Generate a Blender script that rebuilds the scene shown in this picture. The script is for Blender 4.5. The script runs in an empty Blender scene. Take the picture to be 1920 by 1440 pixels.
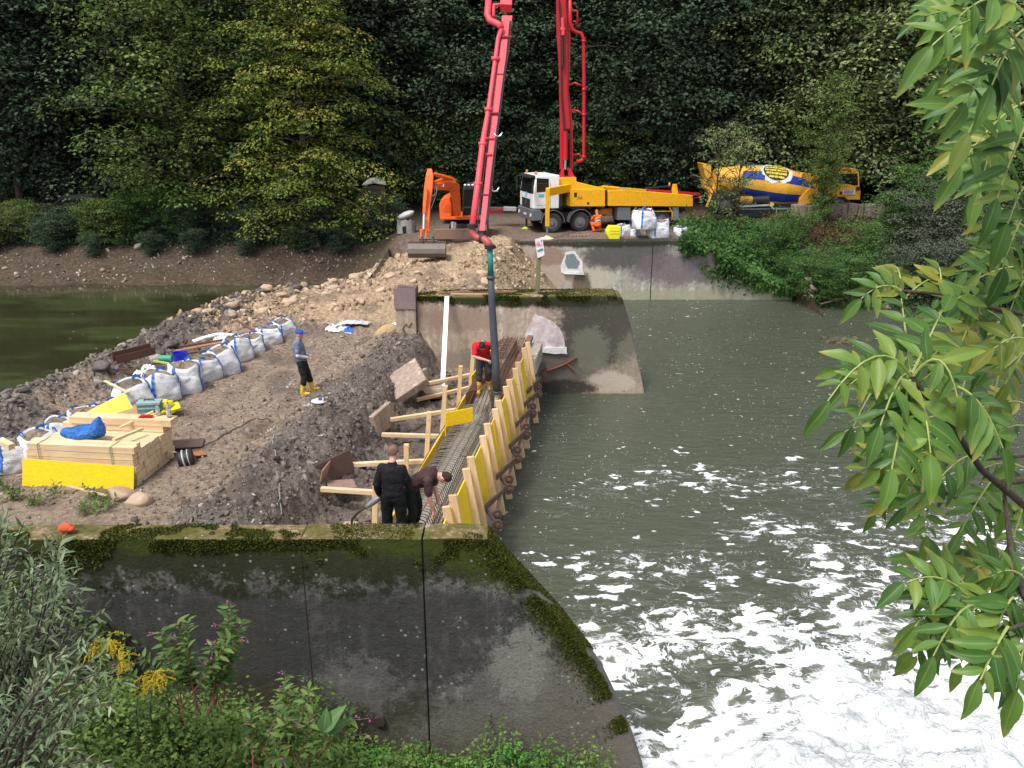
import bpy, math, random
import numpy as np
from mathutils import Vector, Matrix, Euler
S = bpy.context.scene
COL = S.collection
rad = math.radians
random.seed(7)
RNG = np.random.default_rng(11)

# ------------------------------------------------------------------ camera
CAM_H = 8.2
PITCH = rad(18.0)
FPX = 1560.0                      # focal length in pixels of a 1920 wide frame
cam_d = bpy.data.cameras.new('camera')
cam_d.sensor_width = 36.0
cam_d.lens = 36.0 * FPX / 1920.0
cam_d.clip_start = 0.05
cam_d.clip_end = 600.0
cam = bpy.data.objects.new('camera', cam_d)
COL.objects.link(cam)
cam.location = (0, 0, CAM_H)
cam.rotation_euler = (rad(90) - PITCH, 0, 0)
S.camera = cam

# ------------------------------------------------------------------ light
SUN_EL, SUN_AZ = rad(60), rad(222)      # azimuth clockwise from +Y : behind the viewer, a little to the left
W = bpy.data.worlds.new('World')
S.world = W
W.use_nodes = True
wn = W.node_tree
for n in list(wn.nodes): wn.nodes.remove(n)
sky = wn.nodes.new('ShaderNodeTexSky')
sky.sky_type = 'NISHITA'
sky.sun_disc = False
sky.sun_elevation = SUN_EL
sky.sun_rotation = SUN_AZ
sky.dust_density = 3.0
hs = wn.nodes.new('ShaderNodeHueSaturation')
hs.inputs['Saturation'].default_value = 0.35
bg = wn.nodes.new('ShaderNodeBackground')
bg.inputs['Strength'].default_value = 0.15
wo = wn.nodes.new('ShaderNodeOutputWorld')
wn.links.new(sky.outputs[0], hs.inputs['Color'])
wn.links.new(hs.outputs[0], bg.inputs['Color'])
wn.links.new(bg.outputs[0], wo.inputs['Surface'])
sl = bpy.data.lights.new('sun', 'SUN')
sl.energy = 1.9
sl.angle = rad(14)
sl.color = (1.0, 0.955, 0.89)
so = bpy.data.objects.new('sun', sl)
COL.objects.link(so)
sdir = Vector((math.sin(SUN_AZ) * math.cos(SUN_EL), math.cos(SUN_AZ) * math.cos(SUN_EL), math.sin(SUN_EL)))
so.rotation_euler = sdir.to_track_quat('Z', 'Y').to_euler()
so.location = sdir * 60
S.view_settings.view_transform = 'Standard'
S.view_settings.look = 'None'
S.view_settings.gamma = 1.0
S.view_settings.exposure = 0.70
S.cycles.max_bounces = 6
S.cycles.diffuse_bounces = 3
S.cycles.glossy_bounces = 3
S.cycles.transmission_bounces = 4
S.cycles.transparent_max_bounces = 6
S.cycles.use_denoising = True

# ------------------------------------------------------------------ survey helpers: turn photo measurements into world points
def ray(x, y):
    u = (x - 960) / FPX; v = (y - 720) / FPX
    return u, math.cos(PITCH) - v * math.sin(PITCH), -(math.sin(PITCH) + v * math.cos(PITCH))
def PZ(x, y, z):
    u, F, d = ray(x, y); t = (z - CAM_H) / d
    return Vector((u * t, F * t, z))
def PY(x, y, Y):
    u, F, d = ray(x, y); t = Y / F
    return Vector((u * t, Y, CAM_H + d * t))

# ------------------------------------------------------------------ object helpers
def empty(name, loc, label=None, cat=None, group=None, rz=0, kind=None, scale=1.0):
    o = bpy.data.objects.new(name, None)
    COL.objects.link(o)
    o.location = loc; o.rotation_euler = (0, 0, rz); o.scale = (scale,) * 3
    o.empty_display_size = 0.2
    return tag(o, label, cat, group, kind)
def tag(o, label=None, cat=None, group=None, kind=None):
    if label: o['label'] = label
    if cat: o['category'] = cat
    if group: o['group'] = group
    if kind: o['kind'] = kind
    return o
def copy_tree(o, parent=None):
    c = o.copy(); COL.objects.link(c); c.parent = parent
    for ch in o.children: copy_tree(ch, c)
    return c

class MB:
    def __init__(s): s.v = []; s.f = []; s.m = []; s.mi = 0
    def add(s, vs, fs):
        b = len(s.v); s.v += [tuple(v) for v in vs]
        s.f += [tuple(b + i for i in f) for f in fs]; s.m += [s.mi] * len(fs)
        return s
    def box(s, c, d, R=None):
        c = Vector(c); hx, hy, hz = d[0] / 2, d[1] / 2, d[2] / 2
        vs = [Vector((x, y, z)) for x in (-hx, hx) for y in (-hy, hy) for z in (-hz, hz)]
        if R is not None: vs = [R @ v for v in vs]
        return s.add([c + v for v in vs], [(0, 1, 3, 2), (4, 6, 7, 5), (0, 4, 5, 1), (2, 3, 7, 6), (0, 2, 6, 4), (1, 5, 7, 3)])
    def beam(s, p, q, w, h, up=(0, 0, 1)):
        p, q = Vector(p), Vector(q); d = (q - p)
        L = d.length; d = d / L; up = Vector(up)
        if abs(d.dot(up)) > 0.98: up = Vector((0, 1, 0))
        y = up.cross(d).normalized(); z = d.cross(y)
        R = Matrix((d, y, z)).transposed()
        return s.box((p + q) / 2, (L, w, h), R)
    def tube(s, pts, r, n=8, caps=True):
        pts = [Vector(p) for p in pts]; k = len(pts)
        rs = list(r) if hasattr(r, '__len__') else [r] * k
        b = len(s.v); ref = None; vs = []
        for i, p in enumerate(pts):
            t = (pts[min(i + 1, k - 1)] - pts[max(i - 1, 0)])
            if t.length < 1e-9: t = Vector((0, 0, 1))
            t.normalize()
            if ref is None:
                ref = Vector((0, 0, 1)) if abs(t.z) < 0.9 else Vector((1, 0, 0))
            a = ref - t * ref.dot(t)
            if a.length < 1e-4: a = t.orthogonal()
            a.normalize(); ref = a; c = t.cross(a)
            for j in range(n):
                th = 2 * math.pi * j / n
                vs.append(p + (a * math.cos(th) + c * math.sin(th)) * rs[i])
        fs = []
        for i in range(k - 1):
            for j in range(n):
                j2 = (j + 1) % n
                fs.append((i * n + j, i * n + j2, (i + 1) * n + j2, (i + 1) * n + j))
        if caps:
            fs.append(tuple(range(n))[::-1]); fs.append(tuple((k - 1) * n + j for j in range(n)))
        return s.add(vs, fs)
    def lathe(s, prof, n=24, M=None, caps=True):       # prof of (radius, height) about local z
        vs = []; fs = []
        for (r, z) in prof:
            for j in range(n):
                th = 2 * math.pi * j / n; v = Vector((r * math.cos(th), r * math.sin(th), z))
                vs.append(M @ v if M is not None else v)
        for i in range(len(prof) - 1):
            for j in range(n):
                j2 = (j + 1) % n
                fs.append((i * n + j, i * n + j2, (i + 1) * n + j2, (i + 1) * n + j))
        if caps:
            fs.append(tuple(range(n))[::-1]); fs.append(tuple((len(prof) - 1) * n + j for j in range(n)))
        return s.add(vs, fs)
    def prism(s, poly, y0, y1):                        # polygon in x,z pushed along y
        n = len(poly)
        vs = [(x, y0, z) for x, z in poly] + [(x, y1, z) for x, z in poly]
        fs = [tuple(range(n)), tuple(range(n, 2 * n))[::-1]] + [(i, i + n, (i + 1) % n + n, (i + 1) % n) for i in range(n)]
        return s.add(vs, fs)
    def prism_z(s, poly, z0, z1):
        n = len(poly)
        vs = [(x, y, z0) for x, y in poly] + [(x, y, z1) for x, y in poly]
        fs = [tuple(range(n))[::-1], tuple(range(n, 2 * n))] + [(i, (i + 1) % n, (i + 1) % n + n, i + n) for i in range(n)]
        return s.add(vs, fs)
    def ell(s, c, r, n=10, m=7, R=None):
        c = Vector(c); vs = []; fs = []
        r = r if hasattr(r, '__len__') else (r, r, r)
        for i in range(m + 1):
            ph = math.pi * i / m
            for j in range(n):
                th = 2 * math.pi * j / n
                v = Vector((r[0] * math.sin(ph) * math.cos(th), r[1] * math.sin(ph) * math.sin(th), r[2] * math.cos(ph)))
                vs.append(c + (R @ v if R is not None else v))
        for i in range(m):
            for j in range(n):
                j2 = (j + 1) % n
                fs.append((i * n + j, (i + 1) * n + j, (i + 1) * n + j2, i * n + j2))
        return s.add(vs, fs)
    def build(s, name, mat, parent=None, world=False, bevel=0, smooth=False, merge=False, seg=2):
        me = bpy.data.meshes.new(name)
        vs = s.v
        if parent is not None and world:
            inv = parent_inv(parent); vs = [tuple(inv @ Vector(v)) for v in vs]
        me.from_pydata(vs, [], s.f)
        mats = mat if isinstance(mat, (list, tuple)) else [mat]
        for m in mats: me.materials.append(m)
        if len(mats) > 1: me.polygons.foreach_set('material_index', s.m)
        if smooth: me.polygons.foreach_set('use_smooth', [True] * len(s.f))
        me.update(); me.validate()
        fixn(me, merge)
        o = bpy.data.objects.new(name, me)
        COL.objects.link(o)
        if parent is not None: o.parent = parent
        if bevel:
            b = o.modifiers.new('bevel', 'BEVEL'); b.width = bevel; b.segments = seg; b.limit_method = 'ANGLE'; b.angle_limit = rad(40)
        return o
import bmesh
def fixn(me, merge):
    bm = bmesh.new(); bm.from_mesh(me)
    if merge: bmesh.ops.remove_doubles(bm, verts=bm.verts, dist=1e-4)
    bmesh.ops.recalc_face_normals(bm, faces=bm.faces)
    bm.to_mesh(me); bm.free()
def parent_inv(p):
    M = Matrix.LocRotScale(p.location, p.rotation_euler, p.scale)
    q = p.parent
    while q is not None:
        M = Matrix.LocRotScale(q.location, q.rotation_euler, q.scale) @ M; q = q.parent
    return M.inverted()

# numpy mesh builders ------------------------------------------------------
def np_mesh(name, V, F, mat, parent=None, attrs=None, smooth=False, matidx=None):
    me = bpy.data.meshes.new(name)
    V = np.ascontiguousarray(V, dtype=np.float32); F = np.ascontiguousarray(F, dtype=np.int32)
    k = F.shape[1]
    me.vertices.add(len(V)); me.vertices.foreach_set('co', V.ravel())
    me.loops.add(F.size); me.loops.foreach_set('vertex_index', F.ravel())
    me.polygons.add(len(F))
    me.polygons.foreach_set('loop_start', np.arange(0, F.size, k, dtype=np.int32))
    mats = mat if isinstance(mat, (list, tuple)) else [mat]
    for m in mats: me.materials.append(m)
    if matidx is not None: me.polygons.foreach_set('material_index', matidx.astype(np.int32))
    me.update(calc_edges=True)
    if smooth: me.polygons.foreach_set('use_smooth', np.ones(len(F), dtype=bool))
    for an, av in (attrs or {}).items():
        a = me.attributes.new(an, 'FLOAT', 'POINT'); a.data.foreach_set('value', np.ascontiguousarray(av, dtype=np.float32))
    o = bpy.data.objects.new(name, me); COL.objects.link(o)
    if parent is not None: o.parent = parent
    return o
def inst(bv, bf, R, T, rnd=None):
    """bv (k,3) bf (m,q) R (N,3,3) T (N,3) -> V,F,rnd per vertex"""
    N = len(T); k = len(bv)
    V = np.einsum('nij,kj->nki', R, bv) + T[:, None, :]
    F = bf[None] + (np.arange(N) * k)[:, None, None]
    r = np.repeat(rnd if rnd is not None else np.random.rand(N), k)
    return V.reshape(-1, 3), F.reshape(-1, bf.shape[1]), r
def frames(fwd, nrm):
    """columns: fwd, side, normal"""
    fwd = fwd / np.linalg.norm(fwd, axis=1, keepdims=True)
    side = np.cross(nrm, fwd); side /= (np.linalg.norm(side, axis=1, keepdims=True) + 1e-9)
    n = np.cross(fwd, side)
    return np.stack([fwd, side, n], axis=2)
def randrot(N, g=RNG):
    q = g.normal(size=(N, 4)); q /= np.linalg.norm(q, axis=1, keepdims=True)
    w, x, y, z = q.T
    return np.stack([np.stack([1 - 2 * (y * y + z * z), 2 * (x * y - z * w), 2 * (x * z + y * w)], 1),
                     np.stack([2 * (x * y + z * w), 1 - 2 * (x * x + z * z), 2 * (y * z - x * w)], 1),
                     np.stack([2 * (x * z - y * w), 2 * (y * z + x * w), 1 - 2 * (x * x + y * y)], 1)], 1)
_tab = np.random.default_rng(5).random((256, 256))
def vnoise(x, y):
    xi = np.floor(x).astype(int); yi = np.floor(y).astype(int); fx = x - xi; fy = y - yi
    fx = fx * fx * (3 - 2 * fx); fy = fy * fy * (3 - 2 * fy)
    g = lambda a, b: _tab[a % 256, b % 256]
    return (g(xi, yi) * (1 - fx) + g(xi + 1, yi) * fx) * (1 - fy) + (g(xi, yi + 1) * (1 - fx) + g(xi + 1, yi + 1) * fx) * fy
def fbm(x, y, o=5, gain=0.5):
    a = 0; s = 1; t = 0
    for i in range(o):
        a = a + s * vnoise(x * 2 ** i + 17 * i, y * 2 ** i + 31 * i); t += s; s *= gain
    return a / t
def sstep(a, b, x):
    t = np.clip((x - a) / (b - a), 0, 1); return t * t * (3 - 2 * t)
def grid_mesh(name, X, Y, Z, mat, attrs=None, smooth=True):
    ny, nx = X.shape
    V = np.stack([X.ravel(), Y.ravel(), Z.ravel()], 1)
    i = np.arange(ny - 1)[:, None] * nx + np.arange(nx - 1)[None]
    F = np.stack([i, i + 1, i + nx + 1, i + nx], -1).reshape(-1, 4)
    return np_mesh(name, V, F, mat, None, attrs, smooth)

# ------------------------------------------------------------------ material helpers
class NT:
    def __init__(s, name):
        s.mat = bpy.data.materials.new(name); s.mat.use_nodes = True
        s.t = s.mat.node_tree; s.b = s.t.nodes['Principled BSDF']
        s._pos = None
    def n(s, t, **kw):
        nd = s.t.nodes.new(t)
        for k, v in kw.items(): setattr(nd, k, v)
        return nd
    def put(s, sock, v):
        if hasattr(v, 'links') or isinstance(v, bpy.types.NodeSocket): s.t.links.new(v, sock)
        elif isinstance(v, (tuple, list)) and len(v) == 3 and sock.type == 'RGBA': sock.default_value = (*v, 1)
        else: sock.default_value = v
    def pos(s):
        if s._pos is None:
            g = s.n('ShaderNodeNewGeometry'); s._geo = g; s._pos = g.outputs['Position']
        return s._pos
    def obj(s): return s.n('ShaderNodeTexCoord').outputs['Object']
    def xyz(s, v=None):
        x = s.n('ShaderNodeSeparateXYZ'); s.put(x.inputs[0], v if v is not None else s.pos()); return x.outputs
    def math(s, op, a, b=0.0, c=None, clamp=False):
        m = s.n('ShaderNodeMath', operation=op, use_clamp=clamp); s.put(m.inputs[0], a); s.put(m.inputs[1], b)
        if c is not None: s.put(m.inputs[2], c)
        return m.outputs[0]
    def noise(s, scale, detail=4, rough=0.6, vec=None, dist=0.0):
        m = s.n('ShaderNodeTexNoise'); s.put(m.inputs['Vector'], vec if vec is not None else s.pos())
        m.inputs['Scale'].default_value = scale; m.inputs['Detail'].default_value = detail
        m.inputs['Roughness'].default_value = rough; m.inputs['Distortion'].default_value = dist
        return m.outputs[0]
    def voro(s, scale, feature='F1', out=0, vec=None, rnd=1.0):
        m = s.n('ShaderNodeTexVoronoi', feature=feature); s.put(m.inputs['Vector'], vec if vec is not None else s.pos())
        m.inputs['Scale'].default_value = scale; m.inputs['Randomness'].default_value = rnd
        return m.outputs[out]
    def vmul(s, v, sc, off=(0, 0, 0)):
        m = s.n('ShaderNodeMapping'); s.put(m.inputs['Vector'], v); m.inputs['Scale'].default_value = sc; m.inputs['Location'].default_value = off
        return m.outputs[0]
    def vadd(s, a, b):
        m = s.n('ShaderNodeVectorMath', operation='ADD'); s.put(m.inputs[0], a); s.put(m.inputs[1], b); return m.outputs[0]
    def mr(s, v, a, b, c=0.0, d=1.0, smooth=True):
        m = s.n('ShaderNodeMapRange', interpolation_type='SMOOTHSTEP' if smooth else 'LINEAR')
        s.put(m.inputs[0], v); s.put(m.inputs[1], a); s.put(m.inputs[2], b); s.put(m.inputs[3], c); s.put(m.inputs[4], d)
        return m.outputs[0]
    def mix(s, f, a, b):
        m = s.n('ShaderNodeMix', data_type='RGBA'); s.put(m.inputs[0], f); s.put(m.inputs[6], a); s.put(m.inputs[7], b); return m.outputs[2]
    def ramp(s, f, stops):
        r = s.n('ShaderNodeValToRGB'); s.put(r.inputs[0], f); e = r.color_ramp.elements
        while len(e) < len(stops): e.new(0.5)
        for el, (p, c) in zip(e, stops): el.position = p; el.color = (*c, 1)
        return r.outputs[0]
    def attr(s, name):
        a = s.n('ShaderNodeAttribute'); a.attribute_name = name; return a.outputs['Fac']
    def bump(s, h, strength=0.5, dist=0.02):
        b = s.n('ShaderNodeBump'); s.put(b.inputs['Height'], h); b.inputs['Strength'].default_value = strength; b.inputs['Distance'].default_value = dist
        s.put(s.b.inputs['Normal'], b.outputs[0]); return b
    def fin(s, col, rough=0.8, metal=0.0, spec=None):
        s.put(s.b.inputs['Base Color'], col); s.put(s.b.inputs['Roughness'], rough); s.put(s.b.inputs['Metallic'], metal)
        if spec is not None: s.b.inputs['Specular IOR Level'].default_value = spec
        return s.mat
def paint(name, col, rough=0.45, metal=0.0, dirt=0.25, dcol=(0.10, 0.075, 0.05), scale=2.5, bump=0.0, spec=0.4):
    """coated surface with grime patches and slight tone change"""
    m = NT(name); o = m.obj()
    n1 = m.noise(scale, 5, 0.65, o); n2 = m.noise(scale * 9, 3, 0.6, o)
    f = m.mr(m.math('ADD', m.math('MULTIPLY', n1, 0.7), m.math('MULTIPLY', n2, 0.3)), 0.48, 0.72, 0.0, dirt)
    c2 = tuple(c * 0.82 for c in col)
    c = m.mix(m.mr(n2, 0.35, 0.65), col, c2)
    c = m.mix(f, c, dcol)
    if bump: m.bump(n2, bump, 0.01)
    return m.fin(c, rough, metal, spec)
def wood(name, col, dark, scale=1.0, rough=0.7, ax=0):
    m = NT(name); o = m.obj()
    sc = [14.0, 14.0, 14.0]; sc[ax] = 0.9
    v = m.vmul(o, tuple(x * scale for x in sc))
    n = m.noise(1.0, 5, 0.6, v, 0.6); k = m.noise(0.8, 3, 0.5, o)
    kn = m.mr(m.voro(2.2, vec=m.vmul(o, (1, 3, 3))), 0.05, 0.13, 1.0, 0.0)
    c = m.mix(m.mr(n, 0.35, 0.7), col, dark)
    c = m.mix(m.mr(k, 0.35, 0.7, 0, 0.35), c, tuple(x * 0.75 for x in dark))
    c = m.mix(m.math('MULTIPLY', kn, 0.6), c, tuple(x * 0.35 for x in dark))
    oi = m.n('ShaderNodeObjectInfo').outputs['Random']
    c = m.mix(m.math('MULTIPLY', oi, 0.45), c, tuple(x * .82 for x in dark))
    sm = m.math('ADD', m.math('MULTIPLY', m.noise(2.3, 5, .7), .6), m.math('MULTIPLY', m.noise(11, 3, .7), .4))
    c = m.mix(m.mr(sm, .54, .66, 0, .5), c, (.34, .29, .23))
    m.bump(n, 0.25, 0.004)
    return m.fin(c, rough, 0, 0.25)
# ================================================================== SETTING
def lerp_tab(x, tab):
    xs, ys = zip(*tab); return np.interp(x, xs, ys)
XL_TAB = [(7, -14.5), (13, -13.6), (19.8, -12.9), (22.4, -12.3), (24.5, -11.9), (27, -11.5), (29.3, -11.2), (30.7, -10.6), (31.6, -9.6), (32.4, -8.3), (34.5, -7.2), (37.5, -6.3), (41, -5.6)]
def form_x(Y): return -1.04 + 0.1455 * (Y - 12.13)        # outer edge of the new weir crest
def far_h(X, Y, fine=True):
    left = lerp_tab(Y, [(34, -1.2), (38.2, .55), (39.5, .95), (41.3, 1.8), (43.5, 2.7), (47.5, 2.9), (52, 5.2), (95, 38)])
    mid = lerp_tab(Y, [(38.1, 2.68), (48.5, 2.9), (53, 5.6), (95, 39)])
    right = lerp_tab(Y, [(33, -1.5), (36.2, -.1), (38.2, 1.3), (41.4, 3.1), (44.5, 3.25), (48.0, 3.4), (53, 6.5), (95, 39)])
    wl = sstep(-7.5, -5.0, X); wr = sstep(8.2, 10.5, X)
    h = left * (1 - wl) + mid * wl
    wr = np.where(Y < 41, sstep(12.9, 13.3, X), wr)
    h = h * (1 - wr) + right * wr
    zt = np.interp(X, [8.2, 9.6, 10.9, 13], [2.70, 2.05, 1.35, .4])
    t_ = np.clip((Y - 38.3) / 3.1, 0, 1); hb_ = zt * (1 - t_) + 3.1 * t_
    h = np.where((X > 8.2) & (X <= 13.1) & (Y < 41.4), np.where(Y < 38.1, -2.5, hb_), h)
    if fine:
        am = np.where((X > -7) & (X < 9) & (Y < 48), 0.05, 0.2) + 0.5 * sstep(50, 56, Y)
        h = h + am * (fbm(X * .8, Y * .8, 5) - .5) * 2
    return h
def causeway_h(X, Y, fine=True):
    base = lerp_tab(Y, [(7, 1.35), (20, 1.33), (25, 1.42), (29, 1.75), (34, 2.3), (38, 2.68), (42, 2.75)])
    xl = lerp_tab(Y, XL_TAB); dl = X - xl
    ridge = lerp_tab(Y, [(7, .35), (28, .4), (34, .2), (40, 0)])
    h = base + ridge * np.exp(-((dl - 0.9) / 0.9) ** 2)
    h = h - 0.12 * np.exp(-((dl - 2.5) / 1.2) ** 2)
    lowk = lerp_tab(Y, [(26, 0), (29, .35), (34, .85), (38, .9), (40, .5)])
    h = h - lowk * np.exp(-(np.maximum(dl, 0) / 2.0) ** 2)
    h = np.where(dl < 0.6, h - 0.75 * np.maximum(0, 0.6 - dl) ** 1.25, h)
    # spoil heap beside the trench
    q = X - form_x(Y)
    amp = lerp_tab(Y, [(9, .15), (12, .4), (19, .42), (22, .25), (24, .1)])
    h = h + amp * np.exp(-((q + 4.1) / 0.8) ** 2) * (Y < 25)
    tr = sstep(-3.45, -2.75, q)
    hin = h * (1 - tr) + 0.78 * tr
    # soil banked against the pier face
    hin = hin + 0.55 * np.exp(-((X + 3.4) / 1.1) ** 2 - ((Y - 24.2) / 1.3) ** 2)
    hin = np.where(q > -1.0, hin - (q + 1.0) * 4, hin)
    w = sstep(24.35, 24.7, Y)
    xr = lerp_tab(Y, [(24.5, -1.6), (30, -1.2), (38, 0.0)])
    dr = X - xr
    hout = h - 0.95 * np.maximum(0, dr) ** 1.1 + 0.25 * np.exp(-((dr + 0.6) / 0.7) ** 2)
    h = hin * (1 - w) + hout * w
    if fine:
        rough = 0.42 + 0.9 * np.exp(-((q + 3.9) / 1.2) ** 2) * (Y < 24.5) + 0.9 * np.exp(-((dl - 0.9) / 1.2) ** 2) + 0.5 * (Y > 26) + .7 * (tr > 0.5) * (Y < 24.3)
        path = sstep(25.5, 20, Y) * np.exp(-((q + 6.6) / 1.5) ** 2)
        rough = rough * (1 - 0.65 * path)
        n = fbm(X * 0.9 + 5, Y * 0.9, 6, 0.6) - 0.5
        n2 = np.abs(fbm(X * 2.8, Y * 2.8 + 9, 5, 0.62) - 0.5) * 2
        n3_ = np.abs(fbm(X * 7.0 + 3, Y * 7.0, 4, 0.6) - 0.5) * 2
        h = h + rough * (0.30 * n + 0.20 * (n2 - 0.25) - 0.11 * (n3_ - .2))
        rut = np.exp(-((np.abs(q + 6.4 + 0.3 * np.sin(Y * .3)) - 0.75) / 0.22) ** 2) * (Y < 26)
        h = h - 0.09 * rut
    wb = sstep(38.0, 39.8, Y)
    return h * (1 - wb) + (far_h(X, Y, False) - .12) * wb
xs = np.linspace(-15.5, 3.6, 520); ys = np.linspace(8.6, 41.5, 860)
X, Y = np.meshgrid(xs, ys)
H = causeway_h(X, Y)
q = X - form_x(Y); dl = X - lerp_tab(Y, XL_TAB)
sand = sstep(24, 31, Y + 2.5 * (fbm(X * .5, Y * .5, 3) - .5) * 2)
dark = np.clip(np.exp(-((q + 3.2) / 1.7) ** 2) * sstep(25, 22.5, Y) * 1.15 + 0.85 * np.exp(-((dl - 0.5) / 1.7) ** 2) * sstep(33, 29, Y), 0, 1)
dark = np.clip(dark + 1.6 * (fbm(X * .7 + 50, Y * .7, 4) - .5) * (1 - sand * .8), 0, 1)

m = NT('earth')
n1 = m.noise(1.3, 6, 0.65); n2 = m.noise(9, 5, 0.7); n3 = m.noise(45, 3, 0.6)
v1 = m.voro(26); v2 = m.voro(26, out=1)
brown = m.ramp(n2, [(0.3, (.12, .085, .062)), (0.5, (.235, .18, .135)), (0.72, (.36, .285, .22))])
clay = m.ramp(n2, [(0.3, (.062, .051, .044)), (0.5, (.140, .117, .101)), (0.75, (.25, .215, .185))])
sandc = m.ramp(n2, [(0.3, (.2, .14, .09)), (0.5, (.36, .26, .17)), (0.72, (.52, .4, .28))])
c = m.mix(m.mr(m.math('ADD', m.attr('sand'), m.math('MULTIPLY', m.math('SUBTRACT', n1, 0.5), 0.8)), 0.3, 0.7), brown, sandc)
c = m.mix(m.mr(m.math('ADD', m.attr('dark'), m.math('MULTIPLY', m.math('SUBTRACT', n1, 0.5), 0.9)), 0.3, 0.62), c, clay)
peb = m.mr(v1, 0.10, 0.22, 1, 0)
sel = m.mr(m.xyz(v2)[0], 0.80, 0.84, 0, 1)
c = m.mix(m.math('MULTIPLY', peb, sel), c, (.45, .41, .36))
damp = m.mr(m.noise(0.7, 3, 0.5), 0.5, 0.62, 0, 1)
c = m.mix(m.math('MULTIPLY', damp, 0.5), c, (.07, .055, .045))
hh = m.math('ADD', m.math('MULTIPLY', n2, 1.0), m.math('MULTIPLY', n3, 0.35))
m.bump(hh, 0.9, 0.06)
EARTH = m.fin(c, m.mr(damp, 0, 1, 0.95, 0.6), 0, 0.25)
tag(grid_mesh('causeway', X, Y, H, EARTH, {'sand': sand.ravel(), 'dark': dark.ravel()}), kind='structure')

# ---- far bank with the yard and the wooded hillside
xs = np.concatenate([np.linspace(-60, -26, 30), np.linspace(-25.5, 26, 330), np.linspace(27, 60, 30)])
ys = np.concatenate([np.linspace(33, 50, 170), np.linspace(50.5, 96, 60)])
X, Y = np.meshgrid(xs, ys)
Hh = far_h(X, Y)
Hh = np.where((X > -5.6) & (X < 10.2) & (Y < 38.05), -2.5, Hh)      # the quay wall stands here
mud = sstep(42.4, 41.2, Y) * sstep(-4, -6.5, X)
m = NT('bank_soil')
n1 = m.noise(0.8, 6, 0.65); n2 = m.noise(6, 5, 0.7)
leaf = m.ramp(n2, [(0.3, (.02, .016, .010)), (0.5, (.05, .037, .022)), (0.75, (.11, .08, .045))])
yard = m.ramp(n2, [(0.3, (.09, .065, .05)), (0.5, (.16, .12, .092)), (0.75, (.26, .2, .155))])
mudc = m.ramp(n2, [(0.3, (.035, .025, .018)), (0.5, (.072, .053, .038)), (0.75, (.13, .10, .072))])
p = m.xyz()
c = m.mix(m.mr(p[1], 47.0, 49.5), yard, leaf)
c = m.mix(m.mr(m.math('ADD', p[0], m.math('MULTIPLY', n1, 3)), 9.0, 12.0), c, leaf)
c = m.mix(m.attr('mud'), c, mudc)
c = m.mix(m.mr(n1, 0.62, 0.74, 0, 0.6), c, (.03, .04, .015))
m.bump(n2, 0.8, 0.08)
BANK = m.fin(c, 0.95, 0, 0.2)
tag(grid_mesh('far_bank', X, Y, Hh, BANK, {'mud': mud.ravel()}), kind='structure')

# ---- near bank under the viewer
def near_h(X, Y):
    s = np.clip(-X + 1.6, 0, 30)
    h = -0.25 + 0.34 * s * sstep(9.2, 5.5, Y) + 0.13 * s
    h = h + 0.75 * np.clip(5.4 - Y, 0, 8)
    h = h - 1.6 * np.clip(X - 1.15, 0, 4)
    return np.minimum(h, 6.4) + 0.15 * (fbm(X * 1.2, Y * 1.2, 4) - .5)
xs = np.linspace(-16, 4, 120); ys = np.linspace(-6, 8.56, 100)
X, Y = np.meshgrid(xs, ys)
m = NT('near_soil')
n2 = m.noise(7, 5, 0.7)
NEARSOIL = m.fin(m.ramp(n2, [(0.3, (.02, .018, .012)), (0.55, (.045, .042, .024)), (0.8, (.075, .07, .04))]), 0.95, 0, 0.2)
tag(grid_mesh('near_bank', X, Y, near_h(X, Y), NEARSOIL), kind='structure')

# ---- river bed sheets (hidden under the water, reach the horizon)
mb = MB(); mb.add([(-250, -60, -2.6), (250, -60, -2.6), (250, 260, -2.6), (-250, 260, -2.6)], [(0, 1, 2, 3)])
tag(mb.build('ground', BANK), kind='structure')

# ---- river below the weir
FOAM_BLOBS = [  # photo position, world radius, density
    (1230, 895, 1.0, .36), (1260, 880, .5, .2), (1150, 905, .9, .3), (1330, 900, 1.3, .3), (1400, 905, 1.0, .3), (1060, 950, .8, .2), (1500, 900, 1.6, .26),
    (1440, 985, .75, .42), (1390, 1000, .6, .34), (1490, 1000, .8, .40), (1540, 1045, .6, .62), (1560, 1095, .55, .62), (1330, 1060, .8, .34),
    (1250, 1065, .7, .30), (1150, 1075, .7, .34), (1080, 1060, .6, .28), (1180, 1050, .6, .3), (1650, 1000, 1.2, .36), (1760, 1000, 1.6, .40), (1880, 1010, 1.4, .38),
    (1640, 1060, 1.0, .34), (1300, 1150, .7, .34), (1130, 1205, .45, .52), (1160, 1240, .5, .48), (1330, 1200, .7, .40), (1440, 1195, .8, .44), (1250, 1190, .6, .40),
    (1620, 1170, .8, .62), (1700, 1130, 1.2, .5), (1850, 1100, 1.5, .45)]
xs = np.concatenate([np.linspace(-1.4, 15, 310), np.linspace(15.2, 34, 120), np.linspace(35, 200, 34)])
ys = np.concatenate([np.linspace(-3, 5.8, 40), np.linspace(5.86, 22, 330), np.linspace(22.1, 41, 190)])
X, Y = np.meshgrid(xs, ys)
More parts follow.
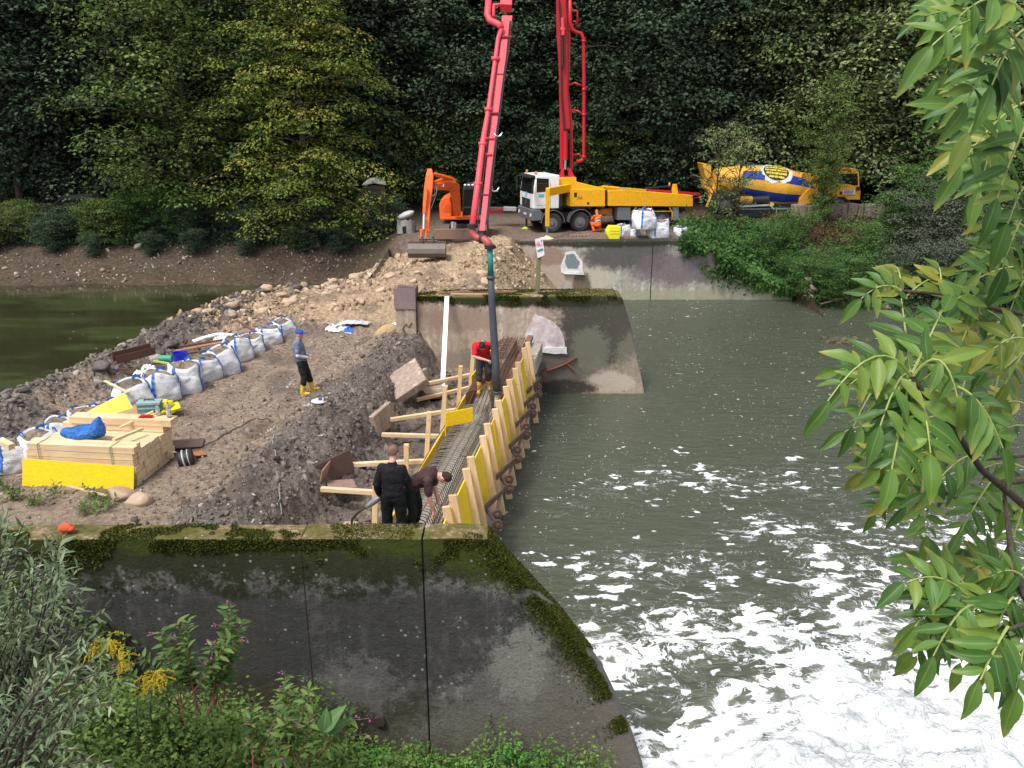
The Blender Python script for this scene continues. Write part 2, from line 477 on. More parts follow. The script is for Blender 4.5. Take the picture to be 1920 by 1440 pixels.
# the boil: edge of the full white water runs diagonally away to the right
edge = lerp_tab(X, [(1.5, 8.6), (2.2, 9.0), (3.6, 9.7), (5.9, 10.9), (8.0, 11.0), (12, 11.5), (30, 12)])
boil = sstep(1.3, -1.6, Y - edge + 0.9 * (fbm(X * .8, Y * .8, 3) - .5) * 2)
turb = sstep(17.5, 10.5, Y) * 0.8 + 0.2
den = np.full_like(X, 0.0)
den += 0.17 + 0.10 * sstep(25, 17, Y) + 0.06 * sstep(16, 12.5, Y)
blob = np.zeros_like(X)
for (px, py, r, d) in FOAM_BLOBS:
    w = PZ(px, py, 0)
    blob = np.maximum(blob, d * .62 * np.exp(-(((X - w.x) / r) ** 2 + ((Y - w.y) / (r * 1.0)) ** 2)))
den = np.minimum(den + blob, .8) + 1.0 * boil + 0.10 * sstep(13.8, 11.2, Y)
Zw = turb * (0.05 * (fbm(X * 1.3, Y * 2.2, 4) - .5) * 2) + 0.012 * (fbm(X * 2.5, Y * 5, 3) - .5) * 2
Zw += boil * 0.62 * (fbm(X * 1.1 + 3, Y * 1.3, 6, .62) - .38) + sstep(15, 10, Y) * 0.20 * (fbm(X * .9 + 40, Y * 1.5, 4) - .5) * 2
m = NT('river_water')
pos = m.pos()
warp = m.n('ShaderNodeTexNoise'); m.put(warp.inputs['Vector'], pos); warp.inputs['Scale'].default_value = 0.9; warp.inputs['Detail'].default_value = 4
wv = m.n('ShaderNodeVectorMath', operation='SCALE'); m.put(wv.inputs[0], warp.outputs['Color']); wv.inputs['Scale'].default_value = 1.6
pw = m.vadd(pos, wv.outputs[0])
den_s = m.attr('foam')
na = m.noise(1.3, 4, 0.55, m.vmul(pw, (1, 1.25, 1)), 0.6)
nb = m.noise(3.1, 3, 0.5, m.vmul(pos, (.85, 1.5, 1)), 0.5)
lace = m.voro(1.25, 'DISTANCE_TO_EDGE', 0, pw)
lace2 = m.voro(4.5, 'DISTANCE_TO_EDGE', 0, m.vadd(pos, wv.outputs[0]))
net = m.math('MAXIMUM', m.mr(lace, 0.0, 0.16, 1.0, 0.0), m.math('MULTIPLY', m.mr(lace2, 0.0, 0.12, 1.0, 0.0), 0.6))
pat = m.math('ADD', m.math('MULTIPLY', na, 0.45), m.math('MULTIPLY', nb, 0.55))
pat = m.math('ADD', pat, m.math('MULTIPLY', m.math('MULTIPLY', net, 0.10), m.mr(den_s, 0.25, 0.6)))
thr = m.math('SUBTRACT', 0.685, m.math('MULTIPLY', den_s, 0.245))
foam = m.mr(pat, m.math('ADD', thr, 0.012), m.math('ADD', thr, 0.045))
wid = m.math('MAXIMUM', m.math('ADD', m.math('MULTIPLY', m.math('SUBTRACT', den_s, 0.20), 0.085), m.math('MULTIPLY', m.math('MAXIMUM', m.math('SUBTRACT', den_s, 1.0), 0.0), 0.25)), 0.0)
nf = m.noise(1.15, 7, 0.60, m.vmul(pw, (1, 1.35, 1)), 1.1)
nf2 = m.noise(2.6, 6, 0.6, m.vadd(pw, (5.1, 2.2, 0)), 0.9)
f1 = m.math('SUBTRACT', m.math('ABSOLUTE', m.math('SUBTRACT', nf, 0.5)), wid)
f2 = m.math('SUBTRACT', m.math('ABSOLUTE', m.math('SUBTRACT', nf2, 0.5)), m.math('MULTIPLY', wid, 0.7))
lacef = m.math('MAXIMUM', m.mr(f1, -0.024, -0.004, 1, 0), m.mr(f2, -0.020, -0.003, 1, 0))
lacef = m.math('MULTIPLY', lacef, m.mr(m.math('ADD', nb, m.math('MULTIPLY', den_s, 0.35)), 0.60, 0.68))
foam = m.math('MAXIMUM', foam, m.math('MULTIPLY', lacef, 0.92))
soft = m.math('MULTIPLY', m.mr(pat, m.math('SUBTRACT', thr, 0.14), m.math('ADD', thr, 0.03)), m.mr(den_s, 0.5, 1.0, 0.0, 0.5))
foam = m.math('MAXIMUM', foam, soft)
fleck = m.math('MULTIPLY', m.mr(m.voro(3.4, vec=m.vmul(pw, (1, 1.7, 1))), 0.08, 0.11, 1, 0), m.mr(m.noise(.45, 3), .44, .54))
fleck2 = m.math('MULTIPLY', m.mr(m.voro(8.0, vec=m.vmul(pw, (1, 1.6, 1))), 0.09, 0.13, 1, 0), m.mr(m.noise(.6, 3, .5, m.vadd(pos, (9, 4, 0))), .47, .57))
foam = m.math('MAXIMUM', foam, m.math('MULTIPLY', m.math('MAXIMUM', fleck, fleck2), 0.85))
wcol = m.mix(m.noise(0.6, 3), (.056, .068, .045), (.076, .086, .060))
wcol = m.mix(m.mr(den_s, 0.35, 0.9, 0.0, 0.45), wcol, (.16, .165, .12))
fcol = m.mix(m.mr(m.math('ADD', m.math('MULTIPLY', nb, .5), m.math('MULTIPLY', nf2, .5)), 0.38, 0.58), (.52, .55, .56), (.86, .88, .90))
c = m.mix(foam, wcol, fcol)
rp = m.noise(2.2, 6, 0.62, m.vmul(pos, (1, 2.4, 1)), 0.4); rp2 = m.noise(11, 3, 0.55, m.vmul(pos, (1, 2.0, 1)))
hgt = m.math('ADD', m.math('ADD', rp, m.math('MULTIPLY', rp2, 0.12)), m.math('MULTIPLY', foam, m.math('ADD', 0.12, m.math('MULTIPLY', nf2, m.mr(den_s, .7, 1.3, 0, 3.0)))))
m.bump(hgt, 1.0, 0.08)
WATER = m.fin(c, m.mr(foam, 0, 1, 0.13, 0.75), 0, 0.5)
tag(grid_mesh('river_water', X, Y, Zw, WATER, {'foam': den.ravel()}), kind='structure')

# ---- still pond above the weir
xs = np.linspace(-120, -5.0, 160); ys = np.linspace(-20, 43, 160)
X, Y = np.meshgrid(xs, ys)
Zp = 0.6 + 0 * X
m = NT('pond_water')
pos = m.pos(); nz = m.noise(0.35, 5, 0.6, m.vmul(pos, (.6, 1.6, 1)))
c = m.mix(m.mr(nz, 0.42, 0.62), (.028, .028, .013), (.050, .060, .024))
fl = m.math('MULTIPLY', m.mr(m.voro(1.6, vec=m.vmul(pos, (1, 1.6, 1))), 0.05, 0.065, 1, 0), m.mr(m.noise(.5), .5, .55))
c = m.mix(fl, c, (.4, .4, .36))
m.bump(m.noise(1.6, 3, 0.5, m.vmul(pos, (1, 2, 1))), 0.12, 0.03)
POND = m.fin(c, 0.06, 0, 0.5)
tag(grid_mesh('pond_water', X, Y, Zp, POND), kind='structure')

# ================================================================== CONCRETE
def concrete(name, base, stains, rough=0.9, bump=0.5, scale=1.0, speck=0.5, top=False):
    """stains: (colour, cx, cz, rx, rz, noise_scale, softness, strength) on the x-z face"""
    m = NT(name); p = m.xyz()
    n1 = m.noise(1.1 * scale, 6, 0.65); n2 = m.noise(7 * scale, 6, 0.7); n3 = m.noise(30 * scale, 4, 0.65)
    streak = m.noise(1.0, 5, 0.65, m.vmul(m.pos(), (5.5, 5.5, 0.5)))
    c = m.ramp(m.math('ADD', m.math('MULTIPLY', n2, 0.7), m.math('MULTIPLY', n3, 0.3)),
               [(0.32, tuple(b * 0.62 for b in base)), (0.5, base), (0.7, tuple(min(1, b * 1.3) for b in base))])
    c = m.mix(m.mr(streak, 0.5, 0.72, 0, 0.5), c, tuple(b * 0.45 for b in base))
    c = m.mix(m.math('MULTIPLY', m.mr(streak, 0.48, 0.36, 0, 0.8), m.mr(n2, .4, .6)), c, tuple(min(.6, b * 1.6 + .05) for b in base))
    for (col, cx, cz, rx, rz, ns, soft, st) in stains:
        dx = m.math('DIVIDE', m.math('SUBTRACT', p[0], cx), rx); dz = m.math('DIVIDE', m.math('SUBTRACT', p[2], cz), rz)
        d = m.math('SQRT', m.math('ADD', m.math('MULTIPLY', dx, dx), m.math('MULTIPLY', dz, dz)))
        nn = m.math('ADD', m.math('MULTIPLY', m.noise(ns, 6, 0.72), .65), m.math('MULTIPLY', m.noise(ns * 6, 5, 0.75), .35))
        d = m.math('ADD', d, m.math('MULTIPLY', m.math('SUBTRACT', nn, 0.5), soft * 6.0))
        f = m.mr(d, 0.72, 1.16, st, 0.0)
        col2 = m.mix(n3, tuple(x * 0.55 for x in col), tuple(min(1, x * 1.5) for x in col))
        c = m.mix(f, c, col2)
    nz_ = m.xyz(m._geo.outputs['Normal'])[2]
    tn = m.math('ADD', m.math('MULTIPLY', m.noise(2.2, 6, .7), .6), m.math('MULTIPLY', m.noise(14, 4, .7), .4))
    topc = m.ramp(tn, [(.36, (.05, .055, .012)), (.46, (.095, .09, .022)), (.53, (.15, .115, .05)), (.62, (.33, .27, .2))])
    c = m.mix(m.mr(nz_, .75, .9), c, topc) if top else c
    sp = m.math('MULTIPLY', m.mr(m.voro(9), 0.12, 0.2, 1, 0), m.mr(m.noise(1.7, 3), 0.52, 0.58))
    c = m.mix(m.math('MULTIPLY', sp, speck), c, (.34, .34, .32))
    pit = m.mr(m.voro(13, vec=m.vadd(m.pos(), (3.3, 1.1, 7.7))), 0.05, 0.14, 1, 0)
    c = m.mix(m.math('MULTIPLY', pit, 0.55), c, tuple(b * 0.2 for b in base))
    m.bump(m.math('SUBTRACT', m.math('ADD', n2, m.math('MULTIPLY', n3, 0.5)), m.math('MULTIPLY', pit, 0.5)), bump, 0.03)
    return m.fin(c, rough, 0, 0.2)
MOSS = (.045, .058, .010); MOSSD = (.020, .024, .007); LICH = (.035, .034, .032)

# ---- foreground pier (its long face looks at the viewer)
YF, YB = 8.62, 9.0
FC = concrete('pier_concrete_dark', (.125, .120, .110), [
    ((.030, .030, .028), -3.2, 2.2, 4.5, .8, 1.6, .5, .75),
    ((.10, .088, .066), -1.5, 0.3, 7.0, .85, 1.1, .35, .8),
    ((.045, .038, .024), -4, 1.15, 3.2, .5, 1.4, .4, .8),
    ((.20, .20, .175), .12, 1.75, .36, .62, 6, .55, .9),
    ((.16, .15, .13), -.1, .85, 1.2, .45, 3, .5, .6),
    ((.17, .165, .155), -1.9, 1.5, .5, .45, 6, .8, .5),
    ((.14, .12, .10), .9, .5, .7, 1.5, 3, .4, .7),
    ((.15, .13, .115), 1.5, .3, .5, 1.2, 3, .4, .7),
    (MOSSD, -3.5, 3.42, 6.5, .62, 3.2, .7, .88),
    (MOSS, -2.2, 3.58, 5.2, .28, 3.2, .5, .9),
    (MOSS, -.15, 3.35, .7, .42, 3.5, .5, .9)], bump=0.7, speck=.7, top=True)
fore = empty('concrete_pier', (-4, 8.8, 0), 'tall black weathered concrete wall with mossy top and curved sloping end beside the white water', 'wall')
prof = [(-.62, 3.52), (-.29, 3.5), (-.12, 3.26), (0.0, 3.09), (.2, 2.86), (.4, 2.61), (.58, 2.39), (.74, 2.15), (.89, 1.95), (1.01, 1.76), (1.17, 1.47), (1.31, 1.15), (1.46, .81), (1.58, .48), (1.70, .1), (1.77, -.13), (1.9, -.8), (2.0, -2.2)]
def wall_seg(x0, x1, y0, y1, zt):
    mb = MB(); nseg = max(1, int((x1 - x0) / .25)); pts = []
    for i in range(nseg + 1):
        pts.append((x0 + (x1 - x0) * i / nseg, zt + random.uniform(-.006, .006)))
    mb.prism(pts + [(x1, -2.2), (x0, -2.2)], y0, y1); return mb
s1 = wall_seg(-12, -2.458, YF + .012, YB, 3.5).build('wall_section', [FC], fore, world=True, bevel=.012)
s2 = wall_seg(-2.45, -1.052, YF, YB, 3.51).build('wall_section', [FC], fore, world=True, bevel=.012)
s3 = MB().prism([(-1.035, 3.51)] + prof + [(-1.035, -2.2)], YF + .006, YB).build('wall_section', [FC], fore, world=True, bevel=.012)
MB().box((-2.456, YF + .04, .65), (.03, .05, 5.6)).box((-1.046, YF + .05, .65), (.06, .05, 5.6)).build('joint', paint('joint_black', (.012, .012, .011), .95), fore, world=True)
# drain pipe and the horizontal pour lines
pc = PY(690 + 22, 1349, YF)
MB().tube([(pc.x, YF - .05, pc.z), (pc.x, YF + .2, pc.z)], [.07, .07], 14).build('drain_pipe', paint('pipe_rust', (.05, .035, .028), .8), fore, world=True)
for (a, b, yy) in ():
    A = PY(a, yy, YF); B = PY(b, yy + 6, YF)
    MB().beam((A.x, YF + .002, A.z), (B.x, YF + .002, B.z), .02, .02).build('pour_line', bpy.data.materials['joint_black'], fore, world=True)

# moss cushions : many tiny tufts growing on the top and over the upper faces
def moss_tufts(name, P, N, mat, parent, size=.02, seed=1):
    g = np.random.default_rng(seed); n = len(P)
    bv = np.array([(-.5, 0, 0), (.5, 0, 0), (.12, .25, 1.0), (-.12, .25, 1.0)]); bf = np.array([[0, 1, 2, 3]])
    fw = g.normal(size=(n, 3)); R = frames(fw, N + .7 * g.normal(size=(n, 3)))
    sz = (g.uniform(.5, 1.5, n) * size)[:, None, None]
    V, F, r = inst(bv, bf, R * sz, P)
    o = np_mesh(name, V, F, mat, parent, {'rnd': r}); return o
m = NT('moss'); m.fin(m.ramp(m.attr('rnd'), [(0, (.022, .028, .006)), (.5, (.045, .058, .011)), (.85, (.085, .105, .018)), (1, (.13, .105, .035))]), .95, 0, .1); MOSSM = m.mat
g = np.random.default_rng(3)
P = []; Nn = []
n = 30000; x = g.uniform(-8, -.3, n); y = g.uniform(YF, YB, n)
keep = fbm(x * 2.2, y * 3 + 3, 4) > .5
P.append(np.stack([x, y, np.full(n, 3.505)], 1)[keep]); Nn.append(np.tile([[0, 0, 1.]], (keep.sum(), 1)))
n = 42000; x = g.uniform(-8, -.2, n); dz = g.exponential(.16, n)
keep = (fbm(x * 2, dz * 3, 4) > .47 + dz * .35) & (dz < .8)
P.append(np.stack([x, np.full(n, YF + .0), 3.5 - dz], 1)[keep]); Nn.append(np.tile([[0, -1., 0.15]], (keep.sum(), 1)))
n = 60000; t = g.uniform(0, 1, n) ** .8; px_ = np.array([p[0] for p in prof[1:13]]); pz_ = np.array([p[1] for p in prof[1:13]])
ti = np.linspace(0, 1, len(px_)); x = np.interp(t, ti, px_); z = np.interp(t, ti, pz_); off = g.exponential(.07, n) * (g.random(n) < .45)
y = np.where(off > 0, YF, g.uniform(YF, YB, n))
keep = (fbm(x * 3, y * 4 + z * 3, 4) > .30 + .16 * t) & ((off == 0) | (g.random(n) < .7))
P.append(np.stack([x - off * .8, y, z - off * .5], 1)[keep]); Nn.append(np.tile([[.75, -.2, .6]], (keep.sum(), 1)))
tag(moss_tufts('moss', np.concatenate(P), np.concatenate(Nn), MOSSM, None, .017), 'green moss cushions over the top edge of the near concrete wall', 'moss', kind='stuff')

# ---- middle pier
YM = 24.3
pier = empty('concrete_pier', (.5, 24.6, 0), 'beige and dark grey concrete pier with mossy top behind the man in red', 'wall')
MC = concrete('pier_concrete_beige', (.40, .315, .25), [
    ((.27, .2, .16), -1.5, 2.35, 1.2, .42, 2.0, .35, .8), ((.25, .18, .145), -2.4, 2.3, .6, .5, 2.0, .35, .6),
    ((.24, .2, .165), -1.4, .9, 3.0, .45, 1.5, .3, .8), ((.12, .10, .085), 1.0, .75, 1.6, .95, 1.5, .3, .95),
    ((.065, .06, .048), 3.0, 2.2, 1.75, 1.35, 1.3, .32, .96), ((.17, .165, .125), 2.35, 1.35, .6, .75, 2.2, .4, .8), ((.2, .19, .14), 3.6, 1.1, .45, .9, 3, .5, .6),
    ((.46, .40, .32), 3.0, .38, .75, .36, 1.8, .35, .95), ((.04, .036, .028), 1.6, .18, 1.1, .28, 2.0, .3, .9),
    ((.032, .034, .018), .5, 2.98, 3.6, .3, 1.8, .35, 1.0), (MOSS, .5, 3.08, 4.5, .12, 3, .5, .8)], bump=.5, speck=.35, top=True)
mb = MB(); mb.prism([(-2.85, 3.02), (-1, 3.03), (1, 3.05), (3.05, 3.08), (3.28, 3.0), (3.55, 2.2), (3.8, 1.2), (4.02, .3), (4.1, -.1), (4.3, -2), (-2.85, -2)], YM, YM + 1.0)
mb.build('wall_body', MC, pier, world=True, bevel=.05)
MB().box((-3.16, YM + .3, .95), (.6, .9, 4.6)).build('gate_post', concrete('post_concrete', (.36, .29, .23), [((.12, .085, .09), -3.2, 3.1, .8, .5, 3, .3, .95)]), pier, world=True, bevel=.02)
mb = MB()
mb.box((-3.17, YM - .17, 3.0), (.63, .012, .62)).box((-2.855, YM - .02, 3.0), (.012, .3, .62)).tube([(-3.42, YM + .35, 3.31), (-3.1, YM + .2, 3.33), (-2.9, YM + .05, 3.32)], .02, 6)
mb.build('steel_cap', paint('steel_purple', (.25, .185, .18), .8, .1, .8, (.30, .25, .21), 3), pier, world=True)
# bright repaired plaster field with ragged outline, standing 2 cm proud
def ragged(pts, Y, dep, name, mat, parent, seed=0):
    rr = random.Random(seed); out = []
    for i in range(len(pts)):
        a = PY(*pts[i], Y); b = PY(*pts[(i + 1) % len(pts)], Y)
        for k in range(5):
            t = k / 5; out.append((a.x + (b.x - a.x) * t + rr.uniform(-.02, .02), a.z + (b.z - a.z) * t + rr.uniform(-.02, .02)))
    return MB().prism(out, Y - dep, Y + .02).build(name, mat, parent, world=True)
PLA = NT('plaster_patch'); nn = PLA.noise(4, 5, .65)
PLA.bump(PLA.noise(14, 4), .3, .01)
PLA = PLA.fin(PLA.ramp(nn, [(.3, (.38, .3, .31)), (.5, (.55, .47, .47)), (.7, (.72, .7, .68))]), .8)
WPL = paint('lime_lip', (.72, .72, .7), .8, 0, .3)
ragged([(1003, 588), (1040, 605), (1057, 628), (1060, 655), (985, 650), (985, 628)], YM, .025, 'plaster_patch', PLA, pier, 2)
ragged([(992, 652), (1061, 650), (1063, 662), (1010, 661)], YM, .07, 'plaster_lip', WPL, pier, 3)
a = PY(1007, 681, YM)
mb = MB().lathe([(.115, 0), (.115, .012), (.085, .012), (.085, -.05)], 20, Matrix.Translation((a.x, YM - .0, a.z)) @ Matrix.Rotation(rad(90), 4, 'X'), caps=False)
mb.build('hole_rim', paint('hole_grey', (.2, .18, .16), .9), pier, world=True)
MB().tube([(a.x, YM - .004, a.z), (a.x, YM + .02, a.z)], .085, 18).build('hole', paint('hole_dark', (.03, .027, .025), .9), pier, world=True)
mb = MB()
pts = [PY(x, y, YM - .04) for x, y in ((1018, 698), (1040, 690), (1060, 682), (1081, 669))]
for a_, b_ in zip(pts, pts[1:]): mb.beam(a_, b_, .10, .018)
mb.beam(PY(1062, 680, YM - .06), PY(1076, 694, YM - .06), .02, .05)
mb.build('rust_strip', paint('rust_orange', (.26, .09, .045), .85, .1, .5, (.05, .03, .02)), pier, world=True)
mb = MB()   # crack lines and the wire scrawl with its conduit
for pl in ([(777, 575), (778, 600), (777, 640), (779, 660)], [(757, 612), (762, 607), (766, 614), (772, 606), (777, 598), (783, 596)], [(757, 612), (755, 618), (760, 622)], [(777, 624), (786, 622), (790, 628)]):
    mb.tube([PY(x, y, YM - .17 if x < 775 else YM - .012) for x, y in pl], .012, 5)
mb.build('rust_wire', paint('wire_dark', (.035, .022, .018), .9), pier, world=True)
mb = MB()   # planks and steel bar lying on top
mb.beam(PY(822, 550, 24.7), PY(960, 548, 24.75), .1, .03)
tag(mb.build('steel_bar', paint('rust_bar', (.2, .075, .045), .8)), 'thin rusty flat bar lying along the top of the middle pier', 'steel bar')
tag(MB().beam(PY(845, 552, 24.55) + Vector((0, 0, .01)), PY(925, 553, 24.6) + Vector((0, 0, .01)), .12, .04).build('plank', wood('plank_pale', (.6, .48, .34), (.35, .25, .15))), 'pale plank lying on the mossy top of the middle pier', 'plank')
g = np.random.default_rng(8)
n = 16000; x = g.uniform(-2.8, 3.1, n); y = g.uniform(YM, YM + 1, n); keep = fbm(x * 2.0 + 9, y * 3, 4) > .52 - .06 * x
P = [np.stack([x, y, np.full(n, 3.04 + .005 * x)], 1)[keep]]; Nn = [np.tile([[0, 0, 1.]], (keep.sum(), 1))]
n = 14000; x = g.uniform(-2.8, 3.1, n); dz = g.exponential(.12, n); keep = (fbm(x * 2, dz * 3, 4) > .45 + dz * .5) & (dz < .45)
P.append(np.stack([x, np.full(n, YM - .004), 3.04 - dz], 1)[keep]); Nn.append(np.tile([[0, -1., .1]], (keep.sum(), 1)))
tag(moss_tufts('moss', np.concatenate(P), np.concatenate(Nn), MOSSM, None, .03, 2), 'green moss along the top edge of the middle pier', 'moss', kind='stuff')

# ---- far quay wall
YQ = 37.9
quay = empty('quay_wall', (3, 38.2, 0), 'long low far quay wall with dark top edge and white lichen spots under the trucks', 'wall')
QC = concrete('quay_concrete', (.36, .34, .29), [
    ((.42, .33, .26), .9, 1.3, 1.9, 1.3, 1.4, .3, .9), ((.26, .175, .13), 1.75, 2.0, .75, .45, 2.2, .3, .85),
    ((.46, .42, .34), 3.6, .9, 1.2, .7, 1.5, .4, .8), ((.085, .078, .072), 5.3, 2.2, 2.3, .85, 1.1, .35, .92), ((.15, .12, .13), 7.6, 1.4, 2.2, .8, 1.2, .4, .85),
    ((.16, .10, .075), 11, 1.6, 2.0, .9, 1.4, .35, .8), ((.32, .31, .22), 8, .18, 6, .28, 1.5, .35, .8),
    ((.12, .09, .055), 3.2, .55, .45, .8, 2, .3, .9), ((.030, .030, .020), 3.5, 2.66, 5.5, .26, 1.4, .3, .95)], bump=.6, speck=.9, scale=.8)
MB().prism([(-1.6, 2.66), (8.2, 2.74), (9.6, 2.1), (10.9, 1.4), (13.0, .45), (13.05, -2), (-1.6, -2)], YQ, YQ + .7).build('wall_body', QC, quay, world=True, bevel=.05)
a = PY(1222, 500, YQ)
MB().box((a.x, YQ + .001, 1.0), (.035, .03, 3.4)).build('joint', paint('joint2', (.02, .02, .018), .95), quay, world=True)
ragged([(1060, 474), (1078, 471), (1092, 490), (1094, 512), (1052, 512), (1052, 497)], YQ, .03, 'plaster_patch', WPL, quay, 5)
ragged([(1062, 477), (1076, 476), (1086, 491), (1082, 502), (1064, 502), (1059, 492)], YQ, .06, 'slate_field', paint('slate_blue', (.2, .235, .25), .7, 0, .5, (.07, .1, .07)), quay, 6)
mb = MB()
for pl in ([(1057, 513), (1095, 514)],): mb.beam(PY(*pl[0], YQ - .08), PY(*pl[1], YQ - .08), .14, .03)
mb.build('ledge', WPL, quay, world=True)
# ================================================================== TREES AND BUSHES
def foliage(name, stops, rough=0.55, trans=0.25):
    """leaf colour varies leaf by leaf and clump by clump"""
    m = NT(name)
    n = m.noise(0.9, 3, 0.6, m.obj()); rn = m.attr('rnd'); cl = m.attr('clump')
    f = m.math('ADD', m.math('MULTIPLY', rn, 0.26), m.math('ADD', m.math('MULTIPLY', cl, 0.46), m.math('MULTIPLY', n, 0.45)))
    c = m.ramp(f, stops)
    m.fin(c, max(rough, .75), 0, 0.08)
    tr = m.n('ShaderNodeBsdfTranslucent'); m.put(tr.inputs[0], c)
    mx = m.n('ShaderNodeMixShader'); mx.inputs[0].default_value = trans
    out = m.t.nodes['Material Output']
    m.t.links.new(m.b.outputs[0], mx.inputs[1]); m.t.links.new(tr.outputs[0], mx.inputs[2]); m.t.links.new(mx.outputs[0], out.inputs[0])
    return m.mat
F_MID = foliage('leaves_mid_green', [(.15, (.038, .070, .022)), (.45, (.078, .130, .036)), (.7, (.130, .190, .055)), (.95, (.21, .26, .085))])
F_SHADED = foliage('leaves_dark_green_shaded', [(.15, (.024, .045, .028)), (.5, (.048, .082, .046)), (.8, (.080, .122, .066)), (1, (.12, .16, .085))], trans=.12)  # leaf green lowered so the colour carries the shade inside the woods
F_YEL = foliage('leaves_beech_yellowing', [(.15, (.052, .090, .022)), (.4, (.112, .165, .034)), (.65, (.185, .23, .047)), (.85, (.29, .29, .06)), (1, (.42, .30, .06))])
F_LIGHT = foliage('leaves_light_green', [(.15, (.070, .115, .045)), (.45, (.145, .205, .080)), (.75, (.22, .28, .115)), (1, (.33, .38, .16))])
F_BUSH = foliage('leaves_bright_bush', [(.15, (.028, .065, .022)), (.45, (.058, .125, .038)), (.75, (.10, .20, .055)), (1, (.17, .29, .08))])
F_GREY = foliage('leaves_grey_willow', [(.15, (.035, .05, .035)), (.5, (.075, .10, .065)), (.8, (.13, .165, .11)), (1, (.2, .24, .17))])
m = NT('bark'); nn = m.noise(4, 5, .7, m.vmul(m.obj(), (2, 2, .5))); m.bump(nn, .8, .04)
BARK = m.fin(m.ramp(nn, [(.3, (.035, .028, .022)), (.55, (.09, .075, .06)), (.75, (.17, .15, .125))]), .95, 0, .1)
LV = np.array([(0, 0, 0), (.45, .3, .05), (1, 0, -.08), (.45, -.3, .05)]); LF = np.array([[0, 1, 2, 3]])

def sprays(g, C, size, nleaf, leaf, flat=0.28, tilt=0.45, droop=0.0, puff=0):
    """C (n,3) spray centres; each becomes a thin irregular plate of leaves"""
    n = len(C); N = n * nleaf
    az = g.uniform(0, 2 * np.pi, n); tl = g.normal(0, .22, (n, 2))
    c = np.repeat(C, nleaf, 0); s = np.repeat(g.uniform(.6, 1.35, n) * size, nleaf)
    a = g.uniform(0, 2 * np.pi, N); r = np.sqrt(g.uniform(0, 1, N)) * s
    el = 1 + .5 * np.cos(2 * (a - np.repeat(az, nleaf)))
    x = r * np.cos(a) * el; y = r * np.sin(a) * el
    t0 = np.repeat(tl[:, 0], nleaf); t1 = np.repeat(tl[:, 1], nleaf)
    z = t0 * x + t1 * y + g.normal(0, 1, N) * s * flat - droop * r * r / (s + 1e-6)
    P = c + np.stack([x, y, z], 1)
    if puff:      # leaves sit on the upper shell of a small dome and face outward
        ph = g.uniform(0, 2 * np.pi, N); cz = g.uniform(-.25, 1, N); sr = np.sqrt(np.maximum(0, 1 - cz * cz)); rad_s = s * g.uniform(.72, 1.05, N)
        ux, uy = sr * np.cos(ph), sr * np.sin(ph)
        x, y, z = ux * rad_s * 1.15, uy * rad_s * 1.15, cz * rad_s * puff
        P = c + np.stack([x, y, z - droop * (x * x + y * y) / (s + 1e-6)], 1); a = ph
        nr = np.stack([ux * .9 + g.normal(0, tilt, N), uy * .9 + g.normal(0, tilt, N), cz + .35 + g.normal(0, tilt * .6, N)], 1)
    else: nr = np.stack([g.normal(0, tilt, N) - t0, g.normal(0, tilt, N) - t1, np.ones(N)], 1)
    fw = np.stack([np.cos(a) + g.normal(0, .5, N), np.sin(a) + g.normal(0, .5, N), g.normal(-.25 - droop, .3, N)], 1)
    R = frames(fw, nr) * (leaf * g.uniform(.65, 1.3, N))[:, None, None]
    V, F, rnd = inst(LV, LF, R, P, g.random(N))
    cl = np.repeat(np.repeat(g.random(n), nleaf), 4)
    return V, F, {'rnd': rnd, 'clump': cl}

